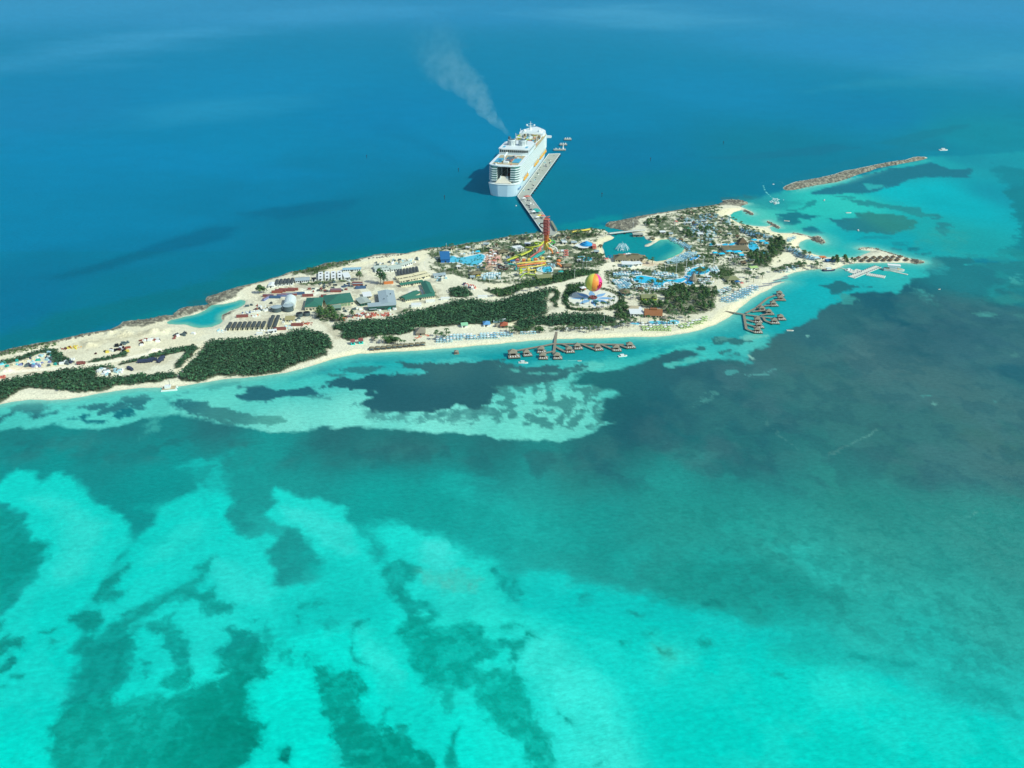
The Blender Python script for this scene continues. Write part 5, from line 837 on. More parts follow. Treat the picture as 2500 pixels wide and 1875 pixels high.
for i in range(46):
    u, v = rnd.uniform(.05, .95), rnd.uniform(.15, .8)
    if rnd.random() < .45: a = A0+(A1-A0)*u; b = B0+(B1-B0)*u
    else: a = C0+(C1-C0)*u; b = B0+(C4-B0)*u
    q = a+(b-a)*v; cm, cn = rnd.choice([(white, 'white'), (tank_m, 'steel grey'), (paleblue, 'pale blue'), (navy, 'navy'), (concrete, 'pale grey')]); wh_ = ('causeway between shore and bend', 'berth deck beside the ship')[q.y > A0.y]; o = MB().box(0, 0, 0, rnd.uniform(1.5, 4), 1.4, rnd.uniform(.8, 2)).build('pier_cart', cm); o.location = (q.x, q.y, PZ+.01); o.rotation_euler = (0, 0, rnd.uniform(0, 3)); tag(o, 'small %s cart or stall on the %s' % (cn, wh_), 'cart', '%s carts on the %s' % (cn, wh_))
# mooring platforms
for s_, L, lab in (('G1740,440', 15, 'farthest low concrete mooring platform off the pier head'), ('G1660,535', 15, 'middle mooring platform off the pier head'), ('G1595,628', 24, 'largest mooring platform, nearest the pier head, with a white tower on it')):
    p = G(s_, 2); t = thing('mooring_platform', lab, 'mooring platform', (p.x, p.y, 0), .05); MB().box(0, 0, 1.2, L, 9, 1.8).build('cap', concrete, t)
    for i in range(4): MB().cyl(-L*.4+L*.27*i, -3.4, -3, 1.1, 4.4, 8).build('pile', pm, t)
    for i in range(3): MB().box(-L*.3+i*L*.3, 1, 3, 1.6, 2, 2).build('bollard', white, t)
    if L > 20: MB().box(7, 0, 3, 3, 3, 5, top=.5).cyl(7, 0, 8, .8, 3, 8).build('beacon_tower', white, t)
# ---------------------------------------------------------------- cruise ship
HB = 25.6; so_ = A0+nrm*(HB-.2)-d*6; so_.z = 0
ship = thing('cruise_ship', 'huge white cruise ship moored along the pier, stern toward the island', 'cruise ship', so_, math.atan2(d.y, d.x))
hullw = mat('ship_white', '#e2ece8', .4, .03); hullb = mat('ship_hull', '#c8e0e6', .4, .05); balc = mat('balcony_glass', '#447a72', .3, .12, .8); dark = mat('dark_trim_and_shade', '#587078', .6, .2); teak = mat('ship_deck', '#b9ab86', .8, .15, .4); shipblue = mat('ship_pool_blue', '#3aa8c8', .3, .1)  # slate tone: windows, funnel tops and shade put into the stern canyon
def hw(x, L=362.0, bow=272.0, sh=1.0, ste=14.0):
    if x < ste: return HB*sh*math.sqrt(max(0, 1-((ste-x)/ste)**2*.90))
    if x > bow: return HB*sh*max(0.0, 1-((x-bow)/(L-bow))**2.1)
    return HB*sh
def outline(L, x0=0.0, sh=1.0, bow=272.0, ste=14.0, inset=0.0, n=26):
    xs = [x0+ste*(1-math.cos(math.pi/2*i/6)) for i in range(7)]+[x0+ste+(bow-ste-x0)*i/6 for i in range(1, 6)]+[bow+(L-bow)*math.sin(math.pi/2*i/12) for i in range(13)]
    R_ = [(x+ (inset if x < 3 else 0), -max(hw(x-x0 if x < bow else x, L, bow, sh, ste)-inset, .05)) for x in xs]
    return R_+[(x, -y) for x, y in R_[::-1]]
hb = MB()
lv = [(-2, .86, 352), (4, .90, 356), (12, .96, 360), (18, 1.0, 362)]
rings = [[(x, y, z) for x, y in outline(L, 0, sh)] for z, sh, L in lv]; n = len(rings[0]); vs = sum(rings, []); fs = []
for k in range(3): fs += [(k*n+i, k*n+(i+1) % n, (k+1)*n+(i+1) % n, (k+1)*n+i) for i in range(n)]
hb.add(vs, fs+[tuple(range(3*n, 4*n))]); hb.build('hull', hullb, ship, False)
# stern band of mooring windows and the tiers of balconies
CAN = 11.5   # half width of the open canyon amidships
def sidepoly(sgn, x0, x1, inner, off=0.0, ste=14.0):
    xs = [x0+(ste)*(1-math.cos(math.pi/2*i/5)) for i in range(6)]+[x0+ste+(x1-x0-ste)*i/8 for i in range(1, 9)]
    out = []
    for x in xs:
        w = HB*1.0+off if x-x0 >= ste else (HB+off)*math.sqrt(1-((ste-(x-x0))/ste)**2*.45)
        if x > 285: w = min(w, hw(x, 345, 280)+off)
        out.append((x, sgn*w))
    P = out+[(x1, sgn*inner), (x0, sgn*inner)]
    return P if sgn < 0 else P[::-1]
for k in range(7):
    z = 20.4+k*3.5; x0 = 22 if k < 1 else 6+k*.6
    for sgn in (-1, 1):
        MB().prism(sidepoly(sgn, x0+1.2, 300, CAN if x0 < 90 else 2, -2.0), z, z+3.5).build('cabin_tier', [balc if k % 1 == 0 else dark], ship)
        MB().prism(sidepoly(sgn, x0, 300, CAN-.6, .15 if k > 0 else -.6), z-.4, z+.8).build('balcony', hullw, ship)
    for q in range(10):   # dividing fins on the stern corners and sides
        pass
for sgn in (-1, 1):
    f = MB()
    for q in range(40): f.box(24+q*6.9, sgn*(HB-1.1), 21.4, .3, 1.6, 24)
    f.build('balcony_dividers', hullw, ship)
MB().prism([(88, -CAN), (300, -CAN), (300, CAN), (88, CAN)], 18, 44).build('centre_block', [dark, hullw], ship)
MB().prism([(6, -CAN), (88, -CAN), (88, CAN), (6, CAN)], 18.05, 19.0).build('boardwalk_deck', teak, ship)
MB().prism(outline(300, 6, 1.0, 299, 14, 1.0)[:11]+outline(300, 6, 1.0, 299, 14, 1.0)[-11:], 18.01, 20.0).build('promenade', hullw, ship)
# aqua theatre at the stern
for sgn in (-1, 1):
    MB().tube([(7, sgn*6, 19), (12, sgn*5.2, 30)], .7, 6).tube([(12, sgn*5.2, 30), (26, sgn*10, 21)], .6, 6).build('tent_mast', hullw, ship)
MB().add([(5, -13, 20), (5, 13, 20), (13, 5.2, 29.5), (13, -5.2, 29.5), (26, 10.5, 20.5), (26, -10.5, 20.5)], [(0, 3, 2, 1), (3, 5, 4, 2), (0, 5, 3), (1, 2, 4)]).build('theatre_tent', mat('tent_cream', '#ddd8c2', .8), ship)
for k in range(7): MB().box(1.4 if abs(k-3) < 2 else 2.6+abs(k-3)*.8, (k-3)*5.4, 13.5, .5, 3.6, 1.8, 0).build('stern_window', shipblue if k == 2 else dark, ship)
MB().prism(outline(362, -.4, 1.012)[:7]+outline(362, -.4, 1.012)[-7:], 18.4, 19.3).build('stern_rail', hullw, ship)
for x in (20, 46, 72):
    MB().tube([(x, -CAN+.8, 43.5), (x, CAN-.8, 43.5)], .4, 5).tube([(x, -4, 19), (x, -4, 43.5)], .3, 5).tube([(x, 5, 19), (x, 5, 43.5)], .3, 5).build('canyon_truss', hullw, ship)
for sgn in (-1, 1): MB().box(56, sgn*(CAN-2.2), 19, 56, 3.4, 7).build('boardwalk_shop', [tent_m if False else cream], ship)
MB().cyl(62, 0, 19, 5, 4, 14, 3.4).build('carousel', pinkred, ship)
# sports deck spanning the stern
TZ = 46.5
st = outline(300, 10, 1.02, 299, 14, 0); stp = [p for p in st if p[0] < 110]
stp = [p for p in stp if p[1] < 0 and p[0] < 110]+[(96, -HB*1.02), (96, HB*1.02)]+[p for p in stp if p[1] > 0]
MB().prism([p for p in stp if p[1] < 0]+[p for p in stp if p[1] > 0], TZ-1.6, TZ).build('sports_deck', [hullw], ship)
MB().prism([(20, -HB*.82), (90, -HB*.82), (90, HB*.82), (20, HB*.82)], TZ+.004, TZ+.12).build('deck_floor', teak, ship)
MB().prism([(34, -20), (62, -20), (62, -9), (34, -9)], TZ+.13, TZ+1.3).build('surf_pool', shipblue, ship); MB().prism([(34, 20), (62, 20), (62, 9), (34, 9)], TZ+.13, TZ+1.3).build('surf_pool', shipblue, ship)
MB().prism([(44, -6), (80, -6), (80, 6), (44, 6)], TZ+.14, TZ+.4).build('canyon_shade_slab', dark, ship)  # dark slab laid on the deck paints the shaded gap of the canyon
MB().tube([(36, 4, TZ), (36, 4, TZ+9), (48, 2, TZ+13)], 1.5, 8).box(30, 0, TZ, 6, 8, 3).build('climbing_slide', hullw, ship)
for i in range(26): MB().box(rnd.uniform(16, 90), rnd.uniform(-19, 19), TZ+.13, rnd.uniform(1, 3.5), rnd.uniform(1, 3), rnd.uniform(.5, 2.2)).build('deck_fitting', rnd.choice([hullw, teak, shipblue, pinkred, tank_m]), ship)
# windowed lounge block with the funnels
W = HB*.98
MB().prism([(96, -W), (168, -W), (168, W), (96, W)], TZ-2, TZ+3.5).build('lounge_lower', [hullw, dark], ship)
MB().prism([(97, -W+.6), (166, -W+.6), (166, W-.6), (97, W-.6)], TZ+3.5, TZ+8.2).build('lounge_windows', glass, ship)
fm = MB()
for i in range(15): fm.box(96.8, -W+1+i*(2*W-2)/14, TZ+3.4, .7, .7, 4.9)
for i in range(18):
    for sgn in (-1, 1): fm.box(98+i*4, sgn*(W-.3), TZ+3.4, .5, .8, 4.9)
fm.build('window_mullions', hullw, ship)
rp = [(93, -W*.8), (96, -W-1), (150, -W-1), (166, -W*.8), (170, 0), (166, W*.8), (150, W+1), (96, W+1), (93, W*.8)]
MB().prism(rp, TZ+8.2, TZ+9.8).build('lounge_roof', hullw, ship)
for sgn in (-1, 1):
    MB().cyl(128, sgn*9.5, TZ+9.6, 7.2, 9, 18, 6.4).build('funnel', hullw, ship); MB().cyl(128, sgn*9.5, TZ+18.61, 5.4, .5, 18).build('funnel_top', dark, ship)
    g_ = MB()
    for k in range(12): a = k*math.pi/6; g_.box(128+7.1*math.cos(a), sgn*9.5+7.1*math.sin(a), TZ+10, .35, .9, 7.6, a)
    g_.build('funnel_fins', tank_m, ship)
    MB().prism([(104, sgn*21), (118, sgn*21), (118, sgn*17), (104, sgn*17)], TZ+9.82, TZ+10).build('skylight', shipblue, ship)
MB().cyl(140, 16, TZ+9, 2.4, 11, 10, 2.0, ).cyl(140, 16, TZ+19.8, 1.8, 1.6, 10).build('exhaust_stack', tank_m, ship)
# pool deck
MB().prism(sidepoly(-1, 150, 300, 0, -.2, 1)[:-1]+[(300, 0), (150, 0)], TZ-1.9, TZ-.9).build('pool_deck', teak, ship)
MB().prism(sidepoly(1, 150, 300, 0, -.2, 1), TZ-1.9, TZ-.9).build('pool_deck', teak, ship)
for x, y, a, b, m_ in ((190, -9, 16, 9, shipblue), (190, 9, 16, 9, shipblue), (222, -8, 18, 10, shipblue), (222, 9, 14, 9, shipblue), (252, 0, 16, 12, poolpale)): MB().box(x, y, TZ-.89, a, b, .5).build('deck_pool', m_, ship)
for i in range(90):
    x = rnd.uniform(172, 290); y = rnd.uniform(-20, 20); MB().box(x, y, TZ-.88, rnd.uniform(1.5, 6), rnd.uniform(1, 4), rnd.uniform(.8, 5.5), rnd.uniform(0, 1)).build('deck_fitting', rnd.choice([hullw, hullw, teak, tank_m, dark, cream, pinkred if i % 5 == 0 else hullw, yellow if i % 6 == 0 else teak]), ship)
for k, (m_, P) in enumerate(((lime, [(232, 14, 54), (226, 18, 52), (216, 14, 50), (212, 6, 49), (220, 0, 48), (230, -6, 47)]), (pinkred, [(176, -10, 55), (182, -16, 53), (190, -14, 51), (194, -6, 49), (188, -2, 48)]), (hullw, [(200, 16, 56), (208, 10, 54), (206, 2, 52), (196, 2, 50), (190, 10, 48)]), (yellow, [(240, -16, 53), (246, -8, 51), (256, -10, 49)]))):
    MB().tube(P, .9, 6).build('water_slide', m_, ship)
for i in range(5): MB().cyl(178+i*24, 21*(-1)**i, TZ-1, .5, 12, 6).build('lamp_mast', hullw, ship)
for sgn in (-1, 1): MB().tube([(170, sgn*22.6, TZ+1), (200, sgn*21, TZ+1.5), (230, sgn*22.8, TZ+1), (262, sgn*20.6, TZ+1.5), (292, sgn*20, TZ+1)], .7, 5).build('deck_canopy', hullw, ship)
# forward block, bridge and mast
fo = [(x, y) for x, y in outline(338, 0, .97, 284) if x > 276]; fo = [(262, -HB*.9), (276, -HB*.96)]+[p for p in fo if p[1] < 0]+[p for p in fo if p[1] > 0]+[(276, HB*.96), (262, HB*.9)]
MB().prism(fo, 18, TZ-2).build('forward_block', [hullw, hullw], ship); MB().prism([(x-(x-300)*.12, y*.96) for x, y in fo], TZ-2, TZ+4).build('solarium', [hullw, balc], ship)
MB().prism([(x-(x-300)*.25, y*.7) for x, y in fo], TZ+4, TZ+6).build('solarium_roof', poolpale if False else hullw, ship)
for k in range(8): MB().prism([(x+.5, y*1.012) for x, y in fo], 21+k*2.9, 22+k*2.9).build('balcony', hullw, ship)
MB().box(300, 0, 38, 7, 66, 3.4).build('bridge_wing', hullw, ship); MB().box(303.4, 0, 38.9, .6, 64, 1.5).build('bridge_window', glass, ship)
MB().cyl(296, 6, TZ+6, 2.6, 6, 8, 1.4).box(296, 6, TZ+12, 3, 14, .7).cyl(296, 6, TZ+12.6, .8, 8, 6, .3).box(296, 6, TZ+16, 2, 7, .5).ell(296, -1, TZ+14, 1.8, 1.8, 1.8, 8, 5).ell(296, 13, TZ+14, 1.8, 1.8, 1.8, 8, 5).build('radar_mast', hullw, ship)
MB().ell(276, -14, TZ+7, 3, 3, 3, 10, 5).build('satellite_dome', hullw, ship); MB().ell(276, 14, TZ+7, 3, 3, 3, 10, 5).build('satellite_dome', hullw, ship)
MB().prism([(x, y*.9) for x, y in outline(356, 0, 1, 300) if x > 318], 18.1, 21).build('helipad_deck', teak, ship)
boatm = mat('lifeboat_orange', '#dca23c', .5, .06)
for sgn in (-1, 1):
    for x in (46, 60, 74, 150, 165, 180, 208, 223, 238, 253, 268):
        l = MB().ell(x, sgn*(HB+1.4), 18.8, 6.4, 2.3, 2.6, 10, 6).build('lifeboat', boatm, ship, True); MB().box(x, sgn*(HB+1.4), 20.6, 9, 2.6, 1.2, top=.8).build('canopy', yellow if x % 2 else boatm, l)
        MB().box(x-5, sgn*(HB+.2), 18, .6, 3, 6).box(x+5, sgn*(HB+.2), 18, .6, 3, 6).build('davit', hullw, ship)
for k in range(6): MB().box(10+k*3.2, -HB*(.97 if k else .93), 9.5, 1.6, .8, 3).build('hull_marking', mat('ship_blue_paint', '#7fa8cc', .5), ship)
# smoke drifting away from the funnel
fun = ship.matrix_basis @ Vector((136, 12, TZ+20)); 
end = G((1017, 68), 195); e = end-fun; Ls = e.length; Ls_ = Ls
sm = bpy.data.materials.new('funnel_smoke'); sm.use_nodes = True; nt = sm.node_tree; nt.nodes.remove(nt.nodes['Principled BSDF'])
vo = nt.nodes.new('ShaderNodeVolumeScatter'); vo.inputs['Color'].default_value = (.40, .82, 1, 1); vo.inputs['Anisotropy'].default_value = -0.1
nz = nt.nodes.new('ShaderNodeTexNoise'); nz.inputs['Scale'].default_value = .055; nz.inputs['Detail'].default_value = 2.5; nz.inputs['Distortion'].default_value = .6; tc = nt.nodes.new('ShaderNodeTexCoord')
at_ = nt.nodes.new('ShaderNodeSeparateXYZ'); mr = nt.nodes.new('ShaderNodeMapRange'); mr.inputs['From Min'].default_value = .36; mr.inputs['From Max'].default_value = .74; mr.inputs['To Max'].default_value = 1
fo_ = nt.nodes.new('ShaderNodeMapRange'); fo_.inputs['From Min'].default_value = 0; fo_.inputs['From Max'].default_value = Ls_; fo_.inputs['To Min'].default_value = 1; fo_.inputs['To Max'].default_value = 0; pw = nt.nodes.new('ShaderNodeMath'); pw.operation = 'POWER'; pw.inputs[1].default_value = 1.9; m3 = nt.nodes.new('ShaderNodeMath'); m3.operation = 'MULTIPLY'; m3.inputs[1].default_value = .017
ml = nt.nodes.new('ShaderNodeMath'); ml.operation = 'MULTIPLY'; L_ = nt.links.new
L_(tc.outputs['Object'], nz.inputs['Vector']); L_(nz.outputs['Fac'], mr.inputs['Value']); L_(tc.outputs['Object'], at_.inputs[0]); L_(at_.outputs[0], fo_.inputs['Value'])
L_(mr.outputs[0], ml.inputs[0]); L_(fo_.outputs[0], pw.inputs[0]); L_(pw.outputs[0], m3.inputs[0]); L_(m3.outputs[0], ml.inputs[1]); L_(ml.outputs[0], vo.inputs['Density']); L_(vo.outputs[0], nt.nodes['Material Output'].inputs['Volume'])
smo = MB(); P = []; n_ = 40
for i in range(n_+1):
    u = i/n_; P.append((u*Ls, 16*math.sin(u*14)*u, 6*math.sin(u*17+1)*u, 2+u*Ls*.13))
k8 = 14; vs = []; fs = []
for i, (x, y, z, r) in enumerate(P): vs += [(x, y+r*math.cos(6.2832*j/k8)*(.8+.3*math.sin(i*1.7+j)), z+r*.75*math.sin(6.2832*j/k8)) for j in range(k8)]
for i in range(n_): fs += [(i*k8+j, i*k8+(j+1) % k8, (i+1)*k8+(j+1) % k8, (i+1)*k8+j) for j in range(k8)]
smo.add(vs, fs+[tuple(range(k8-1, -1, -1)), tuple(range(n_*k8, (n_+1)*k8))]); so2 = smo.build('smoke', sm); so2.location = fun; so2.rotation_euler = e.to_track_quat('X', 'Z').to_euler(); so2['kind'] = 'stuff'
# ---------------------------------------------------------------- cabins standing in the water
def walk(label, segs, w=2.6, z=1.6, zs=1.4):
    t = thing('wooden_jetty', label, 'jetty'); dk = MB(); h = 0
    for a, b in segs:
        p, q = G(a, z), G(b, z); e = q-p; dk.box((p.x+q.x)/2, (p.y+q.y)/2, z-.35+h, e.length+w*.5, w, .35, math.atan2(e.y, e.x)); h += .004
        m = int(e.length/9)
        for i in range(m):
            c = p+e*((i+.5)/m)
            if abs(c.x) < 900: MB().cyl(c.x, c.y, -2.5, .22, z+2.1, 6).build('pile', pm, t)
    dk.build('deck', timber, t); return t
walk('grey timber jetty leading from the south beach to ten thatched water cabins', [('J875,610', 'J842,900'), ('J855,762', 'J700,795'), ('J700,795', 'J330,862'), ('J870,768', 'J1200,768'), ('J1200,768', 'J1780,778'), ('J945,768', 'J1035,800'), ('J870,812', 'J990,872'), ('J1225,775', 'J1385,840'), ('J1480,778', 'J1640,842'), ('J1710,778', 'J1830,822'), ('J840,868', 'J740,888')])
walk('grey timber jetty branching to ten thatched water cabins off the eastern beach', [('K1080,862', 'K1260,888'), ('K1260,888', 'K1470,922'), ('K1470,922', 'K1860,978'), ('K1500,905', 'K1640,835'), ('K1640,835', 'K1800,700'), ('K1800,700', 'K1890,668'), ('K1470,922', 'K1505,1120'), ('K1505,1120', 'K1620,1165'), ('K1500,990', 'K1600,1022'), ('K1512,1055', 'K1620,1090'), ('K1735,965', 'K1760,1010'), ('K1760,1010', 'K1860,1048'), ('K1700,935', 'K1850,912'), ('K1590,885', 'K1740,872'), ('K1750,808', 'K1900,795'), ('K1870,735', 'K2010,720')])
def bungalow(s_, rot, label, group):
    p = G(s_, 1.4); t = thing('water_cabin', label, 'cabin', (p.x, p.y, 0), rot, group)
    MB().box(1.2, -1.6, 1.2, 11.5, 9.5, .45).build('deck', timber, t); MB().roof('pyramid', -3.6, -1.4, 3.6, 4.8, 4.3, 3.3, .9).build('roof', thatch, t)
    MB().box(0, 3.4, 1.66, 6.4, 2.4, 2.8).build('wall', timber, t); MB().box(-2.6, .4, 1.66, .2, 4, 2.7).build('curtain', white, t); MB().box(3.1, .2, 1.66, .2, 3, 2.7).build('curtain', white, t)
    for a, b in ((-3.2, -1), (3.2, -1), (3.2, 4.6), (-3.2, 4.6)): MB().box(a, b, 1.6, .28, .28, 2.8).build('post', timber, t)
    for i in range(3): MB().box(-2.5+i*2.4, -4, 1.66, 1.0, 2.3, .5).build('daybed', white, t)
    MB().box(5.2, -2.2, 1.0, 1.0, 4.5, .7, .3).build('slide', white, t)
    for a, b in ((-4, -6), (6.4, -6), (6.4, 2.6), (-4, 2.6)): MB().cyl(a, b, -2.5, .3, 3.7, 6).build('pile', pm, t)
    return t
num = 'one two three four five six seven eight nine ten'.split()
base_b = None
for i, s_ in enumerate(('J285,925', 'J470,905', 'J665,860', 'J690,945', 'J880,945', 'J1045,860', 'J1155,815', 'J1430,830', 'J1680,838', 'J1865,800')):
    lb = 'thatched cabin over the water at the south beach jetty, %s' % ('far left end', 'second from the left', 'third, in the far row', 'left cabin of the near row', 'at the jetty head', 'first right of the jetty', 'second right of the jetty', 'third from the right', 'second from the right', 'far right end')[i]
    p = G(s_, 1.4); base_b = bungalow(s_, .1, lb, 'thatched water cabins of the south beach') if i == 0 else dup(base_b, (p.x, p.y, 0), rnd.uniform(-.1, .2), lb, 'thatched water cabins of the south beach', .76)
base_b.scale = (.76,)*3
for i, s_ in enumerate(('K1950,655', 'K1965,715', 'K1865,790', 'K1710,858', 'K1805,905', 'K1965,975', 'K1880,1025', 'K1650,1010', 'K1670,1082', 'K1650,1150')):
    lb = 'thatched cabin over the water off the eastern beach, %s' % ('farthest of all', 'second farthest', 'third farthest, alone on its arm', 'left one of the middle pair', 'right one of the middle pair', 'rightmost at the long arm', 'at the elbow of the long arm', 'top of the near trio', 'middle of the near trio', 'nearest of the trio')[i]
    p = G(s_, 1.4); dup(base_b, (p.x, p.y, 0), rnd.uniform(-.15, .2), lb, 'thatched water cabins off the eastern beach', .76)
# marina of white floating docks
t = thing('floating_marina', 'white crossed floating docks below the sand spit', 'marina'); h = 0
for a, b, w in (('I1010,1490', 'I1300,1372', 9), ('I1175,1455', 'I1375,1488', 9), ('I945,1412', 'I1140,1432', 5), ('I1010,1442', 'I1100,1408', 8), ('I880,1385', 'I1000,1415', 1.6), ('I1300,1388', 'I1620,1460', 2.6)):
    p, q = G(a, .6), G(b, .6); e = q-p; h += .006; MB().box((p.x+q.x)/2, (p.y+q.y)/2, -.3, e.length, w, .9+h, math.atan2(e.y, e.x)).build('dock', mat('dock_white', '#d3d6c4', .7, .1, .8), t)
for a, b, n, w in (('I1010,1490', 'I1300,1372', 14, 3.4), ('I1175,1455', 'I1375,1488', 10, 3.4), ('I945,1412', 'I1140,1432', 5, 2)):
    p, q = G(a, .6), G(b, .6); e = q-p; r = math.atan2(e.y, e.x)
    for i in range(n):
        for sgn in (-1, 1):
            c = p+e*((i+.5)/n)+Vector((-e.y, e.x, 0)).normalized()*w*sgn; z = thing('jet_ski', 'small white jet ski parked on the %s floating dock arm' % {14: 'long main', 10: 'lower right', 5: 'short left'}[n], 'jet ski', (c.x, c.y, .66), r+1.57, 'jet skis on the marina docks')
            MB().box(0, 0, 0, 2.6, 1, .5, top=.7).build('hull', white, z); MB().box(-.2, 0, .5, 1.3, .4, .4).build('seat', black, z)
# boats
def boat(s_, L, rot, label, cabin=True, m_=white, wake=False, name='motor_boat', cat='boat', wk=None):
    p = G(s_, .5); t = thing(name, label, cat, (p.x, p.y, 0), rot); W_ = L*.3
    P = [(-L/2, -W_/2), (L*.2, -W_/2), (L*.4, -W_*.3), (L/2, 0), (L*.4, W_*.3), (L*.2, W_/2), (-L/2, W_/2)]
    MB().prism([(x*.9, y*.8) for x, y in P], -.4, .1).prism(P, .1, L*.11).build('hull', m_, t); MB().prism([(x*.85, y*.8) for x, y in P], L*.11, L*.11+.08).build('deck', teak, t)
    if cabin: MB().box(-L*.05, 0, L*.12, L*.38, W_*.72, L*.12, top=.8).build('cabin', white, t); MB().box(L*.145, 0, L*.15, .1, W_*.6, L*.06).build('windscreen', glass, t); MB().box(-L*.08, 0, L*.24, L*.42, W_*.8, .12).build('roof', white, t)
    return t
boat('I2005,118', 17, .05, 'white barge-like boat alone beyond the end of the rocky islet'); boat('I720,658', 6, 1.2, 'small white boat over pale sand between islet and groins'); boat('I982,793', 8, .1, 'flat white boat on the edge of the round dark reef', False)
boat('I315,882', 8, -.3, 'white boat over the small dark reef near the groins', False); boat('I1085,982', 6, 1.4, 'white boat on the near side of the big round reef'); boat('I170,485', 4, .4, 'tiny white craft inside the curved wake by the islet'); boat('I1965,1617', 3.5, .4, 'tiny white skiff far out over the dark eastern meadow', False)
boat('J430,1025', 9, -.1, 'white boat with orange trim left below the south beach cabins'); boat('J1772,935', 9, .2, 'white boat right below the south beach cabins'); boat('K2097,1143', 7, -.1, 'small white boat at the edge of the dark meadow off the eastern cabins', False); boat('H535,372', 4.5, 1.2, 'tiny white boat beside the causeway below the ship stern')
boat('I190,690', 9, 1.35, 'speedboat throwing white spray west of the rocky islet'); boat('J1190,998', 4, 0, 'tiny jet boat at the end of a white wake below the south cabins', False)
t = boat('I1470,1415', 24, -.25, 'two-decked white ferry moored on the thin outer dock', True, mat('ferry_grey', '#c4ccc4'), name='ferry', cat='ferry'); MB().box(-1, 0, 5.2, 14, 6, 2).box(-1, 0, 7.2, 15, 6.6, .3).build('upper_deck', white, t)
t = boat('I985,1412', 10, .3, 'white pontoon boat on the inner marina dock'); t = boat('I770,1415', 16, .15, 'dark hulled boat beached at the root of the spit', True, navy)
t = thing('catamaran', 'white work catamaran at the west shore beside a dredged channel', 'boat', G('A1830,1108', .4), .2)
for b in (-2.6, 2.6): MB().box(0, b, -.3, 14, 1.6, 1.6, top=.9).build('hull', white, t)
MB().box(0, 0, 1.3, 11, 6.6, .4).build('deck', teak, t); MB().box(-1, 0, 1.7, 5, 4, 2.2).build('cabin', white, t); MB().cyl(1, 0, 1.7, .15, 8, 6).build('mast', tank_m, t)
p = G('O986,763', .4); t = thing('thatched_raft', 'little thatched raft floating off the row of ten cabanas', 'raft', (p.x, p.y, 0), .2); MB().box(0, 0, -.1, 5, 4.4, .6).build('deck', timber, t); MB().roof('pyramid', -1.8, -1.8, 1.8, 1.8, 2.4, 1.6, .4).build('roof', thatch, t)
for a, b in ((-1.6, -1.6), (1.6, -1.6), (1.6, 1.6), (-1.6, 1.6)): MB().box(a, b, .5, .16, .16, 2).build('post', timber, t)
foam = mat('foam', '#d8f0e8', .9, .1, 1); wake_m = mat('wake_foam', '#66c8bc', .7, .3, .25)
def ribbon(name, label, pts, w0, w1, m_, z=.06, cat='wake', brk=0.0):
    P = [G(s_, z) for s_ in pts.split()]; Q = []
    for i in range(len(P)-1):
        for k in range(6): Q.append(P[i]+(P[i+1]-P[i])*(k/6))
    Q.append(P[-1]); mb = MB(); n = len(Q)
    for i in range(n-1):
        if rnd.random() < brk: continue
        a, b = Q[i], Q[i+1]; e = (b-a).normalized(); q = Vector((-e.y, e.x, 0)); wa = (w0+(w1-w0)*i/n)*rnd.uniform(.6, 1.2); wb = w0+(w1-w0)*(i+1)/n
        mb.add([a-q*wa, a+q*wa, b+q*wb, b-q*wb], [(0, 1, 2, 3)])
    return tag(mb.build(name, m_), None, None, None, 'structure') if False else tag(mb.build(name, m_), label, cat)
ribbon('wake', 'thin white wake behind the tiny jet boat', 'J680,1005 J850,1005 J1000,998 J1180,996', .2, .7, wake_m, brk=.25)
ribbon('wake', 'broken pale wake trailing the speedboat near the islet', 'I60,500 I80,560 I120,600 I185,660', 1.2, .8, wake_m, brk=.45); ribbon('wake', 'faint curved wake west of the rocky islet', 'I30,470 I90,455 I170,445 I250,455 I280,480', .12, .16, wake_m, brk=.5)
for sg in ('I170,680', 'I195,690', 'I200,655'):
    p = G(sg, .3); mb = MB()
    for i in range(30): mb.ell(p.x+rnd.gauss(0, 3), p.y+rnd.gauss(0, 5), rnd.uniform(0, 1.2), rnd.uniform(.4, 1), rnd.uniform(.4, 1.2), .5, 6, 4)
    tag(mb.build('spray', foam), None, None, None, 'stuff')
# channel markers
for s_, lab in (('V1584,684', 'thin dark channel post far left of the ship'), ('V1980,742', 'thin dark channel post just left of the ship'), ('V1920,862', 'thin dark channel post below left of the ship'), ('W912,625', 'thin dark channel post right of the pier, farther one'), ('W598,696', 'thin dark channel post right of the pier, nearer one'), ('W388,850', 'thin dark channel post right of the causeway')):
    p = G(s_, 0); t = thing('channel_marker', lab, 'channel marker', (p.x, p.y, 0)); MB().cyl(0, 0, -3, .35, 9, 6).build('post', pm, t); MB().box(0, 0, 5, 1.6, .3, 1.6).build('board', darkroof, t)
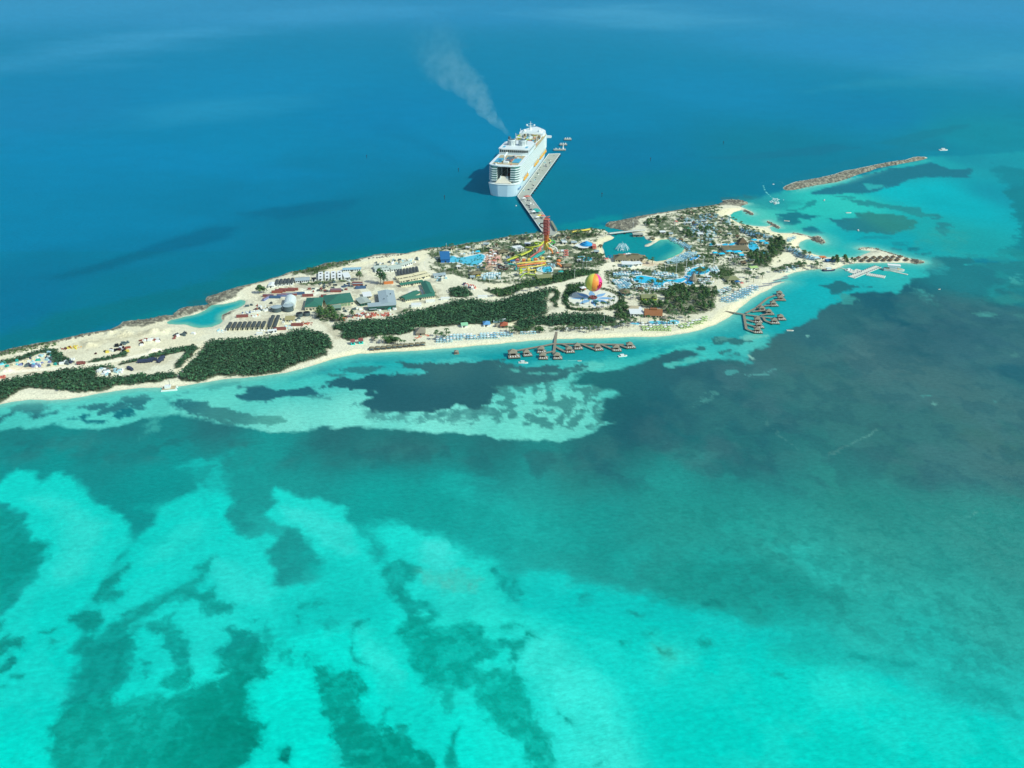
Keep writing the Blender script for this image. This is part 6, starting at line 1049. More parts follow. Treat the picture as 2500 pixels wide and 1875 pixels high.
# ---------------------------------------------------------------- leaves
def leafclump(mb, x, y, z, rx, ry, rz, n, s, r=rnd, m=0, up=.35):
    for _ in range(n):
        a = r.uniform(0, 6.2832); c = r.uniform(-.35, 1); q = math.sqrt(max(0, 1-c*c)); k = r.uniform(.6, 1.05)
        px_, py_, pz_ = x+rx*q*math.cos(a)*k, y+ry*q*math.sin(a)*k, z+rz*c*k
        nx, ny, nz_ = q*math.cos(a)+r.uniform(-.5, .5), q*math.sin(a)+r.uniform(-.5, .5), c+up+r.uniform(-.4, .4)
        N_ = Vector((nx, ny, nz_)).normalized(); u = N_.orthogonal().normalized(); v = N_.cross(u); t = r.uniform(0, 3.14); e = s*r.uniform(.6, 1.3)
        U = (u*math.cos(t)+v*math.sin(t))*e; V = (v*math.cos(t)-u*math.sin(t))*e*.7; p = Vector((px_, py_, pz_))
        o = len(mb.v); mb.v += [tuple(p-U-V*.6), tuple(p+U*.2-V), tuple(p+U+V*.3), tuple(p-U*.1+V)]; mb.f.append((o, o+1, o+2, o+3)); mb.m.append(m)
leaf2 = mat('leaf_bright', '#567846', .9, .3, .35, spec=.1); leafd2 = mat('mangrove_leaf_light', '#4a7450', .9, .3, .25, spec=.1)
# ---------------------------------------------------------------- woods that read as one mass
def wood(key, label, sp=3.2, h=4.2, mats=(leafd, leafd2), hv=2.4):
    P = GP(FOR[key] if key in FOR else key, 3.4); r = random.Random(hash(label) % 1000 if False else len(label)); mb = MB()
    x0 = min(p[0] for p in P); x1 = max(p[0] for p in P); y0 = min(p[1] for p in P); y1 = max(p[1] for p in P); y = y0; row = 0
    while y < y1:
        x = x0+(row % 2)*sp/2
        while x < x1:
            a, b = x+r.uniform(-1, 1)*sp*.35, y+r.uniform(-1, 1)*sp*.35
            if inside(P, a, b) and float(sdist(np.array([a]), np.array([b]), P)[0]) > 1.3:
                g = gz(a, b); H = h*r.uniform(.75, 1.12)+(.5 if r.random() < .08 else 0)+hv*(float(vn(np.array(a/13), np.array(b/13)))-.5); R_ = sp*r.choice((.5, .6, .7, .9, 1.25))*r.uniform(.85, 1.15)
                leafclump(mb, a, b, g+H-1.2, R_, R_, 1.1, 18, sp*.23, r, 1 if r.random() < .25 else 0)
                if r.random() < .5: leafclump(mb, a, b, g+1, R_*.9, R_*.9, 1.4, 4, sp*.28, r, 0)
            x += sp
        y += sp*.87; row += 1
    o = mb.build('woodland', list(mats)); tag(o, label, None, None, 'stuff'); return o
wood('left', 'dense dark mangrove wood'); wood('mid', 'long mangrove wood'); wood('hedge', 'hedge wood', 3.2, 3.0, (leaf, leaf2)); wood('south', 'south wood'); wood('west', 'west wood', 3.4, 3.6); wood('westup', 'west thicket', 3.2, 3)
wood('strip', 'strip', 3, 2.4); wood('fork', 'fork', 3.2, 3.0); wood('path', 'copse', 3.4, 3.8); wood('disc', 'ring of shrubs', 2.8, 2.4, (leaf, leaf2)); wood('disc2', 'shrubs', 2.8, 2.4, (leaf, leaf2)); wood('walk', 'walk shrubs', 2.6, 2.2, (leaf, leaf2))
sc = MB()
for a in SCRUB:
    P = GP(a, 1.6); ar = abs(sum(P[i][0]*P[(i+1) % len(P)][1]-P[(i+1) % len(P)][0]*P[i][1] for i in range(len(P))))/2
    for x, y in scatter(P, int(ar/13), 0): leafclump(sc, x, y, gz(x, y)+.5, rnd.uniform(.9, 2.1), rnd.uniform(.9, 2.1), rnd.uniform(.7, 1.6), 9, .62, rnd, rnd.randrange(2))
PARK = ["D260,640 D900,530 D1500,430 D1780,400 D2212,385 E640,600 E560,780 E600,900 E700,1000 E640,1080 D2212,900 D1600,1010 D1000,1040 D780,980 D500,900 D300,800",
 "E1250,400 E1600,340 F100,640 F500,600 F700,800 F1000,900 F1400,1000 F1500,1100 F1300,1400 F800,1500 E1800,1350 E1000,1380 E780,1300 E720,1140 E1300,1080 E1500,1000 E1850,900 E1850,760 E1600,660 E1300,650"]
for a, n in zip(PARK, (1300, 2500)):
    for x, y in scatter(a, n):
        if float(fbm(np.array(x), np.array(y), 8, 3, 4)) > .45: leafclump(sc, x, y, gz(x, y)+.5, rnd.uniform(.8, 2), rnd.uniform(.8, 2), rnd.uniform(.6, 1.3), 8, .6, rnd, rnd.randrange(2))
ns = "A0,690 A600,585 A1180,450 B900,600 B1500,430 C200,560 C800,440 C1300,340 D300,590 D1000,490 D1700,400"
for a in ("D250,600 D1000,490 D1750,385 D1760,420 D1000,530 D260,640", "E80,570 E450,545 E680,545 E690,600 E300,600 E90,620", "B1750,350 C800,420 C1000,400 C1000,430 C300,560 B1800,390", "F0,640 F550,560 F600,600 F100,680", "A0,700 A600,600 A600,640 A0,760"):
    for x, y in scatter(a, 130): leafclump(sc, x, y, gz(x, y)+.4, rnd.uniform(.7, 1.8), rnd.uniform(.7, 1.8), rnd.uniform(.6, 1.2), 8, .55, rnd, rnd.randrange(2))
tag(sc.build('undergrowth', [hedge_m, leaf2]), None, None, None, 'stuff')
# ---------------------------------------------------------------- single trees
def make_tree(seed, h, r, n, mats, kind):
    q = random.Random(seed); t = thing('broadleaf_tree' if kind else 'pine_tree', '', 'tree', (0, 0, -50)); tr = MB().tube([(0, 0, -.4), (.1, .1, h*.35), (.3, -.1, h*.62), (.2, .1, h*.9)], .38, 6, 0, .08); cr = MB()
    for i in range(8 if kind else 11):
        a = i*2.4+q.uniform(-.3, .3); z = h*(.42+.5*i/(8 if kind else 11)); rr = r*(1-.55*i/(8 if kind else 11))*q.uniform(.65, 1); x, y = rr*.72*math.cos(a), rr*.72*math.sin(a)
        tr.tube([(0.1, 0, z*.72), (x*.6, y*.6, z*.9), (x, y, z)], .13, 4, 0, .04); leafclump(cr, x, y, z+.3, rr*.55+.5, rr*.55+.5, rr*.36+.5, n, .62, q, q.randrange(2), .2)
    leafclump(cr, .2, .1, h*.93, r*.4, r*.4, h*.1, n, .55, q, 1)
    tr.build('trunk', bark, t); cr.build('crown', list(mats), t); return t
pines = [make_tree(k, 10+k % 3*1.5, 4.2, 26, (leafd, leaf2), 0) for k in range(3)]; broad = [make_tree(20+k, 7+k, 3.8, 30, (leaf, leaf2), 1) for k in range(3)]
def where_in(pts, x, y):
    if len(pts) < 4: return ''
    xs = sorted(p[0] for p in pts); ys = sorted(p[1] for p in pts); n = len(pts)
    u = 'left' if x < xs[n//3] else 'right' if x > xs[2*n//3] else 'middle'
    return ', %s %s' % ('near' if y < ys[n//2] else 'far', u)
used_t = set()
def plant(proto, x, y, label, group, sc_=1.0):
    p = proto[rnd.randrange(len(proto))]; k = p.name
    if k in used_t: return dup(p, (x, y, gz(x, y)-.1), rnd.uniform(0, 6.2), label, group, sc_)
    used_t.add(k); p.location = (x, y, gz(x, y)-.1); p.scale = (sc_,)*3; p['label'] = label; p['group'] = group; return p
for poly, n, proto, lab in (("K460,620 K560,520 K640,580 K900,590 K1080,610 K1100,680 K1060,800 K1040,860 K900,880 K700,900 K500,900 K390,880 K360,830 K420,700", 62, pines, 'tall dark tree in the grove behind the curved southeast beach'),
  ("K120,810 K80,740 K380,760 K350,840", 12, broad, 'leafy tree between the olive hut and the white terrace'), ("F1240,1050 F1400,1010 F1460,1070 F1440,1180 F1380,1230 F1290,1270 F1250,1200", 18, pines, 'tall dark tree in the clump at the top of the eastern sand lot'),
  ("F970,1240 F1100,1200 F1230,1210 F1270,1300 F1240,1370 F1090,1370 F1020,1300", 18, pines, 'tall tree right of the long brown pool bar terraces'), ("E1210,410 E1440,380 E1560,410 E1550,470 E1400,490 E1240,500", 16, broad, 'bushy tree beside the lagoon bridge on the north headland'),
  ("C400,1120 C480,1080 C640,1110 C770,1180 C760,1220 C520,1240 C410,1180", 18, pines, 'feathery dark tree in front of the green roofed store houses'), ("I790,1290 I900,1280 I1040,1300 I1060,1325 I850,1335 I790,1310", 12, pines, 'feathery tree at the landward end of the sand spit'),
  ("J1700,290 J1820,270 J1850,350 J1930,420 J1750,440 J1660,400", 14, broad, 'green tree between the balloon platform and the white terrace'), ("E1700,600 E2100,500 E2200,600 F500,900 F650,960 E2150,800 E1900,700", 22, broad, 'round tree among umbrellas in the middle of the north headland'),
  ("L1320,720 L1370,680 L1440,670 L1500,710 L1490,745 L1380,755", 6, broad, 'green bush tree of the lone thicket behind the beach cabanas'), ("J560,560 J640,545 J690,560 J680,600 J610,590", 5, broad, 'low tree of the round thicket on the south beach left of the jetty')):
    pts_ = scatter(poly, n, 2.6, 4.5)
    for x, y in pts_: plant(proto, x, y, lab+where_in(pts_, x, y), lab.replace(' tree', ' trees', 1), rnd.uniform(.5, .95) if proto is pines else rnd.uniform(.45, .9))
for s_, k, sc_, lab in (('C1270,740', pines, 1.5, 'big dark tree with long shadow standing alone between cabins and metal hall'), ('C1310,750', pines, 1.3, 'lower right companion of the big dark tree by the orange container'), ('C985,690', broad, 1.25, 'round green tree alone right of the white cabins'), ('B1300,650', broad, 1.3, 'dense green tree at the left end of the container rows'), ('B1350,640', broad, 1.1, 'smaller green tree touching the dense one at the container rows'),
  ('C885,1200', pines, .8, 'thin tree at the right end of the feathery clump'), ('L1200,690', broad, .6, 'small lone tree near the beach sunshade'), ('A640,1130', broad, .5, 'small bush on the pale western dune'), ('F1415,1240', broad, .5, 'small shrub tree at the edge of the eastern sand lot'), ('F1400,1330', broad, .4, 'dark little bush alone in the eastern sand lot'), ('F1630,1300', broad, .35, 'tiny dark bush farther right in the eastern sand lot')):
    p = at(s_); plant(k, p.x, p.y, lab, None, sc_)
# ---------------------------------------------------------------- palms
def make_palm(seed, h):
    q = random.Random(seed); t = thing('palm_tree', '', 'palm tree', (0, 0, -50)); lx, ly = q.uniform(-.8, .8), q.uniform(-.8, .8)
    MB().tube([(0, 0, -.4), (lx*.2, ly*.2, h*.35), (lx*.6, ly*.6, h*.7), (lx, ly, h)], .26, 6, 0, .15).build('trunk', bark, t); cr = MB(); n = 13
    for i in range(n):
        a = i*2*math.pi/n+q.uniform(-.2, .2); L = q.uniform(2.3, 3.1); up = q.uniform(.2, 1.1); c, s = math.cos(a), math.sin(a); pts = []
        for k in range(5): u = k/4; pts.append((L*u, h+up*math.sin(u*2.2)*1.1-u*u*1.6, .48*math.sin(math.pi*min(1, u*.86+.12))))
        vs = []
        for (d_, z, w) in pts: vs += [(lx+c*d_-s*w, ly+s*d_+c*w, z-.12), (lx+c*d_, ly+s*d_, z+.1), (lx+c*d_+s*w, ly+s*d_-c*w, z-.12)]
        cr.add(vs, [f for k in range(4) for f in ((3*k, 3*k+1, 3*k+4, 3*k+3), (3*k+1, 3*k+2, 3*k+5, 3*k+4))])
    cr.build('crown', palmleaf, t); return t
palms = [make_palm(k, (6.5, 7.5, 5.6, 8.4)[k]) for k in range(4)]
PZONE = [("F50,650 F550,560 F640,600 F500,680 F100,720", 26, 'palm along the north shore of the headland'), ("F480,680 F600,680 F880,800 F1000,880 F900,930 F650,860 F500,760", 34, 'palm in the dark belt behind the first cove beach'), ("F900,870 F1060,870 F1260,970 F1440,1010 F1400,1060 F1200,1000 F1000,950", 26, 'palm in the belt behind the second cove beach'),
 ("F1470,1090 F1560,1100 F1830,1240 F1800,1270 F1500,1170", 22, 'palm along blue umbrellas behind the last cove'), ("F1560,1360 F1740,1330 F1740,1380 F1580,1390", 10, 'palm on the sand lot edge near the southern shore'), ("F1290,1420 F1550,1380 F1540,1420 F1300,1460", 8, 'palm by the hedge above the sunbed rows'), ("I540,1340 I690,1330 I690,1375 I560,1380", 9, 'palm in the cluster before the spit'),
 ("F50,700 F450,700 F500,850 F700,900 F850,980 F600,1040 F300,1000 F100,900", 40, 'palm among umbrellas in the middle of the headland'), ("D1290,440 D1560,410 D1760,400 D1760,430 D1560,450 D1300,470", 14, 'palm on the north shore left of the pier'), ("E70,600 E250,590 E520,570 E700,580 E720,620 E400,640 E100,640", 24, 'palm on the north shore between pier and lagoon'),
 ("D700,790 D850,830 D1000,800 D1020,860 D850,900 D740,850", 10, 'palm south of the wave pool'), ("D420,560 D900,540 D1300,540 D1300,580 D900,580 D450,600", 14, 'palm on the north shore behind the wave pool'), ("D1300,560 D1700,560 D1750,640 D1600,760 D1300,760", 18, 'palm between the slides and the shops'), ("E280,820 E680,900 E690,980 E300,1000", 16, 'palm around the splash pool under the blue dome'),
 ("E1180,930 E1600,1010 E1560,1040 E1200,980", 9, 'palm on the near sand of the lagoon'), ("E1040,1230 E1500,1260 E1480,1340 E1100,1350", 16, 'palm on the islands of the winding pool'), ("E1900,1090 E2080,1100 E2060,1150 E1900,1150", 9, 'palm on the ring island of the upper pool'), ("K850,440 K1090,450 K1060,540 K880,560", 8, 'palm right of the thatched cone'),
 ("K1190,600 K1390,540 K1400,600 K1200,690", 7, 'palm inside the blue sunbed rows'), ("K1500,400 K1720,370 K1760,400 K1600,460 K1480,480", 12, 'palm on the sand above the grey sunbed rows'), ("K60,1010 K600,1010 K700,960 K740,1000 K600,1060 K80,1060", 14, 'palm around the pale pools of the beach club'), ("K380,920 K760,930 K740,960 K400,960", 8, 'palm right of the rust roofed club'),
 ("J880,560 J1300,545 J1700,500 J1980,470 J1990,510 J1700,550 J1200,590", 28, 'palm in the row behind the south beach'), ("J200,560 J400,600 J550,600 J300,630 J180,590", 8, 'palm near the red roofed hut'), ("L1900,650 L2200,600 L2200,680 L2000,690", 9, 'palm at the west beach umbrellas'), ("L1040,660 L1260,680 L1550,740 L1900,740 L1880,760 L1500,770 L1200,730", 12, 'palm behind the beach cabanas'),
 ("D1020,1215 D1400,1175 D1750,1090 D1960,1080 D1970,1110 D1700,1120 D1420,1210", 10, 'palm lining the pale curved path'), ("E180,1560 E420,1600 E640,1600 E860,1520 E870,1540 E640,1630 E200,1600", 9, 'palm around the rim of the star platform'), ("E900,1420 E1200,1420 E1400,1450 E1560,1440 E1500,1480 E1100,1500", 12, 'palm between the two huts right of the balloon'), ("E700,1080 E1000,1090 E1300,1110 E1300,1140 E760,1150", 10, 'palm along the hedge above the winding pool'),
 ("F850,1260 F960,1260 F1000,1400 F760,1360", 6, 'palm by the dark forecourt'), ("D1870,700 D2200,760 D2200,860 D1900,780", 12, 'palm below the coral lookout stand')]
cand = []
for poly, n, lab in PZONE:
    pts_ = scatter(poly, n, 2.0, 5)
    for x, y in pts_: cand.append((y, x, lab, where_in(pts_, x, y)))
cand.sort(key=lambda c: c[0]); allp = cand; rest_p = allp[296:]
for y, x, lab, wi in allp[:296]: plant(palms, x, y, lab+wi, lab.replace('palm', 'palms', 1), rnd.uniform(.75, 1.15))
pm_ = MB()
for y, x, lab, wi in rest_p:
    pr = palms[rnd.randrange(4)]; g = gz(x, y); a = rnd.uniform(0, 6.2); c, s = math.cos(a), math.sin(a)
    for ch in pr.children: pm_.add([(x+v.co.x*c-v.co.y*s, y+v.co.x*s+v.co.y*c, g+v.co.z*.9) for v in ch.data.vertices], [tuple(f.vertices) for f in ch.data.polygons], 1 if ch.name.startswith('trunk') else 0)
if rest_p: tag(pm_.build('far_palms', [palmleaf, bark]), None, None, None, 'stuff')
# ---------------------------------------------------------------- pools
def pool(a, m_, label, name='swimming_pool', rim=1.2):
    P = [Vector((p.x, p.y)) for p in catmull(GP(a, 1.8), 3)]; z = max(gz(p.x, p.y) for p in P)+.12; c = sum(P, Vector((0, 0)))/len(P); t = thing(name, label, 'pool', (c.x, c.y, z)); Q = [(p.x-c.x, p.y-c.y) for p in P]
    n = len(Q); O = []
    ar = sum(Q[i][0]*Q[(i+1) % n][1]-Q[(i+1) % n][0]*Q[i][1] for i in range(n)); sg = 1 if ar > 0 else -1
    for i in range(n):
        e = Vector((Q[(i+1) % n][0]-Q[i-1][0], Q[(i+1) % n][1]-Q[i-1][1])).normalized()*rim*sg; O.append((Q[i][0]+e.y, Q[i][1]-e.x))
    MB().prism(O, -1.2, 0).build('coping', white, t); MB().prism(Q, .004, .03).build('water', m_, t); return t
t = pool("D545,700 D600,700 D640,715 D750,710 D850,690 D950,670 D1012,690 D1000,740 D960,790 D860,830 D760,815 D650,780 D590,785 D545,775", mat('wave_pool_water', '#4cc4d8', .15, .14, .12, spec=.5), 'large fan shaped wave pool with pale shallow end beside the royal blue roof', 'wave_pool', 2)
pool("E1075,1220 E1130,1192 E1200,1183 E1350,1208 E1450,1232 E1600,1238 E1720,1225 E1770,1215 E1790,1240 E1700,1282 E1600,1262 E1500,1282 E1480,1332 E1400,1352 E1340,1330 E1360,1285 E1200,1285 E1110,1262", pooltile, 'long winding turquoise pool on the near side of the lagoon', rim=2.2)
pool("E1775,1190 E1860,1165 E1900,1180 E1865,1225 E1895,1290 E1840,1308 E1780,1285 E1750,1250", pooldeep, 'deeper blue pool bay at the foot of the tall thatched cone')
pool("E1800,1165 E1850,1110 E1900,1080 E2000,1064 E2090,1075 E2122,1108 E2080,1148 E1990,1168 E1900,1160 E1860,1190", pooltile, 'round turquoise pool with palm islands above the thatched cone', rim=2.2)
for s_, r1, r2, lab in (('E1435,1265', 4, 3, 'planted palm island inside the winding pool'), ('E1990,1110', 6, 5, 'planted palm island inside the round upper pool')):
    p = at(s_, .1); o = MB().cyl(0, 0, 0, r1, .6, 14).build('pool_island', grassm); o.location = p; o.scale = (1, r2/r1*1.3, 1); tag(o, lab, 'island')
pool("D1790,850 D1850,840 D1905,845 D1925,905 D1860,915 D1800,912", pooltile, 'square splash pool below the yellow slide complex'); pool("E400,945 E450,925 E525,940 E520,970 E440,985 E400,970", pooltile, 'small splash pool under the blue domed pavilion'); pool("E330,925 E400,915 E420,930 E390,950 E340,945", poolpale, 'pale wading pool left of the small splash pool')
pool("K190,1025 K300,1015 K420,1030 K400,1062 K250,1062", poolpale, 'pale oval pool in front of the rust roofed beach club, left one'); pool("K435,1050 K470,1012 K540,1005 K595,1025 K570,1055 K480,1062", poolpale, 'pale oval pool right of the first beach club pool'); pool("K-60,1050 K0,1040 K70,1048 K40,1066", poolpale, 'small pale pool at the left end of the beach club')
pool("E1845,955 E1960,900 E1975,925 E1880,978", pooldeep, 'narrow blue slide landing pool right of the lagoon umbrellas')
for poly, lab in (("F985,1080 F1060,1065 F1120,1130 F1110,1175 F1050,1190 F990,1150", 'largest cyan pool beside the long brown bar'), ("F445,1080 F500,1070 F520,1095 F460,1105", 'small cyan pool left of the long brown bar'), ("F625,1090 F690,1075 F700,1100 F640,1105", 'pale cyan pool before the brown bar'), ("F710,1090 F800,1062 F815,1085 F740,1105", 'blue pool just behind the brown bar'), ("F1180,1195 F1240,1185 F1230,1215 F1170,1215", 'small dark blue pool under the trees')):
    pool(poly, pooltile, lab, rim=.6)
def canopy(s_, a, b, m_, label, rot=.1, group='cyan canopies of the headland club', h=3.2):
    p = at(s_); t = thing('shade_canopy', label, 'canopy', p, rot, group); MB().roof('hip', -a/2, -b/2, a/2, b/2, h, 1.3, .1).build('cloth', m_, t)
    for u, v in ((-1, -1), (1, -1), (1, 1), (-1, 1)): MB().cyl(u*a*.46, v*b*.44, -.3, .14, h+.3, 6).build('post', white, t)
for s_, a, b, lab in (('F1055,1060', 7, 7, 'cyan canopy at the top of the headland club'), ('F1160,1075', 8, 7, 'cyan canopy right of the topmost one'), ('F1215,1105', 6, 6, 'cyan canopy at the far right beside the trees'), ('F715,1215', 8, 6, 'cyan canopy left of centre before the brown bar'), ('F825,1220', 11, 8, 'largest cyan canopy right in front of the brown bar'),
  ('F525,1235', 6, 6, 'cyan canopy farthest left before the brown bar'), ('F615,1250', 8, 6, 'blue cyan canopy second from left before the brown bar'), ('F875,1265', 9, 7, 'nearest cyan canopy of the headland club')): canopy(s_, a, b, cyan, lab)
for s_, a, b, m_, lab in (('I630,1305', 8, 6, paleblue, 'pale blue canopy at the base of the spit'), ('D920,665', 6, 5, cyan, 'cyan canopy on the north rim of the wave pool'), ('D1390,790', 6, 5, royal, 'royal blue canopy at the foot of the long yellow slide'), ('D1330,745', 5, 4, bluec, 'dark blue canopy left of the royal blue one'), ('D2040,940', 6, 5, teal, 'teal canopy beside the long hedge'), ('D980,890', 8, 4, bluec, 'dark blue canopy by the yellow counter bar'),
  ('D505,680', 9, 5, paleblue, 'pale blue canopy row behind the royal blue roof'), ('F150,900', 6, 5, teal, 'teal canopy among palms at the left of the headland'), ('F270,850', 7, 5, bluec, 'slate blue canopy among palms of the headland'), ('E1660,480', 5, 4, pinkred, 'coral canopy on the upper headland'), ('F420,830', 5, 4, white, 'white canopy among the headland palms'), ('K1380,520', 6, 5, royal, 'royal blue canopy beside the olive hipped hut'), ('K1440,540', 4, 4, pinkred, 'coral canopy beside the royal blue one'), ('E720,985', 5, 5, pinkred, 'coral canopy left of the lagoon restaurant'), ('E770,930', 5, 4, royal, 'blue canopy at the left corner of the lagoon restaurant')): canopy(s_, a, b, m_, lab, .1, 'shade canopies of the park')
for i, x in enumerate(range(840, 1250, 30)): canopy('E%d,%d' % (x, 905+(abs(i-6)*3 if i < 6 else (i-6)*2)), 3, 3, pinkred if i < 5 or i > 10 else white, 'parasol canopy on the lagoon side of the restaurant, number %d from the left' % (i+1), .1, 'parasols on the restaurant terrace', 2.4)
# ---------------------------------------------------------------- umbrellas and sunbeds
def umb_mesh(m_): return MB().cyl(0, 0, -.2, .06, 2.7, 5, m=1).cyl(0, 0, 2.1, 1.7, .65, 8, .05).mesh('beach_umbrella', [m_, white])
def bed_mesh(m_): return MB().box(0, -.3, .1, .8, 1.5, .3).add([(-.4, .45, .35), (.4, .45, .35), (.4, 1.0, .85), (-.4, 1.0, .85), (-.4, .5, .2), (.4, .5, .2), (.4, 1.1, .7), (-.4, 1.1, .7)], [(0, 1, 2, 3), (4, 7, 6, 5), (0, 3, 7, 4), (1, 5, 6, 2), (3, 2, 6, 7)]).mesh('sunbed', [m_])
UM = {k: umb_mesh(m_) for k, m_ in dict(pale=paleblue, mid=midblue, white=white, lime=limecloth, pink=mat('blush_cloth', '#d8a898')).items()}; BM_ = {k: bed_mesh(m_) for k, m_ in dict(pale=paleblue, mid=midblue, white=white, grey=mat('grey_lilac', '#8f939c', .8, .1), pink=mat('blush_cloth', '#d8a898'), lime=limecloth).items()}
UZ = [("K1140,745 K1270,785 K1500,690 K1690,570 K1600,540 K1400,610", 3.6, ('pale', 'mid', 'white'), 'pale', 'rows on the curved southeast beach', .45, 1), ("K1120,610 K1300,565 K1290,640 K1140,690", 3.8, ('pale', 'white'), 'pale', 'small block behind the southeast beach rows', .4, 1), ("K1620,560 K2050,385 K2080,420 K1820,530 K1700,570", 0, (), 'grey', 'long empty grey rows at the east end of the beach', .5, 1),
 ("K70,1080 K480,1082 K495,1150 K90,1162", 3.8, ('lime', 'lime', 'white'), 'lime', 'lime green left block before the beach club', .0, 1), ("K560,1085 K800,1020 K960,960 K1000,1010 K800,1080 K640,1118", 3.8, ('lime', 'lime', 'white'), 'lime', 'lime green right block before the beach club', .35, 1),
 ("E790,1160 E1000,1130 E1220,1150 E1200,1175 E1050,1190 E800,1195", 3.2, ('pale', 'white', 'mid'), 'pale', 'upper left deck of the winding pool', 0, .9), ("E785,1250 E900,1240 E1000,1220 E1060,1290 E1090,1320 E1020,1370 E900,1380 E830,1310", 3.2, ('pale', 'white', 'mid'), 'pale', 'lower left deck of the winding pool', .2, .9), ("E1350,1140 E1500,1150 E1700,1190 E1690,1225 E1500,1210 E1340,1185", 3.4, ('pale', 'mid', 'white'), 'pale', 'back deck of the winding pool', 0, .9),
 ("E1080,1300 E1200,1295 E1350,1345 E1500,1340 E1560,1280 E1640,1290 E1560,1380 E1350,1395 E1100,1360", 3.4, ('pale', 'white'), 'white', 'front deck of the winding pool', 0, .7), ("K1000,290 K1120,300 K1140,350 K1100,390 K1020,360", 3.4, ('pale', 'white'), 'pale', 'fan shaped deck right of the round upper pool', 0, .9), ("E1790,1120 E1850,1060 E2000,1040 E2000,1060 E1900,1075 E1830,1120 E1800,1150", 3.4, ('pale', 'white'), 'white', 'rim left of the round upper pool', 0, .7), ("K860,470 K1090,455 K1060,530 K900,550", 3.6, ('pale', 'white'), 'white', 'sand right of the thatched cone', 0, .6),
 ("E1570,660 E1690,690 E1800,760 E1870,800 E1840,850 E1790,800 E1700,740 E1570,690", 3.4, ('mid', 'pale', 'mid'), 'pale', 'blue crescent at the back of the lagoon beach', -.5, .95), ("E1510,1000 E1700,910 E1830,860 E1950,880 E1850,950 E1700,1010 E1560,1030", 3.4, ('mid', 'pale', 'pale'), 'pale', 'broad field at the near side of the lagoon beach', .4, .95),
 ("F290,690 F560,690 F580,740 F400,780 F280,740", 4, ('pale', 'mid'), 'mid', 'palm shaded block behind the first cove', 0, .6), ("F860,870 F1000,900 F1200,970 F1300,1000 F1200,1010 F980,980 F880,920", 3.4, ('mid', 'mid', 'pale'), 'mid', 'darker blue belt behind the second cove', -.3, .9), ("F1480,1140 F1560,1130 F1740,1210 F1900,1290 F1860,1320 F1650,1260 F1500,1180", 3.6, ('mid', 'mid', 'pale'), 'mid', 'blue belt behind the last cove', -.5, .9),
 ("F1490,1020 F1590,990 F1620,1005 F1540,1060 F1500,1060", 3.6, ('mid', 'pale'), 'pale', 'pair of rows on the sandy point between coves', .3, .9), ("F1370,1450 F1540,1400 F1720,1390 F1540,1450 F1400,1475", 3.8, ('pale', 'white'), 'pale', 'row above the grey sunbeds on the east beach', .3, .7), ("F690,680 F740,700 F740,850 F660,830", 4, ('pale', 'mid'), 'pale', 'palm shaded block above the second cove', 0, .7), ("F100,740 F300,760 F450,860 F600,900 F500,960 F300,900 F100,820", 4, ('pale', 'mid', 'white'), 'pale', 'terraces amid the headland palms', 0, .45), ("E1850,560 E2200,480 E2200,700 E2000,760 E1880,660", 4, ('pale', 'white', 'mid'), 'pale', 'shady terraces north of the lagoon', 0, .4),
 ("D950,970 D1080,930 D1235,935 D1225,1000 D1000,1020", 3.0, ('pale', 'pale', 'white'), 'pale', 'light blue square south of the slide plaza', 0, .9), ("D1850,820 D1980,810 D1990,850 D1930,860", 3.4, ('pale',), 'white', 'deck right of the square splash pool', 0, .8), ("D1480,830 D1760,820 D1780,880 D1500,900", 3.6, ('mid', 'white'), 'white', 'deck under the yellow slide complex', 0, .5), ("D1030,660 D1230,640 D1230,700 D1180,820 D1060,820 D1030,740", 3.8, ('pink', 'white'), 'pink', 'blush coloured deck right of the wave pool', 0, .6), ("D600,690 D860,650 D860,670 D620,705", 3.6, ('pale', 'white'), 'white', 'back rim of the wave pool', 0, .6), ("D880,840 D1000,810 D1010,860 D900,880", 3.6, ('mid', 'white'), 'white', 'front rim of the wave pool', 0, .6),
 ("L2010,700 L2212,670 J290,640 J280,680 J0,700 L2020,760", 3.4, ('pale', 'mid', 'white'), 'pale', 'dense rows on the west beach', .1, .95), ("J385,625 J600,605 J620,625 J420,650", 3.4, ('pale', 'white'), 'pale', 'short row between west beach rows and the jetty', .1, .95), ("J940,575 J1300,555 J1700,520 J1950,490 J1950,515 J1500,565 J1000,600", 5.0, ('white', 'white'), 'white', 'sparse white row behind the south beach', .1, .5), ("K60,1060 K600,1050 K600,1075 K60,1080", 5, ('white',), 'white', 'beach club pool edge', 0, .5), ("F560,1240 F940,1230 F960,1290 F600,1290", 4.5, ('white',), 'white', 'terrace before the cyan canopies', 0, .4)]
us, bs = [], []
for poly, sp, uk, bk, lab, ang, dens in UZ:
    P = GP(poly, 1.7); x0 = min(p[0] for p in P); x1 = max(p[0] for p in P); y0 = min(p[1] for p in P); y1 = max(p[1] for p in P); c, s = math.cos(ang), math.sin(ang); cx, cy = (x0+x1)/2, (y0+y1)/2; R_ = max(x1-x0, y1-y0)
    st = sp if sp else 2.0; sv = st*1.25 if sp else 5.2; i = -R_
    while i < R_:
        j = -R_
        while j < R_:
            x, y = cx+i*c-j*s, cy+i*s+j*c
            if inside(P, x, y) and rnd.random() < dens:
                if sp: us.append((y, x, rnd.choice(uk), lab, ang)); bs.append((y-1.2, x-.9, bk, lab, ang)); bs.append((y-1.2, x+.9, bk, lab, ang))
                else: bs.append((y, x, bk, lab, ang))
            j += sv
        i += st
us.sort(); bs.sort(); CN_ = dict(pale='pale blue', mid='blue', white='white', lime='lime green', pink='blush', grey='grey')
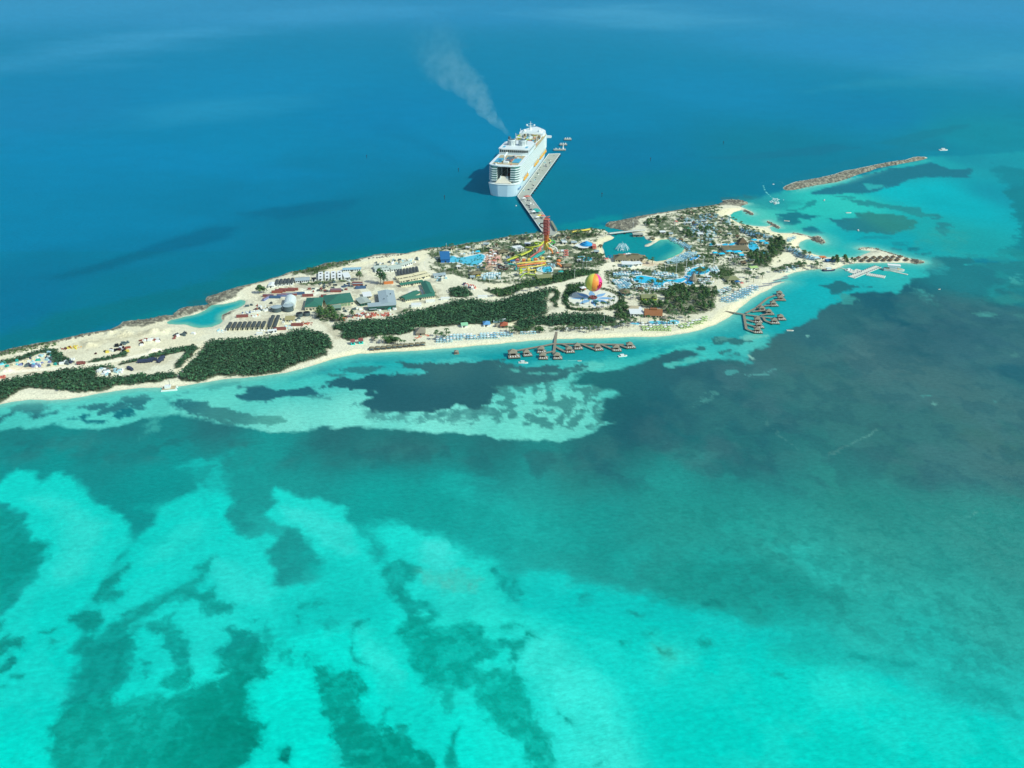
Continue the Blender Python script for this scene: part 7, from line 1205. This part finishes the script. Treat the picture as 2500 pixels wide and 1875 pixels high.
def place_many(lst, meshes, name, cat, noun):
    zn_ = {}
    for e in lst[:298]: zn_.setdefault((e[2], e[3]), []).append((e[1], e[0]))
    for y, x, k, lab, ang in lst[:298]:
        o = bpy.data.objects.new(name, meshes[k]); col.objects.link(o); o.location = (x, y, gz(x, y)); o.rotation_euler = (0, 0, ang+rnd.uniform(-.15, .15)); tag(o, '%s %s in the %s%s' % (CN_[k], noun, lab, where_in(zn_[(k, lab)], x, y)), cat, '%s %ss in the %s' % (CN_[k], noun, lab))
    if len(lst) > 298:
        mb = MB(); mk = list(meshes)
        for y, x, k, lab, ang in lst[298:]:
            me = meshes[k]; g = gz(x, y); c, s = math.cos(ang), math.sin(ang); mb.add([(x+v.co.x*c-v.co.y*s, y+v.co.x*s+v.co.y*c, g+v.co.z) for v in me.vertices], [tuple(f.vertices) for f in me.polygons], mk.index(k))
        tag(mb.build('far_'+name+'s', [meshes[k].materials[0] for k in mk]), None, None, None, 'stuff')
place_many(us, UM, 'beach_umbrella', 'umbrella', 'umbrella'); place_many(bs, BM_, 'sunbed', 'sunbed', 'sunbed')
print('counts', len(allp), len(us), len(bs))
# ---------------------------------------------------------------- lamp posts
lp = None
for i, s_ in enumerate('E290,1230 E450,1110 E400,1115 E1360,1150 E1510,1150 E1660,1140 E1890,1060 E2030,1050 E2165,1060 E1800,1080 E1300,1450 E1225,1440 E760,1290 E1240,580 E1640,560 D500,640 D640,680 D855,660 D400,700 D1650,530 D1370,680 D1180,900 D1465,980 D1540,990 D1080,1050 D1785,910 D1970,640 D1970,800 K690,320 K555,380 K780,250 K925,270 K1065,250 K120,660 K200,670 K1120,530 J1520,500 J1950,180 D1000,620 D210,900 D480,1000 E170,760 E1080,560 F220,1350 F360,1370'.split()):
    p = at(s_); zn = dict(E='around the lagoon and winding pool', D='around the slides and wave pool', K='by the pools behind the southeast beach', J='near the south beach road', F='on the headland terraces')[s_[0]]; lb = 'tall thin white lamp post '+zn; gr_ = 'tall white lamp posts '+zn
    if lp is None:
        lp = thing('lamp_post', lb, 'lamp post', p, 0, gr_); MB().cyl(0, 0, -.3, .17, 11.5, 6, .1).build('pole', white, lp); MB().box(0, 0, 11.1, 2.4, .4, .25).build('lamp_head', white, lp)
    else: dup(lp, p, rnd.uniform(0, 3), lb, gr_)
# ---------------------------------------------------------------- star platform, balloon
c = at('M830,855'); pr = 27.8; z = c.z+.25
t = thing('landing_platform', 'round cream platform painted with a blue eight pointed star', 'platform', (c.x, c.y, z)); MB().cyl(0, 0, -1.5, pr, 1.5, 64).build('paving', mat('platform_cream', '#e6e6d2', .9, .05, .2), t); MB().cyl(0, 0, -1.4, pr+.5, 1.2, 64).build('rim', tank_m, t)
sm_ = MB()
for k in range(8):
    a = k*math.pi/4+math.pi/2+.02; L1 = pr*(.93 if k % 2 == 0 else .84); w = 3.6
    def pt(r, o): return (r*math.cos(a)-o*math.sin(a), r*math.sin(a)+o*math.cos(a), .004)
    sm_.add([pt(6.5, -1.6), pt(11, -w), pt(16, -w*.85), pt(L1, 0), pt(16, w*.85), pt(11, w), pt(6.5, 1.6)], [(0, 1, 2, 3, 4, 5, 6)])
sm_.build('star_marking', mat('star_blue', '#7fb0d4', .85, .06), t); MB().cyl(0, 0, .008, 6.6, .01, 24, cap=True).build('centre_ring', mat('ring_blue', '#a9d2e0', .85), t)
bc = Vector((c.x-.2, c.y, z+18.6)); br = 9.6
b = thing('tethered_balloon', 'big round balloon striped lime, yellow, orange and pink over the star platform', 'balloon', (c.x, c.y, z))
cols = [mat('gore_lime', '#a6c45e', .45, .03), mat('gore_yellow', '#e0d85a', .45, .03), mat('gore_orange', '#f09a44', .45, .03), mat('gore_pink', '#ea4a94', .45, .03), mat('gore_red', '#e2504e', .45, .03), mat('gore_green', '#84b06a', .45, .03)]
sp_ = MB(); n, k = 48, 24; tilt = Matrix.Rotation(-.2, 3, 'X') @ Matrix.Rotation(.12, 3, 'Y')
vs = [tuple(tilt @ Vector((br*math.cos(-1.5708+math.pi*i/k)*math.cos(2*math.pi*j/n), br*math.cos(-1.5708+math.pi*i/k)*math.sin(2*math.pi*j/n), br*1.04*math.sin(-1.5708+math.pi*i/k)))) for i in range(k+1) for j in range(n)]
vs = [(x, y, zz+18.6) for x, y, zz in vs]
for i in range(k):
    for j in range(n):
        ang = (j*360/n) % 360; g = int(((ang-225+15) % 360)//45)
        sp_.add([], [], 0); sp_.f.append((i*n+j, i*n+(j+1) % n, (i+1)*n+(j+1) % n, (i+1)*n+j)); sp_.m.append([1, 2, 3, 4, 3, 0, 5, 0][g])
sp_.v = vs; sp_.build('envelope', cols, b, True)
lg_ = MB(); a0 = R(-47)
for r_, w_ in ((3.0, .45), (1.8, .4), (.7, .4)):
    P = []
    for q in range(23):
        th = q*2*math.pi/22*(.92 if r_ > 3 else .8)+r_; u, v = r_*math.cos(th)/br, r_*math.sin(th)/br-.05; P.append((br*1.04*math.cos(a0+u)*math.cos(v), br*1.04*math.sin(a0+u)*math.cos(v), 18.6+br*1.08*math.sin(v)))
    lg_.tube(P, w_, 5)
lg_.build('round_emblem', mat('emblem_red', '#c8304c', .5), b, True)
for q in range(16):
    a = q*math.pi/8; MB().tube([(br*.86*math.cos(a), br*.86*math.sin(a), 14.2), (4.2*math.cos(a), 4.2*math.sin(a), 2)], .05, 4).build('rigging_line', white, b)
g = MB(); P = [(4.2*math.cos(q*math.pi/12), 4.2*math.sin(q*math.pi/12), 1.2) for q in range(25)]; g.tube(P, .9, 6).cyl(0, 0, .1, 3.4, .7, 16); g.build('gondola', mat('gondola_red', '#7a3a38', .6, .2), b)
tag(MB().roof('pyramid', -2.4, -2.4, 2.4, 2.4, 2.8, 1.4).cyl(0, 0, -.2, .3, 3.1, 6).build('shade', mat('teal_dark', '#2c6660')), 'dark green pyramid shade near the lower edge of the star platform', 'canopy').location = G('M915,1000', 1.9)
for s_ in ('M520,1010', 'M720,1050', 'M1300,980', 'M1480,930'):
    p = at(s_); plant(palms, p.x, p.y, 'palm standing on the lower rim of the blue star platform', 'palms on the star platform', .9)
B_('ticket_booth', 'booth', 'small coral and white booth left of the balloon', 'M500,620', 'M620,600', 5, 2.6, 'hip', 1.4, pinkred, white, 1)
# ---------------------------------------------------------------- slide tower
c = at('H1180,1325'); t = thing('slide_tower', 'very tall water slide tower fading from red at the top to yellow at the foot', 'slide tower', c, -.35)
TCOL = [yellow, yellow, mat('amber', '#e0a02c'), orange, orange, mat('vermilion', '#c9553a'), red, red, red, red]
for k in range(10):
    m_ = TCOL[k]; z0 = k*4.0; full = k >= 5
    w = 6.6 if full else 5.2
    MB().box(0, 0, z0+3.6, w, w, .4).build('platform', m_, t)
    f = MB()
    for a, b_ in ((-1, -1), (1, -1), (1, 1), (-1, 1), (0, -1), (0, 1), (-1, 0), (1, 0)): f.box(a*w*.48, b_*w*.48, z0, .5, .5, 3.6)
    for s_ in (-1, 1): f.tube([(-w*.48, s_*w*.48, z0), (w*.48, s_*w*.48, z0+3.6)], .16, 4).tube([(s_*w*.48, w*.48, z0), (s_*w*.48, -w*.48, z0+3.6)], .16, 4)
    f.build('tower_frame', m_, t)
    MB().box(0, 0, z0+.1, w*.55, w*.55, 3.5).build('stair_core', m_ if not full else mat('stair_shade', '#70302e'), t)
    if full: MB().box(-w*.49-.1, 0, z0+.4, .2, w*.8, 2.6).build('cladding_panel', mat('shaded_red', '#94504e', .7, .1), t); MB().box(0, -w*.49-.1, z0+.4, w*.6, .2, 2.6).build('cladding_panel', red, t)  # left panels a darker red: shade of the unlit side put into the colour
MB().box(0, 0, 40, 7, 7, .8).box(0, 0, 40.8, 6, .4, 1.5).cyl(1, 1, 40, .3, 4, 6).build('top_railing', pinkred, t)
MB().tube([(-3*math.cos(q*.4)*1.0, 3+1.0*math.sin(q*.4), 41+2.6*abs(math.sin(q*.2))) for q in range(16)], .5, 6).build('slide_mouth', pinkred, t)
def flume(label, pts, r, m_, group='water slides of the tower', sup=True, name='water_slide'):
    P = []
    for s_, z_ in pts: g_ = G(s_, z_+2); P.append(Vector((g_.x, g_.y, g_.z)))
    Q = []
    for i in range(len(P)-1):
        a, b_, c_, d_ = P[max(i-1, 0)], P[i], P[i+1], P[min(i+2, len(P)-1)]
        for k in range(6): u = k/6; Q.append(.5*((2*b_)+(c_-a)*u+(2*a-5*b_+4*c_-d_)*u*u+(3*b_-a-3*c_+d_)*u**3))
    Q.append(P[-1]); o = Q[0].copy(); o.z = 0; t = thing(name, label, 'water slide', o, 0, group); MB().tube([q-o for q in Q], r, 8).build('tube', m_, t, True)
    if sup:
        for q in Q[3::7]:
            if q.z > 4.5: MB().cyl(q.x-o.x, q.y-o.y, .8, .16, q.z-1, 5).build('support', white, t)
flume('long yellow green slide sweeping left from the tower to the west', [('H1120,1150', 16), ('H1050,1230', 14), ('H850,1275', 11), ('H740,1275', 9), ('H880,1300', 8), ('H800,1370', 6), ('H600,1460', 3), ('H330,1560', .5)], 1.0, mat('chartreuse', '#c8cf4a', .5))
flume('olive twin of the long yellow green slide', [('H900,1290', 8), ('H800,1345', 6), ('H600,1430', 3.5), ('H330,1535', .5)], .8, mat('olive_tube', '#8c9a34', .5)); flume('teal slide lane running down left of the tower foot', [('H1150,1360', 8), ('H1020,1420', 5), ('H900,1500', 2), ('H790,1570', .3)], 1.5, teal); flume('second teal lane beside the first, slightly nearer', [('H1130,1385', 7), ('H1000,1460', 4), ('H860,1560', .5)], 1.2, teal)
flume('coral slide lane left of the teal lanes', [('H1060,1290', 10), ('H1030,1350', 8), ('H920,1430', 4), ('H810,1510', .5)], 1.2, pinkred); flume('dark maroon tube looping out left near the top of the tower', [('H1120,760', 33), ('H1060,760', 32), ('H1045,810', 30), ('H1120,860', 27), ('H1240,880', 25)], .7, maroon, sup=False); flume('dark maroon tube loop at the middle of the tower', [('H1180,930', 24), ('H1060,1010', 22), ('H1000,1060', 18), ('H1020,1110', 15), ('H1150,1100', 14), ('H1300,1050', 13), ('H1380,1060', 12)], .6, maroon)
flume('bright green tube right of the tower', [('H1240,1130', 12), ('H1330,1130', 11), ('H1370,1170', 9), ('H1300,1200', 7), ('H1250,1260', 5)], .9, green); flume('white tube sweeping right of the tower to the ground', [('H1230,1180', 11), ('H1300,1240', 8), ('H1400,1290', 4), ('H1420,1370', .5)], .7, white); flume('yellow tube curling in front of the tower foot', [('H1230,1080', 15), ('H1280,1140', 12), ('H1180,1200', 10), ('H1250,1300', 6), ('H1330,1390', 1)], .8, yellow)
flume('orange tube at the right foot of the tower', [('H1220,1290', 8), ('H1290,1320', 5), ('H1320,1410', .5)], 1.1, orange); flume('red tube dropping left of the tower foot', [('H1110,1220', 14), ('H1040,1290', 11), ('H1010,1340', 8), ('H1080,1360', 4)], .9, red); flume('lime spiral beside the left of the tower', [('H1080,1170', 14), ('H960,1160', 13), ('H930,1190', 11), ('H1010,1200', 9), ('H1060,1230', 7)], .8, lime)
# family slide complex
for k, (s_, h_, m_, lab) in enumerate((('D1455,830', 8, red, 'red post tower at the left of the orange slide complex'), ('D1540,840', 9, orange, 'orange play tower with striped top left of centre in the slide complex'), ('D1610,825', 8, yellow, 'yellow play tower in the centre of the slide complex'), ('D1700,820', 8, orange, 'orange play tower right of centre in the slide complex'), ('D1790,815', 9, yellow, 'yellow play tower at the right end of the slide complex'), ('D1500,960', 7, lime, 'lime play tower at the front left of the slide plaza'), ('D1600,950', 7, yellow, 'yellow play tower at the front of the slide plaza'), ('D1300,860', 7, tank_m, 'grey launch tower under the dark raft slide'), ('D2010,830', 7, orange, 'orange play tower alone right of the splash pool'), ('D1200,860', 5, tank_m, 'low grey tower left of the raft slide'))):
    p = at(s_); t = thing('play_tower', lab, 'play tower', p, .1*k)
    for a, b_ in ((-1.6, -1.6), (1.6, -1.6), (1.6, 1.6), (-1.6, 1.6)): MB().cyl(a, b_, -.3, .16, h_+.3, 5).build('leg', white, t)
    MB().box(0, 0, h_*.45, 3.8, 3.8, .4).box(0, 0, h_*.8, 4, 4, 1).build('platform', m_, t); MB().roof('pyramid', -2.2, -2.2, 2.2, 2.2, h_+.2, 1.6, .2).build('roof', m_, t)
for lab, pts, r, m_ in (('yellow tube along the back of the orange complex', [('D1440,800', 6), ('D1530,785', 7), ('D1650,775', 6), ('D1760,765', 6), ('D1840,760', 4)], 1.0, yellow), ('orange banded tube along the middle of the complex', [('D1450,830', 4), ('D1540,815', 5), ('D1640,800', 5), ('D1740,790', 5), ('D1830,785', 3)], 1.1, orange), ('pale yellow tube along the front of the complex', [('D1480,850', 2), ('D1600,840', 3), ('D1720,830', 3), ('D1840,800', 1)], .9, yellow),
  ('brown raft slide ring left of the complex', [('D1290,840', 6), ('D1215,820', 5), ('D1205,855', 4), ('D1290,870', 3), ('D1330,850', 2)], .8, maroon), ('teal raft slide under the brown ring', [('D1310,800', 5), ('D1380,800', 4), ('D1440,830', 3), ('D1430,880', 1)], .8, teal), ('yellow front tube hanging over the plaza', [('D1480,930', 5), ('D1540,890', 4), ('D1620,885', 4), ('D1700,880', 2), ('D1690,920', .5)], .7, yellow), ('lime front tube beside the yellow one', [('D1500,980', 4), ('D1560,930', 3), ('D1640,940', 2), ('D1700,950', .5)], .6, lime),
  ('orange boat shaped slide end right of the splash pool', [('D1990,790', 5), ('D2030,810', 3), ('D2050,840', 1)], 1.2, orange), ('pale blue tube between complex and splash pool', [('D1760,850', 4), ('D1720,880', 3), ('D1780,900', 1)], .8, paleblue), ('yellow slide on the north shore right of the pier', [('E260,590', 3), ('E340,575', 3), ('E420,565', 2.5), ('E500,550', 1)], 1.3, yellow)): flume(lab, pts, r, m_, 'small slides of the family complex')
for k, (s_, m_) in enumerate((('D1100,640', 0), ('D1150,690', 1), ('D1180,740', 0), ('D1090,720', 1), ('D1080,790', 0), ('D1140,780', 2), ('E60,900', 2), ('E100,960', 0), ('D1880,730', 1), ('E540,780', 0))):
    canopy(s_, 4.5, 4, (mat('blush_cloth', '#d8a898'), white, pinkred)[m_], 'small %s canopy in the pink paved square, number %d' % (('blush', 'white', 'coral')[m_], k+1), .2, 'small canopies of the pink square', 2.6)
# screens of planting rocks, bridge and fountain
t = thing('lagoon_bridge', 'pale low bridge closing the mouth of the heart shaped lagoon', 'bridge'); P = [G('E755,605', 3), G('E900,588', 3), G('E1080,570', 3), G('E1230,560', 3)]; mb = MB(); pk = MB()
for i, (a, b_) in enumerate(zip(P, P[1:])):
    e = b_-a; rr = math.atan2(e.y, e.x); mb.box((a.x+b_.x)/2, (a.y+b_.y)/2, 2.1+i*.01, e.length+1, 5, .9, rr); q = Vector((e.y, -e.x, 0)).normalized()*2.4; pk.box((a.x+b_.x)/2+q.x, (a.y+b_.y)/2+q.y, 3.02, e.length, .25, .9, rr)
mb.build('deck', concrete, t); pk.build('parapet', white, t)
for u in (.2, .45, .7, .9): p = P[0]+(P[3]-P[0])*u; MB().box(p.x, p.y, -2, 1.6, 4.4, 4.1).build('pier', pm, t)
B_('boat_house', 'building', 'grey brown boat house at the right end of the lagoon bridge', 'E1085,640', 'E1215,640', 8, 3.2, 'flat', .5, mat('stone_brown', '#8c7c6c', .9, .2), concrete, 3)
fc = G('E935,825', .1); t = thing('fountain', 'white fountain throwing fanned jets in the lagoon', 'fountain', fc); wj = bpy.data.materials.new('water_jet'); wj.use_nodes = True; b_ = wj.node_tree.nodes['Principled BSDF']; b_.inputs['Base Color'].default_value = (.75, .9, .9, 1); b_.inputs['Alpha'].default_value = .5; b_.inputs['Roughness'].default_value = .8
MB().cyl(0, 0, -.6, 2, .8, 12).build('basin', white, t)
for k in range(16):
    a = k*math.pi/8; h_ = 5.5+2*(k % 2); dd = 9.0-1.5*(k % 2)
    MB().tube([(dd*u*math.cos(a), dd*u*math.sin(a), .2+h_*4*u*(1-u)*1.0) for u in (0, .15, .3, .45, .6, .75, .9, 1)], .12, 4, 0, .5).build('jet', wj, t)
MB().cyl(0, 0, .2, .6, 11, 8, .15).build('centre_jet', wj, t)
# boulders on the shores
bm_ = MB()
for poly, n in (("I275,525 I400,460 I850,370 I1050,322 I1480,237 I1800,190 I1840,202 I1500,275 I1180,350 I960,430 I600,500 I310,550", 260), ("F900,615 F1050,655 F1060,685 F950,660", 40), ("F1215,770 F1250,765 F1415,855 F1380,868", 45), ("F1540,932 F1600,928 F1830,985 F1920,965 F2010,1030 F2000,1080 F1900,1050 F1780,985", 90), ("I1650,1300 I1760,1295 I1800,1325 I1680,1342", 50), ("I1085,1172 I1250,1170 I1700,1298 I1690,1306 I1250,1182 I1090,1182", 70), ("E740,455 E850,440 E1150,380 E1150,450 E1050,560 E770,525", 120), ("F640,500 F900,480 F960,520 F700,540", 60), ("B560,720 B720,650 B1000,550 B980,600 B700,760 B600,780", 90), ("B130,920 B260,830 B560,800 B560,850 B150,950", 60), ("A1280,420 A1500,355 A1780,310 A1750,360 A1350,435", 60), ("D200,600 D1000,490 D1780,380 D1780,400 D1000,510 D220,620", 120), ("C60,575 C830,430 C1600,325 C1600,345 C830,450 C80,600", 120), ("A0,700 A640,575 A1180,465 A1180,485 A640,600 A0,725", 120)):
    for x, y in scatter(poly, n): s_ = rnd.uniform(.5, 1.5); bm_.ell(x, y, gz(x, y)-.1, s_, s_*rnd.uniform(.7, 1.2), s_*.65, 5, 3, 0)
tag(bm_.build('shore_rocks', boulder), None, None, None, 'stuff')
# ---------------------------------------------------------------- small park huts and the hedge round the star platform
HUTS = dict(headland='60,760 150,830 340,800 450,750 560,950 300,980 700,980 800,1010 1100,1010 560,1130 1000,1330 880,1370 200,680 620,780'.split(), plaza='560,620 760,610 1000,560 1150,570 1380,520 1560,560 2050,520 2110,480 1900,560 640,870 820,1010 1350,700 1950,700 2050,660'.split(), lagoon='60,700 130,760 250,760 620,790 1320,690 1450,620 1570,640 1700,710 60,1000 330,1000 560,880 1150,1400 1750,1330 2080,1230'.split())
for zn, lst in HUTS.items():
    k = dict(headland='F', plaza='D', lagoon='E')[zn]; where = dict(headland='among the headland palms', plaza='between the slides and the shore', lagoon='near the lagoon and pools')[zn]
    for i, s_ in enumerate(lst):
        x, y = map(int, s_.split(',')); m_, nm = ((brownroof, 'brown'), (white, 'white'), (greyroof, 'grey'), (darkthatch, 'dark thatched'))[i % 4]
        tt, w, r = B_('park_hut', 'hut', 'small %s roofed hut %s' % (nm, where), k+'%d,%d' % (x, y), k+'%d,%d' % (x+46+i % 3*12, y-2+i % 4), 5+i % 3, 2.6, ('hip', 'flat', 'gable', 'pyramid')[i % 4], (2, .3, 1.4, 2.2)[i % 4], cream, m_, 2, True, .5, 'small %s roofed huts %s' % (nm, where))
c = at('M830,855'); hg = MB()
for q in range(190):
    a = q*2*math.pi/190
    if -2.2 < a-6.2832*(a > 3.14) < -1.0: continue
    for r_ in (30.2, 32.4, 34.6):
        if r_ > 31 and not (-.9 < a-6.2832*(a > 3.14) < 2.6): continue
        x, y = c.x+r_*math.cos(a)+rnd.uniform(-.6, .6), c.y+r_*math.sin(a)+rnd.uniform(-.6, .6); leafclump(hg, x, y, gz(x, y)+.5, 1.2, 1.2, 1.1, 7, .5, rnd, rnd.randrange(2))
tag(hg.build('round_hedge', [hedge_m, leaf]), 'low dark hedge curving around the rim of the star platform', 'hedge')
# ---------------------------------------------------------------- air
hz = bpy.data.materials.new('haze_air'); hz.use_nodes = True; nt = hz.node_tree; nt.nodes.remove(nt.nodes['Principled BSDF'])
v = nt.nodes.new('ShaderNodeVolumePrincipled'); v.inputs['Color'].default_value = (.55, .85, 1, 1); v.inputs['Density'].default_value = 1.5e-5; v.inputs['Anisotropy'].default_value = .2
nt.links.new(v.outputs[0], nt.nodes['Material Output'].inputs['Volume'])
hb_ = MB().box(0, 20000, -4, 60000, 46000, 380).build('haze', hz); hb_['kind'] = 'stuff'
